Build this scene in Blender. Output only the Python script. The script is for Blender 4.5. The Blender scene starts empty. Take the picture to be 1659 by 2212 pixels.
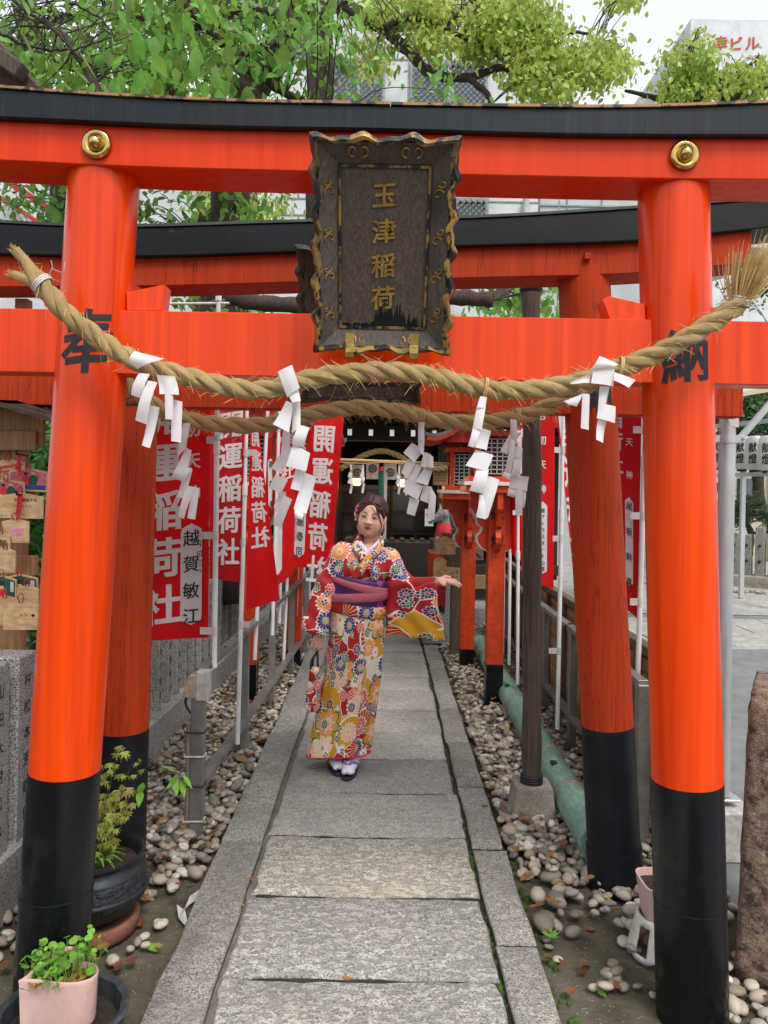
import bpy, bmesh, math, random
import numpy as np
from mathutils import Vector, Matrix
random.seed(7); RNG = np.random.default_rng(7)
sc = bpy.context.scene
rad = math.radians
# ---------------- camera ----------------
FP, HZ, CX, CAMH, ROLL = 1677.0, 1039.0, 829.5, 1.65, rad(1.0)
cd = bpy.data.cameras.new('camera'); cam = bpy.data.objects.new('camera', cd); sc.collection.objects.link(cam)
cam.location = (0, 0, CAMH); cam.rotation_euler = (rad(90), -ROLL, 0)
cd.sensor_fit = 'VERTICAL'; cd.sensor_height = 36; cd.lens = 36 * FP / 2212.0
cd.shift_y = -(1106 - HZ) / 2212.0; cd.clip_start = .05; cd.clip_end = 600
sc.camera = cam
# ---------------- overcast sky, soft sun, exposure ----------------
wd = bpy.data.worlds.new('World'); sc.world = wd; wd.use_nodes = True
wn = wd.node_tree; wn.nodes.clear()
sky = wn.nodes.new('ShaderNodeTexSky'); sky.sky_type = 'NISHITA'; sky.sun_disc = False
SUN_EL, SUN_AZ = rad(56), rad(152)
sky.sun_elevation = SUN_EL; sky.sun_rotation = SUN_AZ; sky.dust_density = 6; sky.air_density = 1.0; sky.ozone_density = 1
b1 = wn.nodes.new('ShaderNodeBackground'); b1.inputs[1].default_value = .05
b2 = wn.nodes.new('ShaderNodeBackground'); b2.inputs[0].default_value = (.93, .97, 1, 1); b2.inputs[1].default_value = .70
ad = wn.nodes.new('ShaderNodeAddShader'); ow = wn.nodes.new('ShaderNodeOutputWorld')
wn.links.new(sky.outputs[0], b1.inputs[0]); wn.links.new(b1.outputs[0], ad.inputs[0])
wn.links.new(b2.outputs[0], ad.inputs[1]); wn.links.new(ad.outputs[0], ow.inputs[0])
sd = bpy.data.lights.new('sun', 'SUN'); sd.energy = 1.5; sd.angle = rad(20); sd.color = (1, .97, .92)
so = bpy.data.objects.new('sun', sd); sc.collection.objects.link(so)
sdir = Vector((math.sin(SUN_AZ) * math.cos(SUN_EL), math.cos(SUN_AZ) * math.cos(SUN_EL), math.sin(SUN_EL)))
so.rotation_euler = sdir.to_track_quat('Z', 'Y').to_euler(); so.location = (0, -3, 12)
vs = sc.view_settings; vs.view_transform = 'Standard'; vs.look = 'None'; vs.gamma = 1; vs.exposure = .45; vs.use_curve_mapping = False
cy = sc.cycles; cy.max_bounces = 8; cy.diffuse_bounces = 4; cy.glossy_bounces = 3; cy.transmission_bounces = 4; cy.transparent_max_bounces = 6
cy.use_denoising = True; cy.caustics_reflective = False; cy.caustics_refractive = False
# ---------------- helpers ----------------
_s, _c = math.sin(ROLL), math.cos(ROLL)
def D(x, y, Y):                       # survey: photo point (1659-wide) at a known depth -> world point
    u, v = x - CX, HZ - y
    return Vector(((u * _c - v * _s) / FP * Y, Y, CAMH + (u * _s + v * _c) / FP * Y))
def GP(x, y, z0=0.0):                 # the same on a level surface
    u, v = x - CX, HZ - y
    return D(x, y, (z0 - CAMH) * FP / (u * _s + v * _c))
V = Vector
def lerp(a, b, t): return a + (b - a) * t
def interp(pts, x): return float(np.interp(x, [p[0] for p in pts], [p[1] for p in pts]))
def link(o):
    sc.collection.objects.link(o); return o
def tag(o, label=None, cat=None, group=None, kind=None):
    if label: o['label'] = label
    if cat: o['category'] = cat
    if group: o['group'] = group
    if kind: o['kind'] = kind
    return o
def thing(name, label, cat, loc=(0, 0, 0), group=None, rz=0):
    o = link(bpy.data.objects.new(name, None)); o.location = loc; o.rotation_euler = (0, 0, rz); o.empty_display_size = .05
    return tag(o, label, cat, group)
def copy_tree(o, parent=None):
    c = link(o.copy()); c.parent = parent
    for ch in o.children: copy_tree(ch, c)
    return c
def frame_from(d):
    d = Vector(d).normalized(); u = V((0, 0, 1)) if abs(d.z) < .95 else V((1, 0, 0))
    x = u.cross(d).normalized(); return x, d.cross(x).normalized(), d
class MB:
    def __init__(s): s.v = []; s.f = []; s.uv = None
    def add(s, vs, fs):
        n = len(s.v); s.v += [tuple(p) for p in vs]; s.f += [tuple(i + n for i in f) for f in fs]; return s
    def box(s, c, sz, R=None, top=1.0):
        c = V(c); o = []
        for z in (-.5, .5):
            k = top if z > 0 else 1
            for x, y in ((-.5, -.5), (.5, -.5), (.5, .5), (-.5, .5)):
                p = V((x * sz[0] * k, y * sz[1] * k, z * sz[2])); o.append(c + (R @ p if R else p))
        return s.add(o, [(3, 2, 1, 0), (4, 5, 6, 7), (0, 1, 5, 4), (1, 2, 6, 5), (2, 3, 7, 6), (3, 0, 4, 7)])
    def beam(s, a, b, w, h, up=(0, 0, 1)):
        a, b = V(a), V(b); d = (b - a).normalized(); x = d.cross(V(up)).normalized(); z = x.cross(d)
        o = [p + x * (i * w / 2) + z * (j * h / 2) for p in (a, b) for i, j in ((-1, -1), (1, -1), (1, 1), (-1, 1))]
        return s.add(o, [(0, 1, 2, 3), (7, 6, 5, 4), (0, 4, 5, 1), (1, 5, 6, 2), (2, 6, 7, 3), (3, 7, 4, 0)])
    def tube(s, pts, r, n=8, cap=True):
        pts = [V(p) for p in pts]; m = len(pts); r = list(r) if hasattr(r, '__len__') else [r] * m
        t0 = (pts[1] - pts[0]).normalized(); x, y, _ = frame_from(t0); o = []
        for i, p in enumerate(pts):
            t = (pts[min(i + 1, m - 1)] - pts[max(i - 1, 0)]).normalized()
            x = (x - t * x.dot(t)).normalized(); y = t.cross(x)
            o += [p + (x * math.cos(2 * math.pi * k / n) + y * math.sin(2 * math.pi * k / n)) * r[i] for k in range(n)]
        f = [(i * n + k, i * n + (k + 1) % n, (i + 1) * n + (k + 1) % n, (i + 1) * n + k) for i in range(m - 1) for k in range(n)]
        if cap: f += [tuple(range(n - 1, -1, -1)), tuple((m - 1) * n + k for k in range(n))]
        return s.add(o, f)
    def lathe(s, prof, c, n=24, axis=(0, 0, 1), cap=True, fn=None):
        x, y, z = frame_from(axis); c = V(c); o = []; m = len(prof)
        for i, (r, h) in enumerate(prof):
            for k in range(n):
                a = 2 * math.pi * k / n; rr = r * (fn(a, h) if fn else 1)
                o.append(c + x * (rr * math.cos(a)) + y * (rr * math.sin(a)) + z * h)
        f = [(i * n + k, i * n + (k + 1) % n, (i + 1) * n + (k + 1) % n, (i + 1) * n + k) for i in range(m - 1) for k in range(n)]
        if cap: f += [tuple(range(n - 1, -1, -1)), tuple((m - 1) * n + k for k in range(n))]
        return s.add(o, f)
    def prism(s, pts, ext):
        pts = [V(p) for p in pts]; n = len(pts); e = V(ext)
        return s.add(pts + [p + e for p in pts], [tuple(range(n)), tuple(range(2 * n - 1, n - 1, -1))] +
                     [(i, i + n, (i + 1) % n + n, (i + 1) % n) for i in range(n)])
    def grid(s, fn, nu, nv, thick=None):
        o = [V(fn(i / nu, j / nv)) for j in range(nv + 1) for i in range(nu + 1)]; w = nu + 1
        f = [(j * w + i, j * w + i + 1, (j + 1) * w + i + 1, (j + 1) * w + i) for j in range(nv) for i in range(nu)]
        s.add(o, f)
        return s
    def build(s, name, m, parent=None, smooth=0, bevel=0, seg=1, kind=None, recalc=True):
        me = bpy.data.meshes.new(name); off = parent_loc(parent)
        me.from_pydata([(a[0] - off[0], a[1] - off[1], a[2] - off[2]) for a in s.v], [], s.f)
        if bevel or recalc:
            bm = bmesh.new(); bm.from_mesh(me)
            if recalc: bmesh.ops.recalc_face_normals(bm, faces=bm.faces)
            if bevel:
                es = [e for e in bm.edges if len(e.link_faces) == 2 and e.calc_face_angle(0) > .5]
                bmesh.ops.bevel(bm, geom=es, offset=bevel, segments=seg, affect='EDGES', clamp_overlap=True, profile=.6)
            bm.to_mesh(me); bm.free()
        return mobj(name, me, m, parent, smooth, kind)
def parent_loc(p):
    l = V((0, 0, 0))
    while p: l = l + p.location; p = p.parent
    return l
def mobj(name, me, m, parent=None, smooth=0, kind=None):
    if m: me.materials.append(m)
    if smooth:
        me.shade_smooth()
        if smooth < 179: me.set_sharp_from_angle(angle=rad(smooth))
    o = link(bpy.data.objects.new(name, me)); o.parent = parent
    if kind: o['kind'] = kind
    return o
def npmesh(name, v, f, m, parent=None, smooth=0, kind=None, uv=None):
    v = np.asarray(v, np.float32); f = np.asarray(f, np.int32); off = parent_loc(parent)
    v = v - np.array(off, np.float32); k = f.shape[1]
    me = bpy.data.meshes.new(name); me.vertices.add(len(v)); me.vertices.foreach_set('co', v.ravel())
    me.loops.add(f.size); me.loops.foreach_set('vertex_index', f.ravel())
    me.polygons.add(len(f)); me.polygons.foreach_set('loop_start', np.arange(0, f.size, k, dtype=np.int32))
    me.update(calc_edges=True); me.validate()
    if uv is not None:
        l = me.uv_layers.new(name='UVMap'); idx = np.empty(len(me.loops), np.int32); me.loops.foreach_get('vertex_index', idx)
        l.data.foreach_set('uv', np.asarray(uv, np.float32)[idx].ravel())
    return mobj(name, me, m, parent, smooth, kind)
# ---------------- materials ----------------
def nod(nt, t, ins=None, **pr):
    n = nt.nodes.new('ShaderNode' + t)
    for k, v in pr.items(): setattr(n, k, v)
    for k, v in (ins or {}).items():
        if isinstance(v, bpy.types.NodeSocket): nt.links.new(v, n.inputs[k])
        else: n.inputs[k].default_value = v
    return n
def c4(c): return (c[0], c[1], c[2], 1)
def hx(h):                            # sRGB hex -> linear
    o = []
    for i in (0, 2, 4):
        v = int(h[i:i + 2], 16) / 255; o.append(v / 12.92 if v < .04045 else ((v + .055) / 1.055) ** 2.4)
    return tuple(o)
def newmat(name):
    m = bpy.data.materials.new(name); m.use_nodes = True; nt = m.node_tree
    return m, nt, nt.nodes['Principled BSDF']
def math_(nt, op, a, b=0, c=None):
    n = nod(nt, 'Math', {0: a, 1: b}, operation=op)
    if c is not None:
        if isinstance(c, bpy.types.NodeSocket): nt.links.new(c, n.inputs[2])
        else: n.inputs[2].default_value = c
    return n.outputs[0]
def mixc(nt, f, a, b, bt='MIX'):
    n = nt.nodes.new('ShaderNodeMix'); n.data_type = 'RGBA'; n.blend_type = bt
    for k, v in ((0, f), (6, a), (7, b)):
        if isinstance(v, bpy.types.NodeSocket): nt.links.new(v, n.inputs[k])
        else: n.inputs[k].default_value = c4(v) if k > 0 else v
    return n.outputs[2]
def ramp(nt, f, stops, mode='LINEAR'):
    n = nt.nodes.new('ShaderNodeValToRGB'); n.color_ramp.interpolation = mode; e = n.color_ramp.elements
    while len(e) < len(stops): e.new(.5)
    for i, (p, c) in enumerate(stops):
        e[i].position = p; e[i].color = c4(c) if hasattr(c, '__len__') else (c, c, c, 1)
    nt.links.new(f, n.inputs[0]); return n.outputs[0]
def coords(nt, stretch=(1, 1, 1), coord='Object'):
    tc = nt.nodes.new('ShaderNodeTexCoord'); mp = nod(nt, 'Mapping', {0: tc.outputs[coord]}); mp.inputs[3].default_value = stretch
    if coord == 'Object':
        oi = nt.nodes.new('ShaderNodeObjectInfo'); r = math_(nt, 'MULTIPLY', oi.outputs['Random'], 37.0)
        cb = nod(nt, 'CombineXYZ', {0: r, 1: r}); nt.links.new(cb.outputs[0], mp.inputs[1])
    return mp.outputs[0]
def noise(nt, vec, scale, detail=5, rough=.55, dist=0):
    return nod(nt, 'TexNoise', {'Vector': vec, 'Scale': scale, 'Detail': detail, 'Roughness': rough, 'Distortion': dist}).outputs[0]
def bumpn(nt, bs, h, st=.3, d=.01):
    b = nod(nt, 'Bump', {'Height': h, 'Strength': st, 'Distance': d}); nt.links.new(b.outputs[0], bs.inputs['Normal'])
def std(name, c1, c2=None, scale=5, rough=.55, rv=.1, bump=0, bscale=60, bdist=.004, metal=0, coat=0, stretch=(1, 1, 1), lo=.35, hi=.65,
        spec=.5, dirt=None, dscale=3, dlo=.55, dhi=.75, trans=0, fine=.25, rnd=0, coord='Object'):
    m, nt, bs = newmat(name); vec = coords(nt, stretch, coord)
    c2 = c2 or tuple(x * .75 for x in c1)
    n = noise(nt, vec, scale); t = ramp(nt, n, [(lo, 0), (hi, 1)]); col = mixc(nt, t, c1, c2)
    n2 = noise(nt, vec, scale * 9, 3)
    col = mixc(nt, fine, col, ramp(nt, n2, [(.3, 0), (.7, 1)]), 'OVERLAY')
    if dirt: col = mixc(nt, ramp(nt, noise(nt, vec, dscale, 8, .65), [(dlo, 0), (dhi, 1)]), col, dirt)
    if rnd:
        gi = nt.nodes.new('ShaderNodeNewGeometry'); oi = nt.nodes.new('ShaderNodeObjectInfo')
        rr = math_(nt, 'FRACT', math_(nt, 'ADD', gi.outputs['Random Per Island'], oi.outputs['Random']))
        hs = nod(nt, 'HueSaturation', {'Color': col, 'Value': math_(nt, 'MULTIPLY_ADD', rr, rnd, 1 - rnd / 2),
                                       'Hue': math_(nt, 'MULTIPLY_ADD', rr, rnd * .06, .5 - rnd * .03)}); col = hs.outputs[0]
    nt.links.new(col, bs.inputs['Base Color'])
    nt.links.new(math_(nt, 'MULTIPLY_ADD', n2, rv * 2, rough - rv), bs.inputs['Roughness'])
    bs.inputs['Metallic'].default_value = metal; bs.inputs['Specular IOR Level'].default_value = spec
    if coat: bs.inputs['Coat Weight'].default_value = coat; bs.inputs['Coat Roughness'].default_value = .06
    if bump: bumpn(nt, bs, noise(nt, vec, bscale, 6, .6), bump, bdist)
    if trans:
        tr = nod(nt, 'BsdfTranslucent', {0: col}); mx = nod(nt, 'MixShader', {0: trans, 1: bs.outputs[0], 2: tr.outputs[0]})
        nt.links.new(mx.outputs[0], nt.nodes['Material Output'].inputs[0])
    return m
# ---------------- lettering ----------------
_gl = {}
def glyph(ch, bold=.02):
    k = (ch, bold)
    if k not in _gl:
        cu = bpy.data.curves.new('glyph', 'FONT'); cu.body = ch; cu.size = 1; cu.resolution_u = 2
        o = link(bpy.data.objects.new('glyph', cu)); bpy.context.view_layer.update()
        me = bpy.data.meshes.new_from_object(o.evaluated_get(bpy.context.evaluated_depsgraph_get()))
        bm = bmesh.new(); bm.from_mesh(me); bmesh.ops.remove_doubles(bm, verts=bm.verts, dist=1e-5); bmesh.ops.triangulate(bm, faces=bm.faces)
        mv = {}
        for vv in bm.verts:               # brush weight: push the outline outwards
            n2 = []
            for e in vv.link_edges:
                if len(e.link_faces) == 1:
                    q = e.verts[1].co - e.verts[0].co; m_ = V((q.y, -q.x, 0)); fc = e.link_faces[0].calc_center_median()
                    if m_.dot(fc - e.verts[0].co) > 0: m_ = -m_
                    if m_.length > 1e-7: n2.append(m_.normalized())
            if n2:
                n_ = sum(n2, V((0, 0, 0)))
                if n_.length > 1e-3:
                    n_.normalize(); k_ = 1 / max(.55, n_.dot(n2[0])); rg = random.Random(int(vv.co.x * 997) * 31 + int(vv.co.y * 991) + ord(ch))
                    mv[vv] = n_ * (bold * k_ * rg.uniform(.75, 1.35))
        for vv, q in mv.items(): vv.co = vv.co + V((q.x * 1.15, q.y * .8, 0))
        if bold > .01:
            for vv in bm.verts: vv.co.y += .09 * (vv.co.x - .5) - .05 * (vv.co.x - .5) ** 2
        for ax in (0, 1):
            for q in range(1, 8):
                p = [0, 0, 0]; p[ax] = q / 8 + (0 if ax == 0 else -.12); nn = [0, 0, 0]; nn[ax] = 1
                bmesh.ops.bisect_plane(bm, geom=bm.verts[:] + bm.edges[:] + bm.faces[:], plane_co=p, plane_no=nn)
        bmesh.ops.triangulate(bm, faces=bm.faces); bm.verts.ensure_lookup_table()
        v = np.array([p.co[:2] for p in bm.verts]) if bm.verts else np.zeros((0, 2)); f = [tuple(q.index for q in p.verts) for p in bm.faces]
        bm.free(); bpy.data.objects.remove(o); bpy.data.meshes.remove(me)
        if len(v): v = v - (v.max(0) + v.min(0)) / 2
        _gl[k] = (v, f)
    return _gl[k]
def letters(mb, text, fn, cx, cy, size, pitch, vertical=True, bold=.02, w=1.0, mirror=False):
    """text laid out in the plane of fn(a,b)->point; cx,cy centre of first character"""
    for i, ch in enumerate(text):
        if ch == ' ': continue
        v, f = glyph(ch, bold)
        ox, oy = (cx, cy - i * pitch) if vertical else (cx + i * pitch, cy)
        mb.add([fn(ox + (-1 if mirror else 1) * p[0] * size * w, oy + p[1] * size) for p in v], f)
    return mb
# ---------------- material library ----------------
def vermilion(name, c1, c2, rough, coat, old=False):
    m, nt, bs = newmat(name); v = coords(nt); vs_ = coords(nt, (30, 30, .5))
    st = noise(nt, vs_, 1.0, 4); col = mixc(nt, ramp(nt, st, [(.35, 0), (.7, 1)]), c1, c2)
    col = mixc(nt, ramp(nt, noise(nt, v, 2.2, 4), [(.45, 0), (.8, .5)]), col, tuple(x * .8 for x in c1))
    if old:
        cr = noise(nt, coords(nt, (14, 14, .35)), 1.6, 7, .6); crack = ramp(nt, math_(nt, 'ABSOLUTE', math_(nt, 'SUBTRACT', cr, .5)), [(0, 1), (.011, 0)])
        fl = ramp(nt, noise(nt, v, 9, 6, .7), [(.69, 0), (.72, 1)])
        col = mixc(nt, ramp(nt, noise(nt, v, 1.1, 5), [(.4, 0), (.75, .45)]), col, hx('8a3a22'))
        col = mixc(nt, math_(nt, 'MULTIPLY', fl, .85), col, hx('43382f')); col = mixc(nt, math_(nt, 'MULTIPLY', crack, .7), col, hx('2a1712'))
        bumpn(nt, bs, math_(nt, 'SUBTRACT', noise(nt, coords(nt, (25, 25, 1)), 3, 6), fl), .25, .004)
    else:
        bumpn(nt, bs, noise(nt, coords(nt, (45, 45, .5)), 1.0, 4), .16, .004)
    nt.links.new(col, bs.inputs['Base Color'])
    nt.links.new(math_(nt, 'MULTIPLY_ADD', st, .25, rough - .12), bs.inputs['Roughness'])
    bs.inputs['Coat Weight'].default_value = coat; bs.inputs['Coat Roughness'].default_value = .1; bs.inputs['Specular IOR Level'].default_value = .2
    return m
M = {}
M['verm'] = vermilion('vermilion lacquer', hx('ee4803'), hx('cf3402'), .33, .26)  # red streaks mix paint wear with vertical reflections painted into the colour
M['verm_beam'] = vermilion('vermilion beam paint', hx('dc3b04'), hx('ce3304'), .42, .06)
M['verm_old'] = vermilion('weathered vermilion', hx('be3c12'), hx('aa3210'), .6, 0, True)
M['verm_post'] = std('vermilion lantern paint', hx('cc4210'), hx('b4380e'), 3, .45, bump=.1)
M['black'] = std('black lacquer', hx('090b0e'), hx('0f1216'), 4, .26, .1, spec=.35, fine=.1, dirt=hx('24241f'), dscale=5, dlo=.55, dhi=.8)
M['black_beam'] = std('black beam sheet', hx('0f161d'), hx('182028'), 3, .5, .08, stretch=(20, 1, 1), fine=.15, dirt=hx('28323a'), dscale=2, spec=.3)
M['black_old'] = std('old black paint', hx('0b0e14'), hx('15191f'), 5, .5, .1, spec=.3, dirt=hx('4a4742'), dscale=9, dlo=.68, dhi=.72, fine=.2, bump=.2, bscale=30)
M['copper_edge'] = std('worn copper edge', hx('9a7250'), hx('3a3a34'), 22, .5, .1, metal=.3, lo=.48, hi=.54)
M['brass'] = std('polished brass', hx('c9ae6c'), hx('b0945a'), 30, .16, .06, metal=1, fine=.1)
M['brass_dull'] = std('dull brass', hx('9a8446'), hx('7c6a36'), 30, .4, .1, metal=.8)
def woodmat(name, c1, c2, rough=.7, sc_=1, st=(18, 18, 1), bump=.3, stain=None):
    m, nt, bs = newmat(name); v = coords(nt, st)
    g = noise(nt, v, 2.0 * sc_, 6, .6, 1.2); fine = noise(nt, coords(nt, (st[0] * 6, st[1] * 6, st[2] * 1.5)), 2 * sc_, 3)
    col = mixc(nt, ramp(nt, g, [(.3, 0), (.45, .8), (.55, .2), (.7, 1)]), c1, c2); col = mixc(nt, .3, col, ramp(nt, fine, [(.3, 0), (.7, 1)]), 'OVERLAY')
    if stain: col = mixc(nt, ramp(nt, noise(nt, coords(nt), 4, 6), [(.5, 0), (.7, .7)]), col, stain)
    nt.links.new(col, bs.inputs['Base Color']); bs.inputs['Roughness'].default_value = rough
    bumpn(nt, bs, math_(nt, 'ADD', g, math_(nt, 'MULTIPLY', fine, .4)), bump, .004); return m
M['plaque_wood'] = woodmat('plaque board', hx('6a594e'), hx('3f3530'), .75, 1, (22, 22, .9))
M['frame_wood'] = woodmat('plaque frame wood', hx('675b53'), hx('4c433d'), .75, 1, (12, 12, 1.5), stain=hx('2c2e26'))
M['dark_wood'] = woodmat('dark weathered wood', hx('5e4e42'), hx('2d2520'), .8, 1, (16, 16, .8), .6)
M['old_wood'] = woodmat('grey brown wood', hx('6e5e4c'), hx('4b3f34'), .8, 1, (14, 14, .9), .4)
M['shrine_wood'] = woodmat('shrine timber', hx('281b13'), hx('160f0b'), .7, 1, (10, 10, .8), .3)
M['pale_wood'] = woodmat('pale cut wood', hx('cfa979'), hx('b88d5c'), .6, 1, (10, 10, 1), .15)
M['ema_wood'] = woodmat('ema board', hx('d6b68a'), hx('c09a6c'), .6, 1, (1.5, 14, 12), .08)
M['rack_wood'] = woodmat('rack board', hx('b18556'), hx('8a6a4a'), .7, 1, (9, 9, 1), .2, stain=hx('7a675a'))
M['roof_wood'] = woodmat('eave wood', hx('5c4a3e'), hx('3c3029'), .8, 1, (3, 12, 12), .5)
def gildmat():
    m, nt, bs = newmat('worn gilding'); v = coords(nt, (1, 1, .6)); g = ramp(nt, noise(nt, v, 26, 7, .7), [(.48, 0), (.53, 1)])
    g2 = ramp(nt, noise(nt, v, 5, 3), [(.35, .2), (.6, 1)]); f = math_(nt, 'MULTIPLY', g, g2)
    nt.links.new(mixc(nt, f, hx('131416'), hx('b48e4a')), bs.inputs['Base Color']); nt.links.new(math_(nt, 'MULTIPLY', f, .35), bs.inputs['Metallic'])
    bs.inputs['Roughness'].default_value = .45; bumpn(nt, bs, f, .3, .002); return m
M['gild'] = gildmat()
M['gold'] = std('gold leaf', hx('b58c4c'), hx('8f6a32'), 40, .4, .1, metal=.25, dirt=hx('2c2418'), dscale=30, dlo=.6, dhi=.66)
M['gild_dark'] = std('blackened gilding', hx('1c1916'), hx('3c3020'), 18, .5, .1, lo=.5, hi=.6)
def strawmat():
    m, nt, bs = newmat('rice straw'); tc = nt.nodes.new('ShaderNodeTexCoord'); mp = nod(nt, 'Mapping', {0: tc.outputs['UV']}); mp.inputs[3].default_value = (1, 26, 1)
    n = noise(nt, mp.outputs[0], 7, 6, .7); n2 = noise(nt, coords(nt), 9, 3)
    col = ramp(nt, n, [(.28, hx('5c4728')), (.42, hx('a4875a')), (.55, hx('cdb079')), (.72, hx('e8d5a4'))])
    col = mixc(nt, ramp(nt, n2, [(.4, 0), (.7, .5)]), col, hx('a8905c'))
    nt.links.new(col, bs.inputs['Base Color']); bs.inputs['Roughness'].default_value = .7; bumpn(nt, bs, n, .8, .006); return m
M['straw'] = strawmat()
M['straw_fibre'] = std('straw fibres', hx('d6ba7e'), hx('b89a64'), 30, .7, rnd=.5)
M['tie'] = std('white cord', hx('d8d8d4'), hx('b8b8b4'), 60, .7)
M['paper'] = std('white paper', hx('e4e3e5'), hx('d6d5d8'), 9, .75, bump=.12, bscale=45, trans=.25, fine=.06, spec=.2)
M['pvc'] = std('white pvc', hx('e6e4e6'), hx('d6d4d6'), 6, .35, fine=.06)
M['tape'] = std('vinyl tape', hx('d2cfce'), hx('bdb9b8'), 20, .3, fine=.1)
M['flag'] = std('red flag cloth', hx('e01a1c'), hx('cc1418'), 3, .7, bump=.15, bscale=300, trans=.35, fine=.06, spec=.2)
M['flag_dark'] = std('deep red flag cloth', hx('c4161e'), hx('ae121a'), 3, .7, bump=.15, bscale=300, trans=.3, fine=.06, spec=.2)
M['flag_white'] = std('white flag print', hx('e4dfdf'), hx('d6d0d0'), 6, .7, trans=.2, fine=.08, spec=.2)
M['ink'] = std('black ink', hx('17161a'), hx('26242a'), 20, .6)
M['ink_red'] = std('faded ink', hx('5c1216'), hx('6e1418'), 20, .6)
def granite(name, base, dark, lightc, sc_=1, bump=.3, chip=0, warm=None):
    m, nt, bs = newmat(name); v = coords(nt); vo = nod(nt, 'TexVoronoi', {'Vector': v, 'Scale': 260 * sc_})
    sp = nod(nt, 'SeparateColor', {0: vo.outputs['Color']}); f = ramp(nt, sp.outputs[0], [(.0, 0), (.2, 0), (.22, .45), (.72, .5), (.74, 1)], 'LINEAR')
    col = ramp(nt, f, [(0, dark), (.3, base), (.6, base), (1, lightc)])
    big = noise(nt, v, 3 * sc_, 6, .6); col = mixc(nt, ramp(nt, big, [(.4, 0), (.7, .55)]), col, tuple(x * .6 for x in base))
    if warm: col = mixc(nt, ramp(nt, noise(nt, v, 2.1, 3), [(.5, 0), (.7, .5)]), col, warm)
    h = noise(nt, v, 90 * sc_, 4)
    if chip:
        cv = coords(nt, (.55, 1, 1)); ch = noise(nt, cv, 40, 5, .68, .5); t = ramp(nt, ch, [(.44, 0), (.53, 1)])
        col = mixc(nt, math_(nt, 'MULTIPLY', math_(nt, 'SUBTRACT', 1, t), chip), col, tuple(x * .34 for x in base))
        h = math_(nt, 'MULTIPLY_ADD', t, 1.2, math_(nt, 'MULTIPLY', h, .4))
    oi = nt.nodes.new('ShaderNodeObjectInfo'); hs = nod(nt, 'HueSaturation', {'Color': col, 'Value': math_(nt, 'MULTIPLY_ADD', oi.outputs['Random'], .36, .82)})
    nt.links.new(hs.outputs[0], bs.inputs['Base Color']); bs.inputs['Roughness'].default_value = .8; bumpn(nt, bs, h, bump, .004); return m
M['granite'] = granite('grey granite', hx('8f8e8d'), hx('3f3f40'), hx('b9b8b6'))
M['slab'] = granite('hammered granite slab', hx('b6b4ae'), hx('777470'), hx('dad7d0'), .8, .6, .52, hx('b0a896'))
M['mortar'] = std('grey mortar', hx('77736a'), hx('5f5c54'), 14, .95, bump=.6, bscale=80)
M['slab_warm'] = granite('straw-coloured granite slab', hx('aeaa9e'), hx('726e66'), hx('d0cbc0'), .8, .6, .52, hx('a89f8a'))
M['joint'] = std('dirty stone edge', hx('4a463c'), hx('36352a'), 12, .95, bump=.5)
M['slab_fine'] = granite('worn granite slab', hx('a5a39d'), hx('6c6a65'), hx('c2c0b8'), 1, .35, .3)
M['kerb'] = granite('kerb granite', hx('94918a'), hx('5a5853'), hx('b4b1a9'), .9, .4, .32)
M['redstone'] = std('red granite', hx('95806f'), hx('6e5749'), 30, .88, bump=.9, bscale=90, bdist=.008, dirt=hx('3f342e'), dscale=22, dlo=.5, dhi=.62, fine=.7)
M['concrete'] = std('concrete', hx('9b9488'), hx('827b70'), 12, .9, bump=.5, bscale=70, dirt=hx('5c5a4a'), dscale=6)
M['concrete_wall'] = std('pale concrete', hx('b9b8b2'), hx('a5a49e'), 4, .85, bump=.15)
M['steel'] = std('galvanised steel frame', hx('9c9996'), hx('827f7a'), 5, .42, .08, metal=.6, fine=.12)
M['bright_steel'] = std('steel pipe', hx('c6c6c8'), hx('b2b2b6'), 3, .3, .06, metal=.45, stretch=(1, 1, .3), fine=.08)
M['plastic_beige'] = std('beige plastic', hx('b5a592'), hx('a4947f'), 6, .5)
M['cable'] = std('black cable', hx('17171a'), hx('222226'), 8, .5)
M['conduit'] = std('grey conduit', hx('8e877b'), hx('7b7468'), 8, .6)
M['green_copper'] = std('green patina copper', hx('82a494'), hx('66897a'), 6, .6, .1, bump=.2, bscale=20, dirt=hx('47544a'), dscale=4, dlo=.55, dhi=.75, stretch=(1, .4, 1))
M['bamboo'] = std('bamboo strips', hx('b58f58'), hx('8c6a3c'), 6, .6, stretch=(1, .3, 12), dirt=hx('5a4228'), dscale=3, rnd=.35)
M['bronze'] = std('dark bronze', hx('3f4246'), hx('2c3034'), 9, .38, .1, metal=.6, bump=.15, bscale=30)
M['bronze_rough'] = std('cast bronze relief', hx('43474b'), hx('2a2d31'), 30, .42, .1, metal=.6, bump=1, bscale=55, bdist=.01)
M['terracotta'] = std('terracotta', hx('8d5c4a'), hx('754a3b'), 9, .85, bump=.2)
M['pink_pot'] = std('pink glazed pot', hx('dcb7b0'), hx('d0a8a2'), 5, .32, fine=.06, dirt=hx('b79a90'), dscale=12, dlo=.65, dhi=.72)
M['slate_pot'] = std('dark grey planter', hx('3d4247'), hx('2f3439'), 8, .6, bump=.1)
M['white_plastic'] = std('white plastic stand', hx('d9d5cc'), hx('c6c1b6'), 8, .55, dirt=hx('9a9486'), dscale=8)
M['soil'] = std('potting soil', hx('3c3026'), hx('251d17'), 40, .95, bump=1, bscale=60, bdist=.012)
M['leaf_dry'] = std('dry leaf', hx('94663f'), hx('6b4a30'), 12, .7, rnd=.8, spec=.2)
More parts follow.
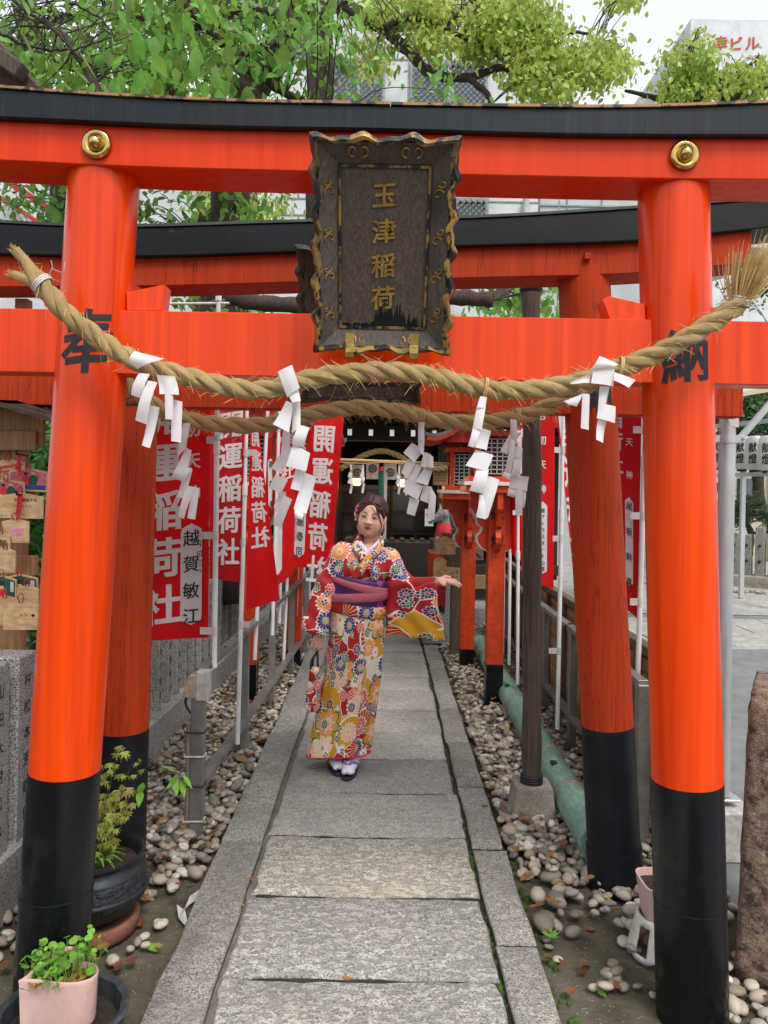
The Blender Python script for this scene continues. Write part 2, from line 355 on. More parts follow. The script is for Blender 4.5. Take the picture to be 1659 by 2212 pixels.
M['leaf_cherry'] = std('cherry leaf', hx('8bb050'), hx('5f913c'), 1.2, .42, trans=.5, rnd=.85, fine=.04)
M['leaf_camphor'] = std('camphor leaf', hx('c4cf6e'), hx('9cb653'), 1.2, .45, trans=.5, rnd=.6, fine=.04)
M['leaf_hedge'] = std('hedge leaf', hx('5f9440'), hx('35682a'), 4, .35, trans=.2, rnd=.55)
M['leaf_dark'] = std('dark tree leaf', hx('3f6a35'), hx('284a24'), 3, .5, trans=.2, rnd=.5)
M['leaf_maple'] = std('maple leaf', hx('96b04c'), hx('a39a4c'), 4, .5, trans=.35, rnd=.4)
M['leaf_bright'] = std('bright seedling leaf', hx('84b84a'), hx('66a038'), 9, .4, trans=.3, rnd=.3)
M['leaf_pine'] = std('pine needles', hx('46603c'), hx('2c4229'), 6, .5, rnd=.4)
M['bark'] = woodmat('bark', hx('4d4238'), hx('29231e'), .9, 1.5, (9, 9, 2), 1)
M['moss'] = std('moss', hx('4f6426'), hx('37491e'), 30, .95, bump=1, bscale=120)
M['white_wall'] = std('white rendered wall', hx('cfd3d6'), hx('bcc1c4'), 1.2, .7, dirt=hx('a4a8a6'), dscale=.8, fine=.05)
M['cream_wall'] = std('cream rendered wall', hx('c9c1ab'), hx('b8b09a'), 1.5, .8, fine=.08)
M['grey_panel'] = std('grey wall panel', hx('b9bec0'), hx('a8aeb1'), 2, .5, fine=.05)
M['window_frame'] = std('window frame metal', hx('8d9194'), hx('7a7e82'), 4, .4, metal=.5)
def glassmat(name, c, r=.06):
    m, nt, bs = newmat(name); n = noise(nt, coords(nt), 1.5, 3)
    nt.links.new(mixc(nt, n, c, tuple(x * 1.6 for x in c)), bs.inputs['Base Color']); bs.inputs['Roughness'].default_value = r; bs.inputs['Specular IOR Level'].default_value = .8; return m
M['glass'] = glassmat('window glass', hx('55606a'))
M['dark_glass'] = glassmat('dark glass', hx('1e2226'), .12)
M['asphalt'] = std('asphalt', hx('7e8081'), hx('717374'), .8, .9, bump=.4, bscale=240, fine=.18)
M['dull_sheet'] = std('dull metal edging', hx('46524e'), hx('353d3c'), 8, .5, .1, metal=.2)
M['paver'] = std('light paver', hx('a9a8a3'), hx('96958f'), 3, .85, bump=.2, bscale=120, fine=.3)
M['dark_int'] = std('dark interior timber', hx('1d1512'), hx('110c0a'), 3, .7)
M['tile_roof'] = std('grey roof tile', hx('6d7374'), hx('565c5e'), 7, .6, bump=.2)
M['red_paint'] = std('red paint', hx('b92a1e'), hx('a12218'), 4, .5)
M['white_paint'] = std('white paint', hx('dcdad4'), hx('cbc9c2'), 5, .6, fine=.08)
M['grey_edge'] = std('weathered white edge', hx('bdb7ac'), hx('9b958b'), 16, .8)
M['curtain'] = std('white curtain', hx('c9c6c4'), hx('b5b2b0'), 5, .8, trans=.15)
M['green_cloth'] = std('green cloth', hx('1f5a44'), hx('17483a'), 12, .8)
M['stone_fox'] = std('carved grey stone', hx('8c8d88'), hx('6f706c'), 25, .85, bump=.3)
M['bib'] = std('red bib cloth', hx('d2383c'), hx('b82a30'), 8, .8)
M['lantern_paper'] = std('white lantern paper', hx('e8e6e2'), hx('dad8d4'), 4, .7, trans=.2, fine=.05)
M['blue_paint'] = std('blue print', hx('2c3f96'), hx('26367f'), 8, .6)
M['pink_paint'] = std('pink print', hx('c56a78'), hx('b05a68'), 8, .6)
def emit(name, c, s):
    m, nt, bs = newmat(name); bs.inputs['Base Color'].default_value = c4(c); bs.inputs['Emission Color'].default_value = c4(c); bs.inputs['Emission Strength'].default_value = s
    n = noise(nt, coords(nt), 8, 2); nt.links.new(mixc(nt, n, c, tuple(x * .8 for x in c)), bs.inputs['Emission Color']); return m
M['lamp'] = emit('lit lantern', (1, .52, .16), 5)
def groundmat():
    m, nt, bs = newmat('soil ground'); v = coords(nt)
    col = ramp(nt, noise(nt, v, 6, 8, .65), [(.3, hx('3a342b')), (.5, hx('5a5344')), (.7, hx('6e685a'))])
    g = ramp(nt, noise(nt, v, 2.2, 7, .6), [(.5, 0), (.66, .5)]); col = mixc(nt, g, col, mixc(nt, noise(nt, v, 40, 3), hx('3a4226'), hx('565c3c')))
    peb = nod(nt, 'TexVoronoi', {'Vector': v, 'Scale': 95.0}); ps = nod(nt, 'SeparateColor', {0: peb.outputs['Color']})
    sp = math_(nt, 'MULTIPLY', math_(nt, 'LESS_THAN', peb.outputs['Distance'], .28), math_(nt, 'GREATER_THAN', ps.outputs[0], .9))
    col = mixc(nt, math_(nt, 'MULTIPLY', sp, .7), col, hx('a8a498'))
    nt.links.new(col, bs.inputs['Base Color']); bs.inputs['Roughness'].default_value = .95
    bumpn(nt, bs, math_(nt, 'ADD', noise(nt, v, 45, 8, .65), math_(nt, 'MULTIPLY', sp, .3)), .9, .012); return m
M['ground'] = groundmat()
def pebmat():
    m, nt, bs = newmat('river pebble'); gi = nt.nodes.new('ShaderNodeNewGeometry'); oi = nt.nodes.new('ShaderNodeObjectInfo')
    rr = math_(nt, 'FRACT', math_(nt, 'ADD', gi.outputs['Random Per Island'], oi.outputs['Random'])); v = coords(nt)
    col = ramp(nt, rr, [(0, hx('66625c')), (.12, hx('8c7f70')), (.25, hx('ada08e')), (.4, hx('7d7871')), (.55, hx('bdb2a2')), (.7, hx('958a7c')), (.85, hx('cfc8bb')), (.93, hx('5c5a5a')), (1, hx('a38f78'))])
    col = mixc(nt, .45, col, ramp(nt, noise(nt, v, 60, 5, .65), [(.3, .1), (.7, .9)]), 'OVERLAY')
    nt.links.new(col, bs.inputs['Base Color']); bs.inputs['Roughness'].default_value = .65; bumpn(nt, bs, noise(nt, v, 120, 3), .15, .003); return m
M['pebble'] = pebmat()
# ---------------- ground, path, pebbles, street ----------------
def jit(s): return random.uniform(-s, s)
g = MB().box((0, 60, -.14), (260, 200, .2)).build('ground', M['ground']); tag(g, kind='structure')
pth = thing('path', None, None, (0, 0, 0)); tag(pth, kind='structure')
def slab(x0, x1, y0, y1, z, m, name, h=.12, jt=.006):
    nx, ny = 14, 8; P = []
    for i in range(nx): P.append((lerp(x0, x1, i / nx), y0))
    for i in range(ny): P.append((x1, lerp(y0, y1, i / ny)))
    for i in range(nx): P.append((lerp(x1, x0, i / nx), y1))
    for i in range(ny): P.append((x0, lerp(y1, y0, i / ny)))
    ph = random.random() * 9
    P = [(x + jit(jt) + jt * .8 * math.sin(9 * y + ph), y + jit(jt) + jt * .8 * math.sin(7 * x + ph)) for x, y in P]
    cx_, cy_ = (x0 + x1) / 2, (y0 + y1) / 2; o = []; n = len(P); tx, ty = jit(.004), jit(.006)
    for k, (ins, zz) in enumerate(((0, -h), (0, -.010), (.006, -.003), (.014, 0))):
        for x, y in P:
            q = V((cx_ - x, cy_ - y)); q = q.normalized() * ins if ins else V((0, 0))
            o.append((x + q.x, y + q.y, z + zz + tx * (x - cx_) + ty * (y - cy_)))
    f = [(k * n + i, k * n + (i + 1) % n, (k + 1) * n + (i + 1) % n, (k + 1) * n + i) for k in range(3) for i in range(n)] + [tuple(3 * n + i for i in range(n))]
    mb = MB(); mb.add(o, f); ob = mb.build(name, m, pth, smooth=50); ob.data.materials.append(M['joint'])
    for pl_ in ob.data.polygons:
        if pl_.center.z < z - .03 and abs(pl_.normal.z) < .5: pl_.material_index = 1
    return ob
YJ = [-.5, .02, .53, 1.04, 1.55, 2.06, 2.57, 3.08, 3.60, 4.10, 4.61, 5.11, 5.62, 6.13, 6.56, 7.06, 7.54, 8.02, 8.5, 9.0]
for i in range(len(YJ) - 1):
    a, b = YJ[i], YJ[i + 1]; w = .5
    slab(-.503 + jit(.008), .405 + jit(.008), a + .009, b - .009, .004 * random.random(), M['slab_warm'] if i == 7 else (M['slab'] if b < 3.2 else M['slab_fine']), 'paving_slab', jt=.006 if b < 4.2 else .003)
for side, x0, x1, js in ((-1, -.705, -.522, [-.5, .6, 1.9, 3.51, 5.02, 5.58, 6.9, 8.0, 9.0]), (1, .425, .568, [-.5, .6, 1.3, 2.02, 2.75, 3.47, 4.18, 4.9, 5.6, 6.4, 7.2, 8.0, 9.0])):
    for a, b in zip(js[:-1], js[1:]):
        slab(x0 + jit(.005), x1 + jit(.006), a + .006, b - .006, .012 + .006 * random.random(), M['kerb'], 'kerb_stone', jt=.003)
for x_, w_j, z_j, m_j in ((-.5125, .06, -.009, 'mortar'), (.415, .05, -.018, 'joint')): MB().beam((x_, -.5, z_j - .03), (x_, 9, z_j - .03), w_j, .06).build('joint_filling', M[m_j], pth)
mm = MB()                                       # moss in the joint along the right kerb
for i in range(200):
    y = random.uniform(2.2, 7.5); x = .415 + jit(.006) if random.random() < .82 else .585 + abs(jit(.05)); r = random.uniform(.006, .016)
    if x > .5: y = random.uniform(2.3, 3.6); r *= 1.1
    mm.lathe([(r, -.012), (r * .9, -.002), (r * .5, .003), (.001, .004)], (x, y, -.012 if x < .5 else -.03), 6, cap=False)
mo = mm.build('moss', M['moss'], smooth=179); tag(mo, 'green moss growing along the right kerb joint', 'moss', kind='stuff')
# pebbles
def peb_mesh(k):
    bm = bmesh.new(); bmesh.ops.create_icosphere(bm, subdivisions=2, radius=.5); ph = [random.random() * 6 for _ in range(6)]
    for v in bm.verts:
        c = v.co; d = 1 + .10 * math.sin(4 * c.x + ph[0]) + .08 * math.sin(5 * c.y + ph[1]) + .07 * math.sin(5 * c.z + ph[2] + 3 * c.x)
        v.co = V((c.x * d * (1.15 if k % 3 == 0 else 1), c.y * d * (.72 + .04 * (k % 4)), c.z * d * (.48 + .05 * (k % 3))))
    me = bpy.data.meshes.new('pebble'); bm.to_mesh(me); bm.free(); me.materials.append(M['pebble']); me.shade_smooth(); return me
PM = [peb_mesh(i) for i in range(7)]
PV = []
for me in PM:
    a = np.empty(len(me.vertices) * 3, np.float32); me.vertices.foreach_get('co', a); PV.append(a.reshape(-1, 3))
PF = np.array([p.vertices[:] for p in PM[0].polygons])
spots = []
def bed(x0, x1, y0, y1, n, dens=None):
    for _ in range(n):
        y = y0 + (y1 - y0) * random.random(); x = random.uniform(x0, x1)
        if dens and random.random() > dens(x, y): continue
        s = random.choice([.04, .05, .06, .07, .08, .045, .05]) * random.uniform(.75, 1.15) * (1 if y < 5.5 else .85)
        spots.append((x, y, s))
bed(-1.42, -.73, 3.1, 9.2, 4300, lambda x, y: min(1, max(0, (y - 3.0 + .6 * (-.95 - x)) * 2.2)))
bed(.60, 1.42, 3.0, 9.2, 4900, lambda x, y: min(1, max(.0, (y - 2.95 + .35 * (x - .9)) * 1.9)))
bed(.62, 1.0, 2.55, 3.2, 36); bed(-1.02, -.8, 2.65, 3.1, 14); bed(1.12, 1.42, 2.35, 3.2, 60); bed(-1.45, -1.25, 2.5, 3.2, 26)
bed(1.05, 1.3, 2.18, 2.5, 22)
def visible(x, y): return abs(x) < .56 * y
spots = [(x, y, s) for x, y, s in spots if visible(x, y) and not (.96 < x < 1.12 and y < 3.0 and False)]
spots.sort(key=lambda p: p[1] / p[2])
gb = thing('gravel_bed', None, None, (0, 0, 0)); tag(gb, kind='structure')
placed = {}; allv = []; allf = []; nv = 0
for i, (x, y, s) in enumerate(spots):
    key = (int(x / .05), int(y / .05)); lvl = placed.get(key, 0); placed[key] = lvl + 1
    z = -.035 + .012 + .5 * .6 * s * .8 + min(lvl, 2) * .022; k = random.randrange(7)
    if x > .5 and y < 2.9: z -= .01
    R = (Matrix.Rotation(random.random() * 6.3, 3, 'Z') @ Matrix.Rotation(jit(.35), 3, 'X') @ Matrix.Rotation(jit(.3), 3, 'Y'))
    if i < 300:
        o = link(bpy.data.objects.new('pebble', PM[k])); o.parent = gb; o.location = (x, y, z); o.rotation_euler = R.to_euler(); o.scale = (s, s, s)
    else:
        v = (PV[k] * s) @ np.array(R).T + np.array([x, y, z]); allv.append(v); allf.append(PF + nv); nv += len(v)
npmesh('pebbles', np.concatenate(allv), np.concatenate(allf), M['pebble'], gb, 179, 'stuff')
# fallen leaves
def leafshape(mb, c, L, W, yaw, pitch=0, curl=.25, lobes=False):
    c = V(c); R = Matrix.Rotation(yaw, 3, 'Z') @ Matrix.Rotation(pitch, 3, 'Y')
    pr = [(0, 0), (.12, .28), (.35, .5), (.6, .42), (.85, .17), (1, 0)] if not lobes else [(0, 0), (.05, .3), (.3, .2), (.4, .55), (.6, .2), (.75, .25), (1, 0)]
    top = [(x - .5, y) for x, y in pr]; o = []; n = len(pr)
    for x, y in top: o += [(x * L, y * W, curl * L * (y * y + .5 * x * x)), (x * L, 0, curl * L * .5 * x * x - .001), (x * L, -y * W, curl * L * (y * y * .8 + .5 * x * x))]
    f = []
    for i in range(n - 1): f += [(3 * i, 3 * i + 3, 3 * i + 4, 3 * i + 1), (3 * i + 1, 3 * i + 4, 3 * i + 5, 3 * i + 2)]
    return mb.add([c + R @ V(p) for p in o], f)
lm = MB()
for i in range(330):
    a = random.random() < .5; y = random.uniform(2.5, 7) ** 1.0
    x = random.uniform(-1.35, -.72) if a else random.uniform(.6, 1.3); L = random.uniform(.03, .07)
    zz = -.02 if y < 2.95 else .03
    leafshape(lm, (x, y, zz + random.random() * .03), L, L * .75, random.random() * 6.3, jit(.5), random.uniform(.1, .6), random.random() < .3)
tag(lm.build('fallen_leaves', M['leaf_dry'], smooth=179, recalc=False), 'dry brown leaves scattered over the pebbles', 'leaves', kind='stuff')
for (x, y, L, c, lab) in ((750, 2118, .04, 'leaf_dry', 'small orange leaf lying on the nearest slab joint'), (475, 1712, .032, 'leaf_dry', 'curled brown leaf by the left kerb ahead of the sandals'),
                          (540, 1902, .042, 'leaf_dry', 'brown leaf on the left kerb level with the straw-coloured slab'), (520, 1960, .032, 'leaf_dry', 'pale pinkish leaf on the left kerb, nearer the camera'),
                          (1238, 1450, .03, 'leaf_dry', 'dark red leaf'), (330, 2052, .06, 'leaf_bright', 'fallen green leaf on the bare soil left of the path'), (300, 2000, .05, 'leaf_dry', 'rolled rust-coloured leaf on the soil left of the path'),
                          (1185, 1808, .05, 'leaf_dry', 'large tan leaf at the foot of the concrete block'), (1048, 1742, .045, 'leaf_dry', 'tan leaf on the right kerb near the concrete block'),
                          (1300, 2150, .04, 'leaf_bright', 'yellow leaf on the bare soil left of the right pillar'), (870, 1556, .03, 'leaf_dry', 'tiny yellow leaf on a slab right of the kimono hem')):
    if lab == 'dark red leaf': continue
    p = GP(x, y, .012 if 480 < x < 1090 else -.03); mb = MB(); leafshape(mb, p + V((0, 0, .006)), L, L * .6, random.random() * 6, .1, .3)
    tag(mb.build('fallen_leaf', M[c], smooth=179, recalc=False), lab, 'leaf', 'single leaves lying about the path')
# crumpled paper slip on the soil
p0 = GP(400, 1990, -.035); mb = MB(); bpts = [(395, 1995), (405, 1978), (400, 1965), (384, 1975), (392, 1995), (400, 2010), (415, 2005)]
tp = [(428, 1938), (416, 1958), (402, 1966), (388, 1972), (392, 1990), (403, 2004), (414, 2002)]
Q = [GP(x, y, -.035) + V((0, 0, .02 + .015 * math.sin(i * 2.2))) for i, (x, y) in enumerate(tp)]
for i in range(len(Q) - 1):
    w0, w1 = V((.010, .006, .012 * (-1) ** i)), V((.010, .006, -.012 * (-1) ** i)); mb.add([Q[i] - w0, Q[i + 1] - w1, Q[i + 1] + w1, Q[i] + w0], [(0, 1, 2, 3)])
tag(mb.build('paper_slip', M['paper'], recalc=False), 'crumpled white paper slip lying on the soil by the left kerb', 'paper')
# street on the right
st = MB(); st.add([(1.42, -4, -.02), (60, -4, -.02), (60, 60, -.02), (1.42, 60, -.02)], [(0, 1, 2, 3)]); so_ = st.build('road', M['asphalt']); tag(so_, kind='structure')
pv = thing('pavement', None, None, (0, 0, 0)); tag(pv, kind='structure')
pvm = MB().box((0, 0, 0), (.88, .43, .03)).build('paver', M['paver'], pv, bevel=.004).data
first = True
for j in range(4):
    for i in range(9):
        o = pv.children[0] if first else link(bpy.data.objects.new('paver', pvm)); o.parent = pv; first = False
        o.location = (2.0 + i * .9 + (j % 2) * .45, 8.2 + j * .45, -.022 + jit(.001))
st2 = MB(); st2.add([(1.43, 10.1, -.012), (60, 10.1, -.012), (60, 40, -.012), (1.43, 40, -.012)], [(0, 1, 2, 3)]); tag(st2.build('stone_yard', M['paver']), kind='structure')
MB().beam((1.4, 3.2, -.02), (1.4, 9, -.02), .08, .12).build('kerb_stone', M['concrete'], pth, bevel=.008)
# ---------------- torii gates ----------------
def loft_beam(mb, X, zt, zb, yf, yb):
    o = []; n = len(X)
    for x, t, b in zip(X, zt, zb): o += [(x, yf, b), (x, yb, b), (x, yb, t), (x, yf, t)]
    f = [(4 * i + k, 4 * (i + 1) + k, 4 * (i + 1) + (k + 1) % 4, 4 * i + (k + 1) % 4) for i in range(n - 1) for k in range(4)]
    return mb.add(o, f + [(0, 1, 2, 3), tuple(4 * (n - 1) + k for k in (3, 2, 1, 0))])
def zline(pts, Y):
    q = [D(x, y, Y) for x, y in pts]; return [(p.x, p.z) for p in q]
def curve_at(l, x):
    if x < l[0][0]: return l[0][1] + (l[0][1] - l[1][1]) / (l[0][0] - l[1][0]) * (x - l[0][0])
    if x > l[-1][0]: return l[-1][1] + (l[-1][1] - l[-2][1]) / (l[-1][0] - l[-2][0]) * (x - l[-1][0])
    xs = [p[0] for p in l]; i = max(1, min(len(l) - 1, int(np.searchsorted(xs, x)))); a, b = l[i - 1], l[i]
    m = lambda j: (l[min(j + 1, len(l) - 1)][1] - l[max(j - 1, 0)][1]) / (l[min(j + 1, len(l) - 1)][0] - l[max(j - 1, 0)][0])
    h = b[0] - a[0]; t = (x - a[0]) / h; m0, m1 = m(i - 1) * h, m(i) * h
    return (2 * t**3 - 3 * t**2 + 1) * a[1] + (t**3 - 2 * t**2 + t) * m0 + (-2 * t**3 + 3 * t**2) * b[1] + (t**3 - t**2) * m1
def pillar(root, top, low, r, zblack, mo, mk, ring=None, name='pillar', zend=-.06):
    d = (low - top); bot = top + d * ((zend - top.z) / d.z); at = lambda z: top + d * ((z - top.z) / d.z)
    n = 48; k = at(zblack)
    MB().tube([k, lerp(k, top, .5), top + V((0, 0, .02))], r, n).build(name, mo, root, smooth=40)
    MB().tube([bot, at(zblack * .5), k], r + .0015, n).build('pillar_base', mk, root, smooth=40)
    if ring: a = at(ring); MB().tube([a - V((0, 0, .0025)), a + V((0, 0, .0025))], r + .003, n).build('pillar_ring', M['black_beam'], root, smooth=40)
    return at
gate = thing('torii_gate', 'nearest glossy vermilion torii gate with dark framed name plaque', 'torii gate', (0, 2.47, 0))
GY = 2.47; gr = .1085
TL, TLb = D(228, 360, GY), D(110, 2110, GY); TR, TRb = D(1453, 398, GY), D(1494.7, 2160, GY)
zb1 = D(138, 1690, GY - gr).z
atL = pillar(gate, TL, TLb, gr, zb1, M['verm'], M['black'], D(125, 1960, GY - gr).z)
atR = pillar(gate, TR, TRb, gr, D(1484, 1712, GY - gr).z, M['verm'], M['black'], D(1490, 1985, GY - gr).z)
yf = GY - .115
kt = zline([(0, 192), (200, 206), (415, 218), (830, 228), (1240, 234), (1450, 232), (1659, 224)], yf - .03)
kb = zline([(0, 253), (415, 271), (830, 279), (1254, 290), (1659, 292)], yf - .03)
ob = zline([(0, 346), (300, 360), (670, 370), (994, 377), (1380, 385), (1659, 388)], yf)
XS = [-1.62 + i * 3.24 / 48 for i in range(49)]
loft_beam(MB(), XS, [curve_at(kb, x) + .01 for x in XS], [curve_at(ob, x) for x in XS], yf, yf + .19).build('shimaki_beam', M['verm_beam'], gate, bevel=.003)
loft_beam(MB(), XS, [curve_at(kt, x) for x in XS], [curve_at(kb, x) for x in XS], yf - .03, yf + .22).build('kasagi_beam', M['black_beam'], gate, bevel=.004)
for i in range(12):
    xs = XS[i * 4:i * 4 + 5]; xs = [xs[0] + .001] + xs[1:-1] + [xs[-1] - .001]
    loft_beam(MB(), xs, [curve_at(kt, x) + .009 for x in xs], [curve_at(kt, x) + .001 for x in xs], yf - .036 - .002 * (i % 2), yf + .226).build('copper_sheet', M['copper_edge'], gate)
NF = GY - .05; zt = (D(270, 670, NF).z + D(1395, 690, NF).z) / 2; zn = (D(262, 806, NF).z + D(1390, 829, NF).z) / 2
MB().box((.02, GY, (zt + zn) / 2), (2.98, .10, zt - zn)).build('nuki_beam', M['verm'], gate, bevel=.003)
for poly in ([(273.6, 671), (273, 631), (356, 614), (349, 672)], [(1319, 693), (1301, 648), (1315, 639), (1393, 657), (1395, 694)], [(96, 662), (86, 628), (152, 637), (146, 664)], [(1530, 692), (1528, 668), (1588, 652), (1580, 696)]):
    MB().prism([D(x, y, NF + .012) for x, y in poly], (0, .075, 0)).build('wedge', M['verm'], gate, bevel=.002)
for t in (TL, TR):
    MB().lathe([(gr + .004, -.012), (gr + .006, -.004), (gr + .003, .004)], t + V((0, 0, -.006)), 40).build('collar', M['verm'], gate, smooth=40)
for x, y in ((210, 313), (1477, 337)):
    c = D(x, y, yf - .001)
    MB().lathe([(.044, 0), (.0455, .006), (.043, .014), (.036, .018), (.028, .015), (.022, .012), (.0205, .020), (.017, .030), (.010, .036), (.001, .038)], c, 36, (0, -1, 0)).build('boss', M['brass'], gate, smooth=60)
def on_pillar(at, r, ang0):
    def fn(a, z):
        c = at(z); t = ang0 + a / r; return V((c.x + math.sin(t) * r * 1.004, c.y - math.cos(t) * r * 1.004, z))
    return fn
def brushed(mb, amt=.0):
    return mb
p = D(186, 736, GY - gr); letters(MB(), '奉', on_pillar(atL, gr + .0012, math.asin((p.x - atL(p.z).x) / gr)), 0, p.z, .205, 0, bold=.022, w=.82).build('inscription', M['ink'], gate)
p = D(1481, 768, GY - gr); letters(MB(), '納', on_pillar(atR, gr + .0012, math.asin((p.x - atR(p.z).x) / gr * .8)), 0, p.z, .17, 0, bold=.022, w=.95).build('inscription', M['ink'], gate)
# ---- plaque ----
def plaque(label, C4, text, mats, hooks=True):
    tl, tr, bl, br = C4; cen = (tl + tr + bl + br) / 4; root = thing('name_plaque', label, 'plaque', cen)
    ux = ((tr - tl) + (br - bl)).normalized(); uz = ((tl - bl) + (tr - br)).normalized(); nn = ux.cross(uz).normalized()
    if nn.y > 0: nn = -nn
    W = ((tr - tl).length + (br - bl).length) / 4; Hh = ((tl - bl).length + (tr - br).length) / 4
    pt = lambda a, b, w: cen + ux * a + uz * b + nn * w
    iw, ih = W * .63, Hh * .76; ib = -Hh * .02
    side = 56
    def loop(hw, hh, w, sc_=0, cb=0):
        o = []
        for s_, (ax, ay, bx, by) in enumerate(((-1, -1, 1, -1), (1, -1, 1, 1), (1, 1, -1, 1), (-1, 1, -1, -1))):
            for i in range(side):
                t = i / side; x, y = lerp(ax, bx, t) * hw, lerp(ay, by, t) * hh + cb; env = min(1, min(t, 1 - t) * 7)
                nl = 3 if s_ in (0, 2) else 6
                q = sc_ * env * (.55 * math.cos(2 * math.pi * t * nl) + .3 * math.cos(4 * math.pi * t * nl + 1) - .35)
                if s_ == 0: y -= q
                elif s_ == 1: x += q
                elif s_ == 2: y += q
                else: x -= q
                o.append(pt(x, y, w))
        return o
    def ring(name, loops, m, sm=40):
        n = 4 * side; mb = MB(); mb.add([p for l in loops for p in l], [(k * n + i, k * n + (i + 1) % n, (k + 1) * n + (i + 1) % n, (k + 1) * n + i) for k in range(len(loops) - 1) for i in range(n)])
        return mb.build(name, m, root, smooth=sm, recalc=True)
    MB().add([pt(-iw - .01, -ih + ib, 0), pt(iw + .01, -ih + ib, 0), pt(iw + .01, ih + ib, 0), pt(-iw - .01, ih + ib, 0)], [(0, 1, 2, 3)]).build('board', mats[0], root)
    MB().box(cen - nn * .02, (2 * W * .8, .02, 2 * Hh * .8), Matrix((ux, -nn, uz)).transposed()).build('back_board', mats[1], root)
    ring('flared_side', [loop(iw, ih, .001, 0, ib), loop(W * .885, Hh * .93, .045)], mats[1])
    ring('inner_border', [loop(iw - .007, ih - .007, .0, 0, ib), loop(iw - .007, ih - .007, .008, 0, ib), loop(iw, ih, .008, 0, ib), loop(iw + .001, ih + .001, 0, 0, ib)], mats[3], 30)
    ring('scalloped_rim', [loop(W * .885, Hh * .93, .043, .008), loop(W * .89, Hh * .935, .056, .010), loop(W * .95, Hh * .965, .060, .010), loop(W, Hh, .050, .012), loop(W * 1.005, Hh * 1.003, .030, .013), loop(W * .98, Hh * .985, -.005, .013), loop(W * .86, Hh * .9, -.008, 0)], mats[2], 50)
    def scroll(a, b, flip, rot, s=1.0):
        pts = []
        for i in range(22):
            t = i / 21; ang = t * 5.2; r = .016 * s * (1 - t * .72); x = math.cos(ang) * r - .004; y = math.sin(ang) * r
            x *= flip; q = V((x * math.cos(rot) - y * math.sin(rot), x * math.sin(rot) + y * math.cos(rot)))
            fx = abs(a + q.x); wz = .045 * max(0, min(1, max((fx - iw) / (W * .885 - iw), (abs(b + q.y - ib) - ih) / (Hh * .93 - ih)))); pts.append(pt(a + q.x, b + q.y, wz + .003))
        MB().tube(pts, [.0032 * (1 - .4 * i / 21) for i in range(22)], 6).build('scroll', mats[4], root, smooth=60)
    for k in (-.36, .36):
        for fl in (-1, 1): scroll(W * k + fl * .014, Hh * .845, fl, math.pi / 2 * fl * -1)
        for fl in (-1, 1): scroll(W * k + fl * .014, -Hh * .87, fl, math.pi / 2 * fl, .7)
    for b in (.5, .08, -.28, -.66):
        for s_ in (-1, 1): scroll(s_ * W * .76, Hh * b, s_, .4, .95); scroll(s_ * W * .77, Hh * (b + .085), s_, -2.6, .7)
    if text:
        sz = 2 * Hh * .118
        for i, (ch, b) in enumerate(zip(text, (.475, .155, -.165, -.475))):
            mb = MB(); v, f = glyph(ch, .017); n = len(v); fr = [pt(p_[0] * sz, Hh * b + p_[1] * sz, .0055) for p_ in v]
            mb.add(fr, f); mb.add([q - nn * .005 for q in fr], f)
            ed = {}
            for t in f:
                for e in ((t[0], t[1]), (t[1], t[2]), (t[2], t[0])): ed[tuple(sorted(e))] = ed.get(tuple(sorted(e)), 0) + 1
            mb.f += [(a, b_, b_ + n, a + n) for (a, b_), c in ed.items() if c == 1]
            mb.build('character', M['gold'], root)
        # charred lower edge of the board
        st_ = MB()
        for i in range(70):
            a = random.uniform(-iw * .97, iw * .97); k = .3 + .7 * math.exp(-((a - .03) / .05) ** 2); h = random.uniform(.012, .055) * (1.6 if a > -.02 else .6) * k + .008; w = random.uniform(.004, .012)
            st_.add([pt(a - w, -ih + ib, .0006 + i * 1e-5), pt(a + w, -ih + ib, .0006 + i * 1e-5), pt(a + w * .2, -ih + ib + h, .0006 + i * 1e-5), pt(a - w * .3, -ih + ib + h * .8, .0006 + i * 1e-5)], [(0, 1, 2, 3)])
        st_.build('charred_stain', M['black_old'], root)
    if hooks:
        for a in (-.105 * W / .2075, .105 * W / .2075 * 1.0):
            a = a * .92; mb = MB(); pr = [(-Hh * .80, .040), (-Hh * .90, .052), (-Hh * .97, .066), (-Hh * 1.02, .070), (-Hh * 1.045, .060), (-Hh * 1.03, .0)]
            for (b0, w0), (b1, w1) in zip(pr[:-1], pr[1:]):
                mb.add([pt(a - .013, b0, w0), pt(a + .013, b0, w0), pt(a + .012, b1, w1), pt(a - .012, b1, w1)], [(0, 1, 2, 3)])
            mb.build('hook', M['brass_dull'], root, smooth=60)
            MB().add([pt(a - .03, -Hh * 1.0, -.004), pt(a + .03, -Hh * 1.0, -.004), pt(a, -Hh * 1.06, -.006)], [(0, 1, 2)]).build('hook_plate', M['brass_dull'], root)
    return root
pl = plaque('dark wooden shrine plaque with four gold characters on the front gate', (D(671, 286, 2.10), D(995, 293, 2.10), D(680, 752, 2.34), D(970, 760, 2.34)), '玉津稲荷',
            (M['plaque_wood'], M['frame_wood'], M['gild'], M['gild'], M['gold']))
w_ = MB(); a_, b_, c_ = D(760, 757, 2.3), D(884, 760, 2.3), D(829, 785, 2.25)
w_.tube([a_, lerp(a_, c_, .6) - V((0, 0, .003)), c_, D(830, 800, 2.22)], .0008, 4).tube([b_, lerp(b_, c_, .6) - V((0, 0, .003)), c_ + V((.002, 0, 0))], .0008, 4)
tag(w_.build('hanging_wire', M['bright_steel']), 'thin twisted wire under the plaque holding up the rope', 'wire')
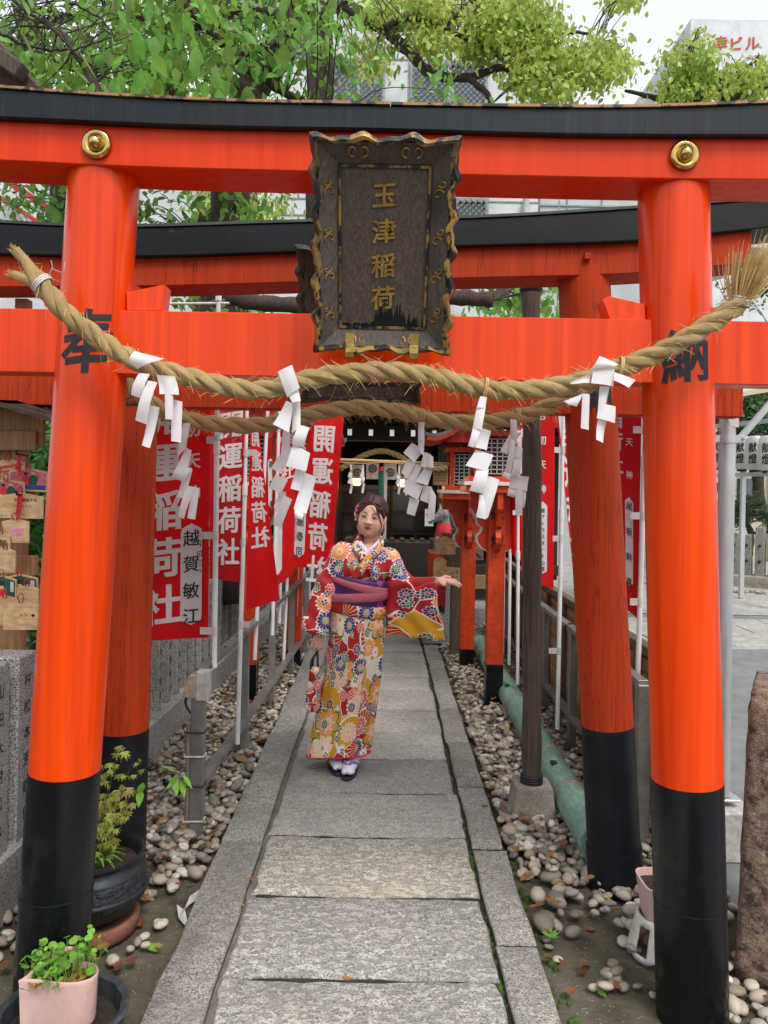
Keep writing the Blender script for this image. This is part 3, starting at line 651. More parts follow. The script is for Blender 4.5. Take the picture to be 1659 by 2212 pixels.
# ---- second gate ----
G2 = 3.26; gate2 = thing('torii_gate', 'weathered red torii gate standing just behind the front gate', 'torii gate', (0, G2, 0)); g2r = .107
T2L, T2Lb = D(292, 605, G2), D(264, 1586, G2); T2R, T2Rb = D(1260, 597, G2), D(1313, 1590, G2)
at2L = pillar(gate2, T2L, T2Lb, g2r, D(264, 1592, G2 - g2r).z, M['verm_old'], M['black_old'], zend=-.06)
at2R = pillar(gate2, T2R, T2Rb, g2r, D(1310, 1582, G2 - g2r).z, M['verm_old'], M['black_old'], zend=-.06)
a2 = at2R(.14); MB().tube([at2R(-.06), a2], g2r + .007, 40).build('metal_sleeve', M['black_old'], gate2, smooth=40)
y2 = G2 - .10
kt = zline([(0, 482), (145, 489), (298, 491), (603, 482), (1042, 471), (1376, 451), (1533, 440), (1659, 430)], y2 - .03)
kb = zline([(0, 549), (291, 554), (603, 545), (1042, 530), (1376, 520), (1633, 494)], y2 - .03)
ob = zline([(0, 620), (371, 617), (603, 611), (1042, 600), (1376, 590), (1600, 570)], y2)
X2 = [-1.95 + i * 3.85 / 40 for i in range(41)]; X2o = [-1.85 + i * (D(1624, 560, y2).x + 1.85) / 40 for i in range(41)]
loft_beam(MB(), X2o, [curve_at(kb, x) + .012 for x in X2o], [curve_at(ob, x) for x in X2o], y2, y2 + .19).build('shimaki_beam', M['verm_old'], gate2, bevel=.004)
loft_beam(MB(), X2, [curve_at(kt, x) for x in X2], [curve_at(kb, x) for x in X2], y2 - .03, y2 + .22).build('kasagi_beam', M['black_old'], gate2, bevel=.005)
loft_beam(MB(), X2, [curve_at(kt, x) + .012 for x in X2], [curve_at(kt, x) + .001 for x in X2], y2 - .036, y2 + .226).build('copper_sheet', M['dull_sheet'], gate2)
zt2, zn2 = D(830, 770, G2 - .05).z, D(830, 888, G2 - .05).z
MB().box(((D(1594, 860, G2).x - 1.85) / 2, G2, (zt2 + zn2) / 2), (D(1594, 860, G2).x + 1.85, .1, zt2 - zn2)).build('nuki_beam', M['verm_old'], gate2, bevel=.004)
c = D(1267, 556, y2); MB().box(c + V((0, -.008, 0)), (.026, .03, .026)).build('peg', M['verm_old'], gate2, bevel=.002)
for at_, ch, x in ((at2L, '奉', 300), (at2R, '納', 1290)):
    p = D(x, 845, G2 - g2r); letters(MB(), ch, on_pillar(at_, g2r + .0012, math.asin(max(-.9, min(.9, (p.x - at_(p.z).x) / g2r)))), 0, p.z, .17, 0, bold=.022, w=.85).build('inscription', M['ink'], gate2)
plaque('blackened older plaque half hidden behind the front plaque', (D(630, 527, 2.86), D(928, 532, 2.86), D(662, 862, 3.1), D(898, 868, 3.1)), None,
       (M['dark_wood'], M['dark_wood'], M['gild_dark'], M['gild_dark'], M['gild_dark']), False)
# ---------------- straw ropes and paper streamers ----------------
def cat_curve(P, n):
    P = [V(p) for p in P]; o = []
    for i in range(len(P) - 1):
        p0, p1, p2, p3 = P[max(i - 1, 0)], P[i], P[i + 1], P[min(i + 2, len(P) - 1)]
        for k in range(n):
            t = k / n; o.append(.5 * ((2 * p1) + (p2 - p0) * t + (2 * p0 - 5 * p1 + 4 * p2 - p3) * t * t + (3 * p1 - p0 - 3 * p2 + p3) * t ** 3))
    return o + [P[-1]]
def resample(P, step):
    L = [0]
    for a, b in zip(P[:-1], P[1:]): L.append(L[-1] + (b - a).length)
    n = max(2, int(L[-1] / step)); A = np.array([p[:] for p in P]); s = np.linspace(0, L[-1], n)
    return [V((np.interp(q, L, A[:, 0]), np.interp(q, L, A[:, 1]), np.interp(q, L, A[:, 2]))) for q in s], L[-1]
def strand_mesh(name, path, R, m, parent, n=14, uoff=0):
    v = []; uv = []; f = []; x = None; Ls = 0
    for i, p in enumerate(path):
        t = (path[min(i + 1, len(path) - 1)] - path[max(i - 1, 0)]).normalized()
        if x is None: x = frame_from(t)[0]
        x = (x - t * x.dot(t)).normalized(); y = t.cross(x)
        if i: Ls += (p - path[i - 1]).length
        r = R[i] if hasattr(R, '__len__') else R
        for k in range(n):
            a = 2 * math.pi * k / n; rr = r * (1 + .07 * math.sin(5 * a + Ls * 9) + .05 * math.sin(9 * a - Ls * 23)); v.append(p + (x * math.cos(a) + y * math.sin(a)) * rr); uv.append((Ls * 1.2 + uoff, k / n))
    f = [(i * n + k, i * n + (k + 1) % n, (i + 1) * n + (k + 1) % n, (i + 1) * n + k) for i in range(len(path) - 1) for k in range(n)]
    return npmesh(name, [q[:] for q in v], f, m, parent, 179, None, uv)
def rope(label, P, R, strands, pitch, hair, parent_loc_, taper=None):
    root = thing('straw_rope', label, 'rope', parent_loc_); path, L = resample(cat_curve(P, 10), .008)
    fr = []; x = None
    for i, p in enumerate(path):
        t = (path[min(i + 1, len(path) - 1)] - path[max(i - 1, 0)]).normalized()
        if x is None: x = frame_from(t)[0]
        x = (x - t * x.dot(t)).normalized(); fr.append((x, t.cross(x), t))
    rs = R * .55; off = R - rs * .86
    for s in range(strands):
        q = []
        for i, p in enumerate(path):
            a = 2 * math.pi * (s / strands + i * .008 / pitch); q.append(p + (fr[i][0] * math.cos(a) + fr[i][1] * math.sin(a)) * off)
        strand_mesh('strand', q, [rs * (1 + .06 * math.sin(i * .09 + s * 2)) * (taper(i / len(path)) if taper else 1) for i in range(len(q))], M['straw'], root, uoff=s * 3.3)
    fb = MB()
    for h in range(hair):
        i = random.randrange(len(path) - 2); a = random.random() * 6.3; nr = fr[i][0] * math.cos(a) + fr[i][1] * math.sin(a); t = fr[i][2]
        tw = (t + t.cross(nr) * 1.2).normalized() * random.choice((-1, 1)); l = random.uniform(.02, .055); lift = random.uniform(.05, .4)
        p0 = path[i] + nr * R * .97; pts = [p0, p0 + tw * l * .5 + nr * l * lift * .35, p0 + tw * l + nr * l * lift - V((0, 0, l * random.uniform(0, .25)))]
        fb.tube(pts, [.0009, .0008, .0004], 3, False)
    fb.build('loose_fibres', M['straw_fibre'], root, kind='stuff', recalc=False); return root, path, fr
RY = 2.24
P1 = [(58, 582), (92, 617), (150, 682), (210, 730), (270, 768), (330, 793), (400, 812), (480, 833), (560, 842), (640, 826), (720, 810), (830, 801), (940, 815), (1050, 840), (1150, 842), (1240, 826), (1310, 806), (1400, 772), (1480, 732), (1550, 690), (1602, 652)]
rp, path1, fr1 = rope('thick twisted straw rope slung across the front gate pillars', [D(x, y, RY + (.03 if 200 < x < 1450 else 0)) for x, y in P1], .0275, 3, .20, 560, D(830, 801, RY))
tw = MB()
for (x0, y0, x1, y1) in ((92, 615, 33, 541), (86, 622, 26, 594)):      # untwisted left tails
    a, b = D(x0, y0, RY), D(x1, y1, RY - .02); q = [lerp(a, b, t) + V((0, 0, .006 * math.sin(t * 3))) for t in np.linspace(0, 1, 12)]
    strand_mesh('rope_tail', q, [.017 * (1 - .25 * t) for t in np.linspace(0, 1, 12)], M['straw'], rp)
    for _ in range(60):
        k = V((jit(.009), jit(.009), jit(.009))); tw.tube([b + k - (b - a).normalized() * .03, b + k * 1.25 + (b - a).normalized() * random.uniform(.0, .015)], [.0012, .0007], 3, False)
a = D(1600, 652, RY); dr = (D(1632, 560, RY - .02) - a).normalized()
for _ in range(330):                                                # brush end on the right
    k = V((random.gauss(0, .011), random.gauss(0, .009), random.gauss(0, .006))); e = a + k * 3.0 + dr * random.uniform(.09, .17)
    tw.tube([a + k, lerp(a + k, e, .5) + k * .2, e], [.0016, .0014, .0006], 3, False)
tw.build('frayed_straw', M['straw_fibre'], rp, kind='stuff', recalc=False)
def tie(p, t, R, m, parent, turns=3, r=.003):
    x, y, z = frame_from(t); pts = [p + (x * math.cos(a) + y * math.sin(a)) * R + z * (a / (2 * math.pi) - turns / 2) * r * 2.1 for a in np.linspace(0, turns * 2 * math.pi, turns * 14)]
    return MB().tube(pts, r, 5).build('tie_cord', m, parent, smooth=179)
tie(D(92, 614, RY), D(92, 614, RY) - D(60, 580, RY), .031, M['tie'], rp); tie(a, dr, .028, M['tie'], rp)
MB().tube([a + V((.01, -.02, -.01)), D(1625, 648, RY - .03), D(1645, 675, RY - .03), D(1662, 705, RY - .03)], .003, 5).build('tie_end', M['tie'], rp, smooth=179)
MB().tube(cat_curve([D(95, 608, RY), D(112, 580, RY), D(110, 562, RY)], 5), .001, 4).tube(cat_curve([D(112, 580, RY), D(136, 588, RY), D(140, 566, RY)], 5), .001, 4).build('wire_end', M['bright_steel'], rp)
R2 = 3.02
P2 = [(238, 800), (280, 832), (340, 880), (400, 905), (480, 917), (560, 918), (620, 908), (700, 889), (780, 880), (850, 887), (930, 906), (1000, 913), (1080, 908), (1150, 893), (1210, 862), (1280, 828), (1350, 790)]
rp2, path2, fr2 = rope('rougher straw rope slung between the second gate pillars', [D(x, y, R2) for x, y in P2], .030, 3, .24, 900, D(850, 887, R2))
for x, y, rr_ in ((390, 903, rp2), (912, 902, rp2), (1118, 900, rp2)): tie(D(x, y, R2), (1, 0, 0), .032, M['straw_fibre'], rr_, 3)
for x, y in ((1338, 795), (1048, 840)): tie(D(x, y, RY + .02), (1, 0, -.2), .032, M['straw_fibre'], rp, 2, .0025)
def shide(label, Y, quads, lean=0):
    q0 = quads[0]; root = thing('paper_streamer', label, 'paper streamer', D(q0[0][0], q0[0][1], Y), 'zigzag paper streamers on the ropes')
    for i, q in enumerate(quads):
        yy = Y - .004 - .009 * (i % 3) + lean * i; P = [D(x, y, yy + (-.012 if k >= 2 else .004)) for k, (x, y) in enumerate(q)]; bend = random.uniform(-.012, .018); curl = random.uniform(-.010, .010)
        fn = lambda u, v: lerp(lerp(P[0], P[1], u), lerp(P[3], P[2], u), v) + V((0, -bend * math.sin(math.pi * v) - .005 * math.sin(math.pi * u) - curl * (u - .5) * v, 0))
        MB().grid(fn, 3, 5).build('paper_fold', M['paper'], root, smooth=179, recalc=False)
    return root
shide('folded paper streamer hanging from the front rope beside the left pillar', 2.225, [[(291, 759), (355, 775), (296, 797), (280, 782)], [(300, 806), (324, 808), (306, 861), (284, 853)], [(320, 822), (340, 826), (317, 917), (293, 908)], [(323, 875), (345, 880), (324, 968), (306, 962)], [(338, 810), (378, 813), (387, 853), (344, 851)], [(356, 817), (375, 817), (373, 906), (358, 906)], [(370, 862), (394, 868), (391, 956), (370, 953)]])
shide('largest folded paper streamer, looped over the front rope left of the plaque', 2.215, [[(600, 803), (631, 788), (648, 838), (620, 858)], [(619, 848), (644, 840), (650, 866), (632, 870)], [(618, 866), (633, 871), (624, 934), (589, 916)], [(632, 867), (648, 865), (649, 921), (630, 936)], [(645, 917), (669, 924), (656, 967), (631, 960)], [(634, 958), (670, 979), (662, 1018), (617, 1007)], [(640, 1009), (661, 1013), (648, 1061), (628, 1055)], [(656, 1020), (683, 1030), (662, 1110), (634, 1099)], [(637, 1096), (657, 1105), (654, 1123), (637, 1119)]])
shide('folded paper streamer hanging from the front rope right of the plaque', 2.235, [[(1037, 856), (1052, 858), (1049, 882), (1030, 880)], [(1030, 877), (1049, 879), (1040, 928), (1021, 925)], [(1022, 922), (1040, 926), (1023, 967), (1011, 963)], [(1041, 925), (1061, 931), (1052, 972), (1025, 966)], [(1028, 972), (1066, 983), (1052, 1018), (1005, 1006)], [(1030, 1011), (1056, 1014), (1043, 1067), (1014, 1059)], [(1054, 1028), (1079, 1036), (1053, 1119), (1028, 1114)], [(1036, 1068), (1046, 1070), (1050, 1122), (1029, 1117)]])
shide('crumpled paper streamer knotted on the front rope beside the right pillar', 2.215, [[(1295, 769), (1336, 787), (1319, 796), (1276, 797)], [(1284, 789), (1328, 797), (1326, 834), (1276, 828)], [(1328, 804), (1373, 821), (1358, 838), (1326, 821)], [(1232, 825), (1280, 804), (1276, 826), (1235, 830)], [(1217, 867), (1258, 851), (1246, 878), (1228, 875)], [(1258, 850), (1274, 852), (1272, 929), (1254, 925)], [(1295, 834), (1317, 835), (1310, 873), (1289, 904)], [(1295, 871), (1330, 878), (1328, 914), (1289, 903)], [(1293, 900), (1312, 906), (1304, 957), (1287, 950)]])
shide('curled paper streamer hanging in front of the leftmost red flag', 2.99, [[(396, 914), (412, 914), (403, 968), (382, 989)], [(401, 966), (414, 973), (405, 1011), (371, 1028)], [(394, 1008), (415, 1011), (399, 1043), (370, 1028)], [(401, 1011), (416, 1014), (400, 1077), (382, 1073)], [(404, 1049), (422, 1052), (397, 1121), (385, 1115)], [(416, 1051), (431, 1055), (422, 1122), (404, 1119)]])
shide('paper streamer on the second rope, partly behind the largest streamer', 2.99, [[(612, 925), (626, 920), (626, 1008), (604, 1007)], [(602, 984), (613, 981), (610, 1025), (585, 1011)], [(595, 1025), (622, 1036), (607, 1066), (581, 1053)], [(604, 1060), (618, 1063), (610, 1101), (591, 1096)], [(613, 1069), (631, 1079), (607, 1141), (589, 1133)]])
shide('many folded paper streamer hanging above and right of the woman', 2.99, [[(904, 912), (917, 912), (917, 952), (903, 953)], [(903, 950), (917, 949), (915, 986), (904, 972)], [(890, 956), (916, 973), (895, 999), (871, 978)], [(916, 976), (930, 981), (922, 1010), (908, 1007)], [(926, 980), (936, 987), (936, 1010), (923, 1009)], [(882, 991), (898, 1001), (882, 1032), (866, 1021)], [(899, 1002), (912, 1010), (897, 1042), (881, 1035)], [(915, 1012), (934, 1018), (924, 1049), (897, 1041)], [(883, 1035), (914, 1050), (903, 1080), (870, 1062)], [(915, 1048), (933, 1052), (927, 1088), (907, 1080)], [(885, 1074), (906, 1080), (896, 1115), (878, 1109)], [(931, 1052), (942, 1071), (938, 1123), (921, 1121)]])
shide('paper streamer on the second rope in front of the dark wooden post', 2.99, [[(1102, 905), (1116, 907), (1117, 962), (1102, 949)], [(1102, 936), (1108, 950), (1095, 983), (1081, 973)], [(1103, 948), (1113, 953), (1104, 1021), (1091, 1014)], [(1113, 962), (1129, 969), (1127, 990), (1110, 987)], [(1110, 986), (1128, 989), (1122, 1027), (1103, 1027)], [(1091, 1014), (1104, 1021), (1100, 1036), (1084, 1028)], [(1104, 1026), (1143, 1030), (1139, 1061), (1099, 1053)], [(1098, 1053), (1113, 1056), (1111, 1075), (1094, 1070)], [(1112, 1057), (1128, 1059), (1128, 1114), (1114, 1110)], [(1127, 1059), (1136, 1060), (1132, 1097), (1125, 1096)]])
# ---------------- flag poles, flags, left fence ----------------
def flag(label, C4, text='開運稲荷社', small='お初天神', name='', date='', mat='flag', mirror=False, top=.0, csize=.42, wave=.012, cx=.55, wph=0, namecol=.84, smallcol=None, st=None, sp=None, nv=(.58, .93)):
    """C4: top-pole, top-free, bottom-pole, bottom-free corners (world)"""
    tp, tf, bp, bf = C4; root = thing('banner_flag', label, 'flag', bp, 'red prayer flags along both fences')
    nn = (tf - tp).cross(bp - tp).normalized()
    if nn.y > 0: nn = -nn
    W = max((tf - tp).length, (bf - bp).length * .8); Hh = (bp - tp).length
    def S(u, v, o=0):
        p = lerp(lerp(tp, tf, u), lerp(bp, bf, u), v); w = wave * (.3 + .7 * u) * (math.sin(9 * u + 3 * v + wph) + .5 * math.sin(5 * v - 4 * u + wph * 2)) * (.4 + .6 * v)
        return p + nn * (w + o)
    root_ = root; root = MB().grid(lambda u, v: S(u, v), 16, 36).build('cloth', M[mat], root, smooth=179, recalc=False)
    for sd_ in (.0025, -.0025):
        fl = lambda a, b: S(a, 1 - b, sd_)
        mk = lambda: (lambda a, b: S(a, 1 - b, sd_))
        # u axis runs from the pole; reading side flips it
        F = mk(); asp = Hh / W
        def tx(nm, m_, t, u, v, s, pitch, bold):
            for i, ch in enumerate(t):
                if ch == ' ': continue
                g_, f_ = glyph(ch, bold); k = -1 if mirror else 1
                MB().add([F(u + k * p_[0] * s, 1 - (v + i * pitch) + p_[1] * s / asp) for p_ in g_], f_).build(nm, M[m_], root, recalc=False)
        if text: tx('big_character', 'flag_white', text, cx, top + csize / asp * .62, csize, csize * 1.14 / asp, .024)
        if small: tx('small_character', 'flag_white', small, smallcol if smallcol is not None else namecol, top + .06 if st is None else st, csize * .42, csize * .75 / asp if sp is None else sp, .02)
        if name is not None:
            w_, v0, v1 = csize * .26, nv[0], nv[1]; pts = []
            for i in range(25):
                a_ = math.pi * i / 24; pts.append((namecol + w_ * math.cos(a_), v0 - w_ / asp * math.sin(a_) * .8))
            for i in range(25):
                a_ = math.pi + math.pi * i / 24; pts.append((namecol + w_ * math.cos(a_), v1 - w_ / asp * math.sin(a_) * .8))
            k2 = 1.0; mb = MB(); n_ = 14; L_ = [(lerp(namecol - w_, namecol + w_, .0), 0)]
            o = []; rows = 20
            for j in range(rows + 1):
                vv = lerp(v0 - w_ / asp * .8, v1 + w_ / asp * .8, j / rows); e = max(0, v0 - vv, vv - v1) / (w_ / asp * .8); hw = w_ * math.sqrt(max(0.0, 1 - e * e))
                for i in range(5): o.append(S(namecol + hw * (i / 2 - 1), vv, sd_))
            mb.add(o, [(j * 5 + i, j * 5 + i + 1, j * 5 + i + 6, j * 5 + i + 5) for j in range(rows) for i in range(4)]); mb.build('name_panel', M['flag_white'], root, smooth=179, recalc=False)
            if name:
                F = lambda a, b: S(a, 1 - b, sd_ * 1.8); n0 = len(name); sz = min(csize * .42, (v1 - v0) * asp / n0 * .86)
                tx('name_character', 'ink', name, namecol, v0 + .02, sz, (v1 - v0 - .02) / max(1, n0 - 1) if n0 > 1 else 0, .011)
        if date:
            F = lambda a, b: S(a, 1 - b, sd_); du = namecol + (.115 if namecol > .5 else -.115) * (1 if not mirror or namecol < .5 else -1)
            tx('date_character', 'ink_red', date, du, .70, csize * .2, .03, .006)
    return root_, S
def pole(label, p0, p1, clips=(), r=.012, joint=.45, tabs=None):
    root = thing('flag_pole', label, 'flag pole', p0, 'white flag poles along both fences')
    MB().tube([p0, lerp(p0, p1, joint)], r, 14).build('lower_tube', M['pvc'], root, smooth=40); MB().tube([lerp(p0, p1, joint), p1], r * .84, 14).build('upper_tube', M['pvc'], root, smooth=40)
    a = lerp(p0, p1, joint); MB().tube([a - (p1 - p0).normalized() * .03, a + (p1 - p0).normalized() * .03], r * 1.25, 14).build('coupling', M['pvc'], root, smooth=40)
    MB().tube([p1, p1 + V((0, 0, .03))], r * 1.2, 12).build('end_cap', M['pvc'], root, smooth=40)
    for t, dx in clips:
        c = lerp(p0, p1, t); cb_ = MB().tube([c - V((0, 0, .022)), c + V((0, 0, .022))], r * 1.15, 12).build('clip_band', M['tape'], root, smooth=40)
        MB().box(c + V((dx * .5, -.003, 0)), (abs(dx), .003, .034)).build('clip_tab', M['tape'], cb_)
    return root
UP = V((0, 0, 1))
# flag A: leftmost, facing the viewer
FY = 3.74
pa0, pa1 = D(463, 1442, FY), D(472, 650, FY)
pole('white flag pole of the leftmost red flag, nearest the left fence post', pa0, pa1, [(.10, -.07), (.36, -.075), (.62, -.075)], .0125, .60)
flag('leftmost red flag, hanging behind the left pillars', (D(456, 700, FY), D(285, 705, FY), D(450, 1378, FY), D(280, 1385, FY)), name='越賀敏江', mirror=True, date='平成三十年二月吉日', top=.21, csize=.52, cx=.60, namecol=.225, smallcol=.22, wave=.015, st=.23, sp=.103, nv=(.66, .93))
MB_ = MB().tube([D(360, 656, FY), D(495, 655, FY)], .006, 8)
tag(MB_.build('cross_rod', M['pvc']), 'thin white rod across the top of the leftmost flag pole', 'rod')
# flag B: next pole, cloth to the left
BY = 4.25
pole('white flag pole between two overlapping red flags on the left', D(513, 1607, BY), D(536, 800, BY), [(.32, .05), (.54, -.06), (.78, .06)], .0125, .68)
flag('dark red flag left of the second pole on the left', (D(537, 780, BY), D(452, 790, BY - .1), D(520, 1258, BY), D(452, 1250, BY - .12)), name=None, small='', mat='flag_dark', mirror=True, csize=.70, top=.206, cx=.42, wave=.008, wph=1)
flag('bright red pennant-like flag blown to the right of the second pole, seen from behind', (D(541, 905, BY + .03), D(556, 905, BY + .05), D(531, 1318, BY + .03), D(604, 1296, BY + .12)), name=None, small='', mirror=True, csize=.78, top=.02, cx=.54, wave=.008, wph=2)
# flags further along the left fence
for (px, py0, px1, py1, Y, lab) in ((550, 1425, 582, 820, 4.9, 'third white flag pole along the left fence'), (588, 1372, 606, 820, 5.3, 'fourth white flag pole along the left fence'), (603, 1345, 619, 820, 5.8, 'fifth white flag pole along the left fence, partly behind streamers'),
                                     (612, 1440, 639, 850, 6.2, 'white flag pole left of the flag beside the woman'), (643, 1330, 652, 1000, 6.9, 'white flag pole far down the left fence'), (655, 1310, 663, 1010, 7.4, 'last but one white flag pole on the left fence'), (668, 1290, 675, 1020, 7.9, 'last white flag pole on the left fence near the shrine')):
    a_ = D(px, py0, Y); pole(lab, V((a_.x, a_.y, max(.18, a_.z))), D(px1, py1, Y), [(.5, .05)], .0125)
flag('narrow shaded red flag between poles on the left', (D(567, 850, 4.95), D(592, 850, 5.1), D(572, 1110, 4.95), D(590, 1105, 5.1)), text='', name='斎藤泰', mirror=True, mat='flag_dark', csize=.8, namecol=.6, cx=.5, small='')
flag('narrow red flag behind the paper streamers on the left', (D(642, 850, 5.6), D(596, 850, 5.5), D(634, 1240, 5.6), D(594, 1268, 5.5)), name='', small='お初天神', csize=.62, cx=.42, namecol=.85, mirror=True)
flag('wide red flag right beside the woman, lettering seen from behind', (D(640, 880, 6.1), D(746, 872, 6.35), D(631, 1226, 6.1), D(716, 1226, 6.35)), name='斎藤泰司', date='平成三十年二月吉日', mirror=True, csize=.49, cx=.60, namecol=.16, smallcol=.13, top=.10, st=.16, sp=.09, nv=(.60, .9), wave=.008, wph=.5)
# left steel frame
fx0, fx1 = V((-.845, 3.66, .742)), V((-.69, 8.2, .742)); lr = thing('steel_railing', 'grey steel frame railing on the left holding flag poles', 'railing', (-.84, 3.66, 0))
MB().beam(fx0, fx1, .05, .03).build('top_rail', M['steel'], lr, bevel=.002); lo = V((0, 0, .545))
MB().beam(fx0 - lo + V((0, .05, 0)), fx1 - lo, .05, .03).build('bottom_rail', M['steel'], lr, bevel=.002)
for i, t in enumerate((0.0, .22, .42, .62, .82, 1.0)):
    p_ = lerp(fx0, fx1, t); w_ = .062 if i == 0 else .045; MB().box((p_.x - .002, p_.y - (.03 if i == 0 else 0), .345), (w_, w_ * .9, .79)).build('post', M['steel'], lr, bevel=.003)
for i in range(16):
    p_ = lerp(fx0, fx1, .04 + i * .06); MB().lathe([(.011, 0), (.011, .0012)], p_ + V((.004, 0, .0155)), 12).build('hole', M['cable'], lr)
eb = thing('outlet_box', 'beige outdoor outlet box with cable on the left railing post', 'outlet box', (-.9, 3.62, .6))
c = D(418, 1480, 3.62); MB().box(c + V((.045, .01, 0)), (.06, .07, .135)).build('box_base', M['concrete_wall'], eb, bevel=.006, seg=2)
MB().prism([c + V((.015, -.03, .055)), c + V((.015, -.03, -.055)), c + V((-.045, -.03, -.05)), c + V((-.042, -.03, -.02)), c + V((-.01, -.03, .055))], (0, .06, 0)).build('hood', M['plastic_beige'], eb, bevel=.004)
MB().tube(cat_curve([c + V((-.03, 0, -.05)), c + V((-.035, 0, -.09)), c + V((-.005, -.01, -.13)), c + V((.03, -.01, -.15))], 6), .006, 8).build('cable', M['cable'], eb, smooth=179)
cx_ = fx0.x - .045; MB().tube([(cx_, 3.62, .5), (cx_, 3.62, -.03)], [.012, .012], 12).build('conduit', M['conduit'], eb, smooth=40)
ribs = MB()
for i in range(60): ribs.lathe([(.0125, 0), (.0138, .002), (.0125, .004)], (cx_, 3.62, -.02 + i * .0087), 10, cap=False)
ribs.build('conduit_ribs', M['conduit'], eb, smooth=179)
for z, m_ in ((.47, 'cable'), (.36, 'tie'), (.22, 'cable'), (.06, 'tie')):
    MB().tube([(cx_ - .014, 3.6, z + .004), (cx_ - .01, 3.585, z), (fx0.x + .031, 3.597, z - .003), (fx0.x + .033, 3.64, z)], .004, 6).build('zip_tie', M[m_], eb)
MB().tube(cat_curve([V((cx_, 3.62, .02)), V((cx_ - .06, 3.6, .015)), V((cx_ - .2, 3.7, .02)), V((cx_ - .35, 3.9, .0))], 6), .005, 6).build('floor_cable', M['cable'], eb, smooth=179)
# granite fence on the left
gf = thing('granite_fence', 'grey granite picket fence with engraved names on the left', 'stone fence', (-1.42, 3, 0))
def fxl(y): return -1.52 + .045 * (y - 2.2)
MB().beam((fxl(2.0), 2.0, .09), (fxl(8.6), 8.6, .09), .20, .26).build('base_course', M['granite'], gf, bevel=.01)
y = 2.28; k = 0; names = '北村八重子建立堂島山田木村松本芳雄曽根崎大阪中村吉次郎'
while y < 8.4:
    big = y < 3.15; w = .15 if big else .075; hh = (.74 if big else .66)
    px = MB().box((fxl(y), y, .2 + hh / 2 - .0), (.11 if not big else .16, w, hh)); px.build('picket', M['granite'], gf, bevel=.006)
    if y < 6.5:
        if k % 2 and not big: k += 0
        xs = fxl(y) + (.055 if not big else .08) + .0015; nm = ''.join(names[(k * 3 + q) % len(names)] for q in range(6))
        for q, ch in enumerate(nm):
            letters(MB(), ch, lambda a, b: V((xs, y + a, b)), 0, .2 + hh - .10 - q * (.09 if not big else .105), .045 if not big else .06, 0, bold=.004).build('engraving', M['ink'], gf)
    y += .20 if big else .185; k += 1
# ---------------- right-hand side ----------------
# bamboo screen fence and steel frame
bf_ = thing('bamboo_fence', 'low bamboo strip screen fence along the right of the gravel', 'fence', (1.3, 4, 0))
A_, B_ = V((1.335, 3.45, 0)), V((1.285, 8.6, 0)); strips = MB()
for s_ in range(58):
    z = .05 + s_ * .0128; strips.tube([A_ + V((jit(.002), 0, z)), lerp(A_, B_, .5) + V((jit(.002), 0, z)), B_ + V((0, 0, z))], .0062, 6)
strips.build('bamboo_strips', M['bamboo'], bf_, smooth=60, kind='stuff')
for i in range(11):
    p_ = lerp(A_, B_, i / 10); MB().box((p_.x - .02, p_.y, .42), (.03, .055, .84)).build('fence_post', M['old_wood'], bf_, bevel=.003)
MB().beam(A_ + V((-.005, 0, .835)), B_ + V((-.005, 0, .835)), .06, .05).build('cap_board', M['old_wood'], bf_, bevel=.004)
MB().beam(A_ + V((.03, 0, .42)), B_ + V((.03, 0, .42)), .02, .84).build('backing', M['dark_wood'], bf_)
rr_ = thing('steel_railing', 'grey steel frame railing on the right holding flag poles', 'railing', (1.2, 3.6, 0)); r0, r1 = V((1.205, 3.56, .742)), V((1.19, 8.2, .742))
MB().beam(r0, r1, .05, .03).build('top_rail', M['steel'], rr_, bevel=.002); MB().beam(r0 - lo, r1 - lo, .05, .03).build('bottom_rail', M['steel'], rr_, bevel=.002)
for i, t in enumerate((0.0, .28, .45, .62, .82, 1.0)):
    p_ = lerp(r0, r1, t); MB().box((p_.x, p_.y, .345), (.06 if i == 0 else .045, .055, .79)).build('post', M['steel'], rr_, bevel=.003)
for x, y, Y in ((1228, 1350, 4.95), (1152, 1313, 5.9)):
    c = D(x, y, Y); MB().tube([(1.165, Y - .02, .745), (1.2, Y, .763), (1.24, Y + .02, .745), (1.2, Y + .02, .72), (1.165, Y - .02, .745)], .006, 6).build('black_tie', M['cable'], rr_, smooth=179)
# copper-clad bamboo-shaped rail
cp = thing('copper_pipe', 'fat green copper pipe jointed like bamboo lying on the pebbles', 'pipe', (1.0, 4, 0)); ys = 3.35; k = 0
while ys < 7.5:
    ye = min(7.62, ys + .52); MB().tube([(.955, ys + .012, .09), (.955, ye - .012, .09)], .08, 28).build('pipe_section', M['green_copper'], cp, smooth=40)
    MB().tube([(.955, ye - .016, .09), (.955, ye - .006, .09), (.955, ye + .006, .09), (.955, ye + .016, .09)], [.081, .089, .089, .081], 28).build('pipe_joint', M['conduit'], cp, smooth=40)
    (MB().box((.93, ys + .26, .166), (.03, .05, .012)).build('slot', M['cable'], cp) if k in (1, 4) else None); ys = ye; k += 1
MB().tube([(.955, 7.64, .09), (.955, 7.66, .09)], [.085, .06], 28).build('pipe_end', M['green_copper'], cp, smooth=40)
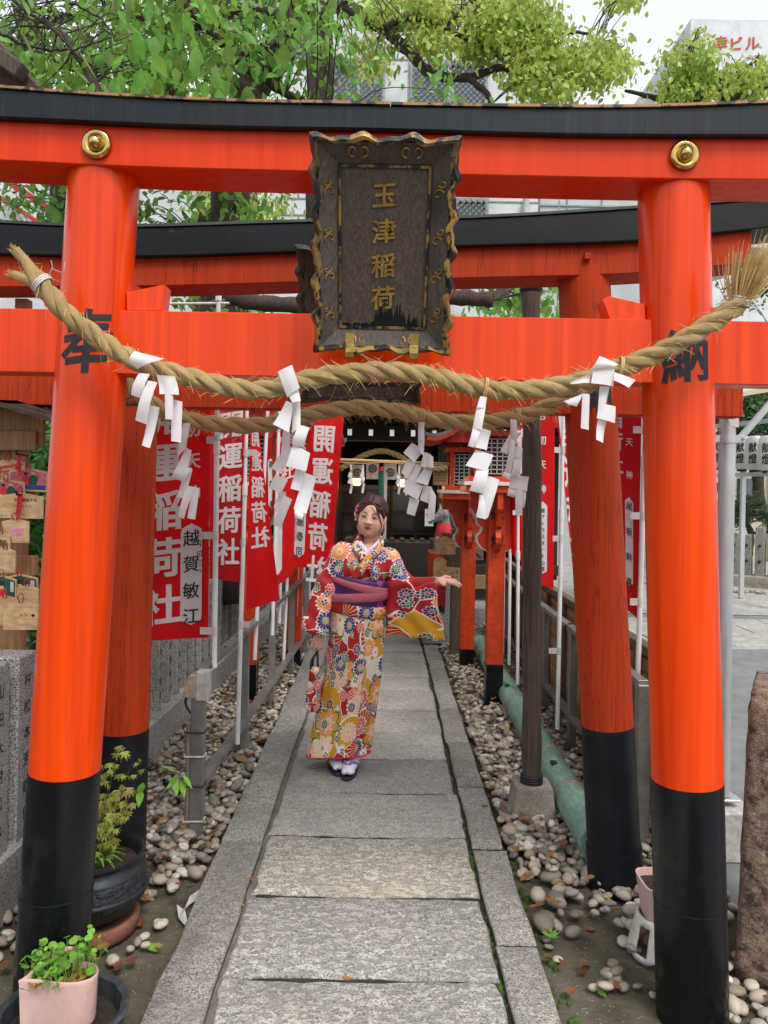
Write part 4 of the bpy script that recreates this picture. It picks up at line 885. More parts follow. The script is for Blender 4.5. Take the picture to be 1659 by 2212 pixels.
# dark wooden post on concrete foot
wp = thing('wooden_post', 'dark weathered round wooden post standing on a concrete foot', 'post', D(1148, 1690, 3.9))
pts = [D(1148, 1700, 3.86), D(1149, 1400, 3.86), D(1149, 1000, 3.88), D(1147, 620, 3.9)]; q = cat_curve(pts, 12)
mbp = MB(); mbp.tube(q, [.046 - .002 * math.sin(i) + .0025 * math.sin(i * .37) for i in range(len(q))], 28); mbp.build('shaft', M['dark_wood'], wp, smooth=60)
for z in (-.012, -.004, .004, .012): MB().tube([D(1148, 1682, 3.86) + V((.05 * math.cos(a), .05 * math.sin(a), z * 1.4)) for a in np.linspace(0, 6.283, 20)], .007, 6).build('rope_wrap', M['cable'], wp, smooth=179)
MB().lathe([(.052, 0), (.06, .015), (.05, .03), (.03, .04)], D(1147, 632, 3.9), 16).build('post_cap', M['cable'], wp, smooth=50)
cb = D(1148, 1790, 3.86); zt_ = D(1148, 1690, 3.86).z
MB().box((cb.x, 3.87, (zt_ - .05) / 2), (.225, .2, zt_ + .05), top=.80).build('concrete_foot', M['concrete'], wp, bevel=.012, seg=2)
# lantern posts
def corbel(mb_front, x0, sgn, z0, s, y, th): pass
def lantern(label, x, ybase, yroof, Y, s):
    b = D(x, ybase, Y); b.z = 0; root = thing('shrine_lantern', label, 'lantern', b); w = .062 * s * 2; hb = D(x, 1432 if Y < 6.5 else 1400, Y).z
    MB().box((b.x, b.y, hb / 2 - .03), (w + .002, w + .002, hb + .06)).build('post_base', M['black'], root, bevel=.002)
    zt_ = D(x, 1060, Y).z if Y < 6.5 else D(x, 1075, Y).z
    MB().box((b.x, b.y, (hb + zt_) / 2), (w, w, zt_ - hb)).build('post', M['verm_post'], root, bevel=.002)
    px = .00241 * Y / 4.05 * 1.0
    k = Y / FP                                           # metres per survey pixel at this depth
    prof = [(18, 1192), (34, 1183), (43, 1170), (44, 1158), (36, 1150), (33, 1140), (42, 1134), (46, 1122), (52, 1108), (58, 1098), (58, 1060), (18, 1060)]
    if Y > 6.5: prof = [(a * .74, 1075 + (y_ - 1060) * .84) for a, y_ in prof]
    for sg in (-1, 1):
        P = [V((b.x + sg * a * k, b.y - .02 * s, CAMH - (y_ - HZ + (CX - x) * _s) * k)) for a, y_ in prof]
        MB().prism(P, (0, .04 * s, 0)).build('corbel', M['verm_post'], root)
        E = [P[i] for i in range(len(P) - 2)]; mb = MB()
        mb.add([p + V((sg * .004, -.008, 0)) for p in E] + [p + V((sg * .004, .048 * s, 0)) for p in E] + [p + V((-sg * .012, -.008, 0)) for p in E],
               [(i, i + 1, len(E) + i + 1, len(E) + i) for i in range(len(E) - 1)] + [(i, i + 1, 2 * len(E) + i + 1, 2 * len(E) + i) for i in range(len(E) - 1)])
        mb.build('corbel_edge', M['grey_edge'], root)
        P2_ = [V((b.x - .02 * s, b.y + sg * a * k, p.z)) for p, (a, _) in zip(P, prof)]; MB().prism(P2_, (.04 * s, 0, 0)).build('corbel', M['verm_post'], root)
    MB().box((b.x, b.y - .001, zt_ - .055 * s), (118 * k * .98, .09 * s, .11 * s)).build('capital', M['verm_post'], root)
    for i, ch in enumerate('献燈'):
        letters(MB(), ch, lambda a, z: V((b.x + a, b.y - w / 2 - .0025, z)), 0, zt_ - (.17 + i * .20) * s, .10 * s, 0, bold=.016).build('inscription', M['ink'], root)
    # platform, house, roof
    z = zt_; MB().box((b.x, b.y, z + .012 * s), (.50 * s, .44 * s, .05 * s)).build('platform', M['verm_post'], root, bevel=.003)
    MB().box((b.x, b.y, z + .052 * s), (.54 * s, .48 * s, .028 * s)).build('platform_edge', M['white_paint'], root, bevel=.003)
    MB().box((b.x, b.y, z + .085 * s), (.46 * s, .40 * s, .04 * s)).build('sill', M['verm_post'], root, bevel=.003)
    hz0, hz1 = z + .105 * s, z + .40 * s
    for sx in (-1, 1):
        for sy in (-1, 1): MB().box((b.x + sx * .17 * s, b.y + sy * .15 * s, (hz0 + hz1) / 2), (.03 * s, .03 * s, hz1 - hz0)).build('corner_post', M['verm_post'], root)
    core = MB().box((b.x, b.y, (hz0 + hz1) / 2), (.30 * s, .26 * s, hz1 - hz0)).build('lattice_box', M['dark_glass'], root)
    for ax in (0, 1):
        for sg in (-1, 1):
            wdt, dpt = (.31 * s, .135 * s) if ax == 0 else (.27 * s, .155 * s); zc = (hz0 + hz1) / 2; hh = (hz1 - hz0) * .86
            def pos(a, zz): return (b.x + a, b.y + sg * dpt, zz) if ax == 0 else (b.x + sg * dpt, b.y + a, zz)
            def sz(a, h_): return (a, .012 * s, h_) if ax == 0 else (.012 * s, a, h_)
            for i in range(8): MB().box(pos(lerp(-wdt / 2, wdt / 2, i / 7) * .94, zc), sz(.007 * s, hh)).build('lattice_bar', M['grey_panel'], core)
            for i in range(9): MB().box(pos(0, zc + lerp(-hh / 2, hh / 2, i / 8)), sz(wdt * .94, .007 * s)).build('lattice_bar', M['grey_panel'], core)
    MB().box((b.x, b.y, hz1 + .02 * s), (.44 * s, .38 * s, .04 * s)).build('head_beam', M['verm_post'], root); zr = hz1 + .04 * s
    def roofS(u, v, dz):
        a = abs(u * 2 - 1); e = abs(v * 2 - 1); return V((b.x + (u * 2 - 1) * .42 * s, b.y + (v * 2 - 1) * .36 * s, zr + dz + .26 * s * (1 - a) ** 1.6 + .05 * s * a ** 4 + .03 * s * a * e ** 3))
    for nm, dz, m_, sc_ in (('roof', .045, 'tile_roof', 1), ('roof_underside', .012, 'verm_post', .96)):
        mb = MB(); nu, nv_ = 24, 10; o = [roofS(i / nu * sc_ + (1 - sc_) / 2, j / nv_, dz * s + hh_) for hh_ in (0, -.03 * s) for j in range(nv_ + 1) for i in range(nu + 1)]; n1 = (nu + 1) * (nv_ + 1); w1 = nu + 1
        f = [(j * w1 + i, j * w1 + i + 1, (j + 1) * w1 + i + 1, (j + 1) * w1 + i) for j in range(nv_) for i in range(nu)]; f += [tuple(q_ + n1 for q_ in reversed(t)) for t in f]
        for j in range(nv_): f += [(j * w1, (j + 1) * w1, n1 + (j + 1) * w1, n1 + j * w1), (j * w1 + nu, n1 + j * w1 + nu, n1 + (j + 1) * w1 + nu, (j + 1) * w1 + nu)]
        for i in range(nu): f += [(i, n1 + i, n1 + i + 1, i + 1), (nv_ * w1 + i, nv_ * w1 + i + 1, n1 + nv_ * w1 + i + 1, n1 + nv_ * w1 + i)]
        mb.add(o, f); mb.build(nm, M[m_], root, smooth=45)
    MB().box((b.x, b.y, zr + .34 * s), (.10 * s, .74 * s, .07 * s)).build('ridge', M['tile_roof'], root, bevel=.01 * s)
    for sg in (-1, 1): MB().prism([V((b.x + a * s, b.y + sg * .30 * s, zr + z_ * s)) for a, z_ in ((-.24, .04), (.24, .04), (.10, .17), (0, .27), (-.10, .17))], (0, .012, 0)).build('gable_board', M['red_paint'], root)
    MB().lathe([(.045 * s, 0), (.05 * s, .01), (.035 * s, .02), (.001, .025)], (b.x, b.y - .335 * s, zr + .17 * s), 12, (0, -1, 0)).build('gable_flower', M['verm_post'], root)
    return root
lantern('vermilion lantern house with lattice windows on a black-footed post, nearer one', 1065, 1515, 900, 5.81, 1.0)
lantern('vermilion lantern house on a post, the farther one behind the votive board', 1006, 1480, 940, 6.95, 1.0)
# farther votive-plaque frame
ef = thing('votive_rack', 'small weathered wooden rack for votive plaques beside the right gravel', 'rack', GP(990, 1408, 0)); by = 7.35
MB().box(D(990, 1275, by) + V((0, 0, -.06)), (.145, .12, 1.28)).build('front_post', M['old_wood'], ef, bevel=.006)
MB().box(D(958, 1275, by + .75) + V((0, 0, -.08)), (.12, .12, 1.35)).build('rear_post', M['dark_wood'], ef, bevel=.006)
MB().beam(D(997, 1257, by), D(1048, 1257, by), .05, .13).build('side_board', M['rack_wood'], ef, bevel=.004)
for yy in (1168, 1215, 1245): MB().beam(D(994, yy, by), D(950, yy - 8, by + .75), .035, .11).build('peg_board', M['dark_wood'], ef, bevel=.004)
pg = MB()
for i in range(9):
    c = D(960 + (i % 5) * 7, 1172 + 40 * (i // 5), by - .08); pg.tube([c, c + V((0, -.06, .01))], .003, 5)
pg.build('pegs', M['cable'], ef, kind='stuff')
def heart_pts(n=30):
    o = []
    for i in range(n):
        t = 2 * math.pi * i / n; o.append((math.sin(t) ** 3, (13 * math.cos(t) - 5 * math.cos(2 * t) - 2 * math.cos(3 * t) - math.cos(4 * t)) / 16))
    return o
def ema(label, c, w, h, kind='house', art=None, text=None, rot=0, Rz=0):
    root = thing('votive_plaque', label, 'votive plaque', c, 'wooden votive plaques on the racks'); R = Matrix.Rotation(Rz, 3, 'Z') @ Matrix.Rotation(rot, 3, 'Y')
    P = [(a * w / 2, b * h / 2) for a, b in heart_pts()] if kind == 'heart' else [(-w / 2, -h / 2), (w / 2, -h / 2), (w / 2, h * .36), (0, h / 2), (-w / 2, h * .36)]
    f = lambda a, b, o=0: c + R @ V((a, -o, b))
    MB().prism([f(a, b, .004) for a, b in P], R @ V((0, .008, 0))).build('board', M['ema_wood'], root, bevel=.001)
    if art:
        for i, (poly, m_) in enumerate(art): MB().add([f(a * w, b * h, .0052 + i * .0004) for a, b in poly], [tuple(range(len(poly)))]).build('picture', M[m_], root, recalc=False)
    if text:
        for i, (t, a, b, s_, p_, vert) in enumerate(text):
            for q, ch in enumerate(t):
                if ch != ' ': letters(MB(), ch, lambda x_, z_: f(x_, z_, .0056), a * w + (0 if vert else q * p_ * w), b * h - (q * p_ * h if vert else 0), s_ * h, 0, bold=.006).build('handwriting', M['ink'], root, recalc=False)
    MB().tube(cat_curve([f(-.006, h * .42, .006), f(-.012, h * .60, .01), f(0, h * .72, .006), f(.010, h * .60, .012), f(.004, h * .42, .007)], 4), .0022, 5).build('cord', M['red_paint'], root, smooth=179)
    return root
scr = [('わたしの願い', -.3, .14, .12, .115, False), ('どうか叶う', -.2, -.08, .12, .115, False)]
ema('heart-shaped votive plaque on the small rack right of the woman', D(973, 1174, by - .16), .20, .18, 'heart', None, scr)
ema('square votive plaque just under the heart-shaped one', D(962, 1182, by - .13), .19, .13)
ema('small pentagonal votive plaque low on the far rack', D(977, 1240, by - .16), .19, .14, 'house', None, [('願いが', .25, .15, .13, .16, True), ('叶います', .0, .15, .13, .16, True)])
ema('heart-shaped votive plaque half hidden low on the far rack', D(966, 1236, by - .12), .15, .13, 'heart')
ema('narrow votive plaque on the far rack nearest the shrine', D(950, 1228, by - .1), .12, .22)
tz = MB()
for i in range(14):
    c = D(944 + i * 1.4, 1262, by - .05); tz.tube([c, c + V((jit(.01), jit(.01), -.22 - random.random() * .08))], .006, 4)
tag(tz.build('paper_crane_strings', M['green_cloth'], kind='stuff'), 'strings of coloured folded paper hanging below the far rack', 'paper strings')
tz = MB()
for i in range(9):
    c = D(946 + i * 2.1, 1258, by - .08); tz.tube([c, c + V((jit(.01), jit(.01), -.2 - random.random() * .06))], .006, 4)
tag(tz.build('paper_crane_strings', M['bib'], kind='stuff'), 'red strings of folded paper hanging below the far rack', 'paper strings')
# right flags
pole('white flag pole left of the second right pillar', D(1204, 1575, 4.6), D(1218, 840, 4.6), [(.23, -.06), (.56, -.05), (.82, -.05)], .0125, .63)
flag('red flag hanging right beside the dark wooden post', (D(1199, 760, 4.6), D(1120, 760, 4.5), D(1196, 1272, 4.6), D(1128, 1250, 4.5)), text='開運稲荷社', small=' お初天神', name='㈱アトラスオート山部', date='平成三十年二月', mirror=True, csize=.52, cx=.84, namecol=.35, smallcol=.36, wave=.008, st=.172, sp=.104, nv=(.66, .93))
flag('red flag half hidden by the second right pillar', (D(1196, 840, 4.68), D(1262, 850, 4.75), D(1238, 1235, 4.68), D(1262, 1250, 4.75)), name=None, small='', csize=1.0, top=.1, cx=.5, wave=.01)
pole('white flag pole just left of the front right pillar', D(1378, 1460, 3.75), D(1397, 820, 3.75), [(.25, -.05), (.54, -.06), (.83, -.06)], .0125, .72)
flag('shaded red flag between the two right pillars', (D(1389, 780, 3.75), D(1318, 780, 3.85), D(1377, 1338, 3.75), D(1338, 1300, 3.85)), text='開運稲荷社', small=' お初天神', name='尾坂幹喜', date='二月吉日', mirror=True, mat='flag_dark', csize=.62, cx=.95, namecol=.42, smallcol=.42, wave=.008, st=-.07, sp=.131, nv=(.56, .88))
for i, (x0, y0, x1, y1, Y, lab) in enumerate(((1086, 1400, 1092, 850, 6.6, 'white flag pole just right of the nearer lantern post'), (1100, 1420, 1104, 860, 6.2, 'white flag pole in the middle of the right fence'), (1118, 1480, 1120, 860, 5.6, 'white flag pole close behind the dark wooden post'))):
    a_ = D(x0, y0, Y); pole(lab, V((a_.x, a_.y, .2)), D(x1, y1, Y), [(.6, -.04)], .0125)
flag('narrow red flag showing left of the dark wooden post', (D(1128, 860, 5.7), D(1096, 870, 5.75), D(1126, 1215, 5.7), D(1104, 1195, 5.75)), name=None, small='', mirror=True, csize=.9, cx=.5)
# steel pipe post, clamp and brace at far right
sp = thing('steel_post', 'thin galvanised steel pipe post with clamp behind the right pillar', 'post', GP(1563, 1722, .2)); SY = 3.55
b0, b1 = D(1558, 1716, SY), D(1572, 868, SY)
MB().tube([b0, b1], .036 * 3.55 / 3.55, 28).build('pipe', M['bright_steel'], sp, smooth=40)
for t, n_ in ((.905, 'clamp'),):
    c = lerp(b0, b1, t); MB().tube([c - V((0, 0, .018)), c + V((0, 0, .018))], .040, 24).build('clamp', M['bright_steel'], sp, smooth=40)
    for s_ in (-1, 1): MB().box(c + V((s_ * .055, -.01, 0)), (.05, .006, .036)).build('clamp_ear', M['bright_steel'], sp, bevel=.006); MB().lathe([(.006, 0), (.006, .006)], c + V((s_ * .066, -.013, 0)), 8, (0, -1, 0)).build('bolt', M['steel'], sp)
MB().beam(D(1600, 945, SY), D(1670, 865, SY), .02, .03).build('brace', M['bright_steel'], sp, bevel=.003); MB().beam(D(1545, 935, SY), D(1500, 870, SY), .02, .03).build('brace', M['bright_steel'], sp, bevel=.003)
MB().box(b0 + V((0, 0, -.01)), (.13, .11, .012)).build('foot_plate', M['bright_steel'], sp, bevel=.003)
MB().box((b0.x, b0.y, (b0.z - .02) / 2 - .02), (.24, .22, b0.z - .02 + .0)).build('concrete_foot', M['concrete_wall'], sp, bevel=.008)
MB().add([lerp(b0, b1, .945) + V((a, -.037, z)) for a, z in ((-.02, .03), (.036, .02), (.036, -.02), (.0, -.015))], [(0, 1, 2, 3)]).build('torn_tape', M['tape'], sp)
# red granite block at the right edge
rb = MB(); c0 = D(1590, 1480, 2.72); prof = []
base = GP(1600, 2070, 0); x0 = 1.215; 
def rblk(u, v, top):
    return V((x0 + u * .42, 2.42 + v * .42, top))
bm = bmesh.new(); bmesh.ops.create_cube(bm, size=1); bmesh.ops.subdivide_edges(bm, edges=bm.edges[:], cuts=14, use_grid_fill=True)
zt_ = D(1600, 1502, 2.6).z
from mathutils import noise as mnoise
for v in bm.verts:
    c = v.co.copy(); t = c.z + .5; k = 1 - .06 * t; p_ = V((x0 + .235 + c.x * .43 * k + .02 * (t), 2.62 + c.y * .42 * k, -.05 + t * (zt_ + .05)))
    e = sorted((abs(c.x), abs(c.y), abs(c.z)))
    if e[1] > .44: p_ -= (v.co.normalized()) * .012
    p_ = Matrix.Rotation(rad(-28), 3, 'Z') @ (p_ - V((x0, 2.41, 0))) + V((1.205, 2.66, 0))
    v.co = p_ + v.co.normalized() * (.010 * mnoise.noise(p_ * 14) + .006 * mnoise.noise(p_ * 40))
bmesh.ops.recalc_face_normals(bm, faces=bm.faces); me = bpy.data.meshes.new('stone_post'); bm.to_mesh(me); bm.free()
tag(mobj('stone_post', me, M['redstone'], None, 179), 'rough reddish granite post at the right edge', 'stone post')
# pots
def tubering(c, R, r, m, name, root): MB().tube([c + V((R * math.cos(a), R * math.sin(a), 0)) for a in np.linspace(0, 6.2832, 40)], r, 8).build(name, m, root, smooth=179)
ct = GP(258, 1965, 0); ct = V((-1.055, 2.88, .0)); ck = 2.86 / FP
cauld = thing('bronze_pot', 'dark bronze round pot with ring handle holding a maple seedling', 'pot', ct)
zz = ct.z + .045; R_ = .20
MB().lathe([(.10, zz), (.15, zz + .010), (R_ * .96, zz + .06), (R_, zz + .085), (R_, zz + .09)], V((ct.x, ct.y, 0)), 48).build('belly', M['bronze_rough'], cauld, smooth=60)
MB().lathe([(R_ + .003, zz + .088), (R_ + .004, zz + .095), (R_, zz + .10)], V((ct.x, ct.y, 0)), 48, cap=False).build('band', M['bronze'], cauld, smooth=60)
MB().lathe([(R_, zz + .098), (R_ * .985, zz + .135), (R_ * .95, zz + .155)], V((ct.x, ct.y, 0)), 48, cap=False).build('shoulder', M['bronze_rough'], cauld, smooth=60)
MB().lathe([(R_ * .955, zz + .153), (R_ * .95, zz + .165), (R_ * .87, zz + .175), (R_ * .86, zz + .195), (R_ * .93, zz + .205), (R_ * .94, zz + .213), (R_ * .88, zz + .214), (R_ * .82, zz + .19), (R_ * .8, zz + .15), (.01, zz + .15)], V((ct.x, ct.y, 0)), 48, cap=False).build('rim', M['bronze'], cauld, smooth=60)
hc = V((ct.x + .045, ct.y - .2, zz + .105)); MB().tube([hc + V((.028 * math.cos(a), -.010, .026 * math.sin(a))) for a in np.linspace(0, 6.2832, 20)], .006, 8).build('ring_handle', M['bronze'], cauld, smooth=179)
MB().lathe([(R_ * .8, 0), (.01, .01)], V((ct.x, ct.y, zz + .165)), 30, cap=False).build('soil', M['soil'], cauld)
for a in (-.9, .9, -2.3, 2.3): MB().lathe([(.016, 0), (.02, .03), (.02, .05)], V((ct.x + .1 * math.sin(a), ct.y - .1 * math.cos(a), zz - .022)), 10).build('foot', M['bronze'], cauld, smooth=60)
sau = thing('saucer', 'terracotta ring saucer under the dark bronze pot', 'saucer', ct); MB().lathe([(.15, -.03), (.166, -.02), (.17, .025), (.163, .033), (.15, .033), (.14, .025)], V((ct.x, ct.y, ct.z)), 48).build('ring', M['terracotta'], sau, smooth=60)
CTOP = V((ct.x, ct.y, zz + .165))
# pink heart pot in grey planter
hp = GP(135, 2190, 0); hp = V((-.915, 2.27, -.03)); 
def hpr(a, k): return k
planter = thing('grey_planter', 'dark grey scalloped plastic planter at the lower left corner', 'planter', hp)
MB().lathe([(.150, -.01), (.162, .02), (.176, .10), (.186, .115), (.178, .122), (.162, .115), (.155, .06), (.01, .06)], V((hp.x, hp.y, hp.z + .0)), 96, cap=False, fn=lambda a, h: 1 + .03 * abs(math.sin(7 * a)) * (1 if h > -.02 else 0)).build('bowl', M['slate_pot'], planter, smooth=50)
MB().lathe([(.15, 0), (.01, .005)], V((hp.x, hp.y, hp.z + .075)), 30, cap=False).build('soil', M['soil'], planter)
pk = thing('pink_pot', 'pink heart-shaped pot of round-leaved plants in the grey planter', 'pot', hp + V((0, 0, .02))); hpc = V((hp.x - .003, hp.y, 0)); ex = 1.0
HP = [(a, b) for a, b in heart_pts(48)]
def hloop(s_, z_): return [V((hpc.x + (a * .62 + b * .78) * s_ * .95, hpc.y + (b * .62 - a * .78) * s_ * .80, z_)) for a, b in HP]
zb_ = hp.z + .105; Ls = [hloop(.112, zb_), hloop(.115, zb_ + .01), hloop(.120, zb_ + .125), hloop(.122, zb_ + .135), hloop(.119, zb_ + .139), hloop(.112, zb_ + .135), hloop(.110, zb_ + .11)]
mb = MB(); n_ = 48; mb.add([p_ for l in Ls for p_ in l], [(k * n_ + i, k * n_ + (i + 1) % n_, (k + 1) * n_ + (i + 1) % n_, (k + 1) * n_ + i) for k in range(6) for i in range(n_)]); mb.build('wall', M['pink_pot'], pk, smooth=60)
MB().add(hloop(.111, zb_ + .115), [tuple(range(48))]).build('soil', M['soil'], pk)
PTOP = V((hpc.x, hpc.y, zb_ + .115))
# pink pot on white stand behind the right pillar
q = V((1.04, 2.80, -.03)); ws = thing('white_stand', 'white plastic openwork pot stand behind the right pillar', 'pot stand', q); WS = V((q.x, q.y, 0))
mb = MB(); n_ = 60; rows = [(.128, 0), (.126, .02), (.120, .05), (.112, .085), (.104, .115), (.098, .135), (.092, .14)]
o = [WS + V((r_ * math.cos(2 * math.pi * k / n_), r_ * math.sin(2 * math.pi * k / n_), q.z + h_ + (.02 * max(0, math.cos(2 * math.pi * k / n_ * 6)) if i == 0 else 0))) for i, (r_, h_) in enumerate(rows) for k in range(n_)]
mb.add(o, [(i * n_ + k, i * n_ + (k + 1) % n_, (i + 1) * n_ + (k + 1) % n_, (i + 1) * n_ + k) for i in range(6) for k in range(n_) if not (i in (1, 2, 3) and (k % 10) in (3, 4, 5, 6))])
o_ = mb.build('openwork', M['white_plastic'], ws, smooth=60); md = o_.modifiers.new('t', 'SOLIDIFY'); md.thickness = .006
pp = thing('pink_pot', 'pink square pot on the white stand behind the right pillar', 'pot', q + V((0, 0, .14))); zq = q.z + .13
mb = MB(); sup = lambda r_, z_: [WS + V((math.copysign(abs(math.cos(a)) ** .45, math.cos(a)) * r_, math.copysign(abs(math.sin(a)) ** .45, math.sin(a)) * r_, z_)) for a in np.linspace(0, 6.2832, 40, endpoint=False)]
Ls = [sup(.075, zq), sup(.09, zq + .12), sup(.092, zq + .13), sup(.085, zq + .13), sup(.08, zq + .1)]; mb.add([p_ for l in Ls for p_ in l], [(k * 40 + i, k * 40 + (i + 1) % 40, (k + 1) * 40 + (i + 1) % 40, (k + 1) * 40 + i) for k in range(4) for i in range(40)]); mb.build('wall', M['pink_pot'], pp, smooth=60)
MB().add(sup(.081, zq + .105), [tuple(range(40))]).build('soil', M['soil'], pp)
# ---------------- the woman ----------------
def axis_spacing(lo, hi, fine, hf, hc):
    o = [lo]
    while o[-1] < hi:
        x = o[-1]; o.append(x + (hf if any(a - .01 <= x <= b + .01 for a, b in fine) else hc))
    return np.array(o, np.float32)
class SDF:
    def __init__(s, xs, ys, zs):
        s.ax = (xs, ys, zs); s.d = np.full((len(xs), len(ys), len(zs)), .06, np.float32)
    def region(s, lo, hi):
        sl = tuple(slice(max(0, int(np.searchsorted(a, l)) - 1), int(np.searchsorted(a, h)) + 1) for a, l, h in zip(s.ax, lo, hi))
        g = np.meshgrid(*[a[q] for a, q in zip(s.ax, sl)], indexing='ij'); return sl, g
    def comb(s, sl, e, k, op):
        d = s.d[sl]
        if op == 'sub': e = -e; h = np.clip(.5 - .5 * (d - e) / k, 0, 1); s.d[sl] = d * (1 - h) + e * h + k * h * (1 - h)
        else: h = np.clip(.5 + .5 * (d - e) / k, 0, 1); s.d[sl] = d * (1 - h) + e * h - k * h * (1 - h)
    def cap(s, a, b, ra, rb, k=.015, op='add'):
        a, b = V(a), V(b); m = max(ra, rb) + .07; lo = [min(a[i], b[i]) - m for i in range(3)]; hi = [max(a[i], b[i]) + m for i in range(3)]
        sl, g = s.region(lo, hi); ba = b - a; L2 = max(ba.dot(ba), 1e-9)
        t = np.clip(((g[0] - a.x) * ba.x + (g[1] - a.y) * ba.y + (g[2] - a.z) * ba.z) / L2, 0, 1)
        e = np.sqrt((g[0] - a.x - ba.x * t) ** 2 + (g[1] - a.y - ba.y * t) ** 2 + (g[2] - a.z - ba.z * t) ** 2) - (ra + (rb - ra) * t); s.comb(sl, e, k, op)
    def ell(s, c, r, k=.015, R=None, op='add'):
        c = V(c); m = max(r) + .07; sl, g = s.region([c[i] - m for i in range(3)], [c[i] + m for i in range(3)])
        p = [g[i] - c[i] for i in range(3)]
        if R is not None: R_ = np.array(R); p = [sum(p[i] * R_[i][j] for i in range(3)) for j in range(3)]
        q = np.sqrt(sum((p[i] / r[i]) ** 2 for i in range(3))); q2 = np.sqrt(sum((p[i] / r[i] ** 2) ** 2 for i in range(3))) + 1e-6
        s.comb(sl, q * (q - 1) / q2, k, op)
    def poly(s, P, y0, th, rnd, k=.015, shear=(0, 0, 0)):
        """extruded polygon in XZ, centre depth y0 + shear.x*x + shear.z*z"""
        X = [p.x for p in P]; Z = [p.z for p in P]; m = .07; sl, g = s.region((min(X) - m, -9, min(Z) - m), (max(X) + m, 99, max(Z) + m))
        x, z = g[0][:, 0, :], g[2][:, 0, :]; d2 = np.full(x.shape, 1e9); sg = np.ones(x.shape); n = len(P)
        for i in range(n):
            ax, az, bx, bz = X[i], Z[i], X[i - 1], Z[i - 1]; ex, ez = bx - ax, bz - az; wx, wz = x - ax, z - az
            t = np.clip((wx * ex + wz * ez) / (ex * ex + ez * ez), 0, 1); d2 = np.minimum(d2, (wx - ex * t) ** 2 + (wz - ez * t) ** 2)
            c1, c2, c3 = z >= az, z < bz, ex * wz > ez * wx; sg = np.where((c1 & c2 & c3) | (~c1 & ~c2 & ~c3), -sg, sg)
        d = (sg * np.sqrt(d2) + rnd)[:, None, :]; yc = y0 + shear[0] * (g[0] - P[0].x) + shear[2] * (g[2] - P[0].z)
        w = np.abs(g[1] - yc) - th + rnd; e = np.minimum(np.maximum(d, w), 0) + np.sqrt(np.maximum(d, 0) ** 2 + np.maximum(w, 0) ** 2) - rnd; s.comb(sl, e, k, 'add')
    def disp(s, fn):
        g = np.meshgrid(*s.ax, indexing='ij', sparse=True); s.d = s.d + fn(*g).astype(np.float32)
    def mesh(s):
        d = s.d; xs, ys, zs = s.ax; I = d < 0; nx, ny, nz = d.shape; cs = I[:-1, :-1, :-1].astype(np.int8)
        for i, j, k in ((1, 0, 0), (0, 1, 0), (0, 0, 1), (1, 1, 0), (1, 0, 1), (0, 1, 1), (1, 1, 1)): cs = cs + I[i:nx - 1 + i, j:ny - 1 + j, k:nz - 1 + k]
        cell = np.argwhere((cs > 0) & (cs < 8)); n = len(cell); idx = -np.ones((nx - 1, ny - 1, nz - 1), np.int32); idx[tuple(cell.T)] = np.arange(n)
        acc = np.zeros((n, 3)); cnt = np.zeros(n); cor = [(i, j, k) for i in (0, 1) for j in (0, 1) for k in (0, 1)]
        for a in cor:
            for b in cor:
                if sum(abs(a[q] - b[q]) for q in range(3)) != 1 or a > b: continue
                A = cell + a; B = cell + b; da = d[tuple(A.T)]; db = d[tuple(B.T)]; m = (da < 0) != (db < 0); t = np.where(m, da / (da - db + 1e-12), 0)
                pa = np.stack([xs[A[:, 0]], ys[A[:, 1]], zs[A[:, 2]]], 1); pb = np.stack([xs[B[:, 0]], ys[B[:, 1]], zs[B[:, 2]]], 1)
                acc += np.where(m[:, None], pa + (pb - pa) * t[:, None], 0); cnt += m
        v = acc / cnt[:, None]; F = []
        for ax in range(3):
            u, w = [(1, 2), (2, 0), (0, 1)][ax]; sl0 = [slice(None)] * 3; sl1 = [slice(None)] * 3; sl0[ax] = slice(0, -1); sl1[ax] = slice(1, None)
            e = np.argwhere(I[tuple(sl0)] != I[tuple(sl1)]); e = e[(e[:, u] > 0) & (e[:, w] > 0) & (e[:, u] < d.shape[u] - 1) & (e[:, w] < d.shape[w] - 1)]
            fl = I[tuple(e.T)]; q = []
            for du, dw in ((0, 0), (-1, 0), (-1, -1), (0, -1)):
                c = e.copy(); c[:, u] += du; c[:, w] += dw; q.append(idx[tuple(c.T)])
            q = np.stack(q, 1); q[~fl] = q[~fl][:, ::-1]; F.append(q)
        return v, np.concatenate(F)
WY = 4.45
def W(x, y, dy=0): return D(x, y, WY + dy) * 1.0
def Wv(x, y, dy=0):                       # same height/side as seen at the body's depth, moved in depth
    p = D(x, y, WY); return V((p.x, p.y + dy, p.z))
wroot = thing('person', 'woman in a bright red and yellow floral kimono, arm held out, standing on the path', 'person', V((Wv(765, 1650).x, WY, 0)))
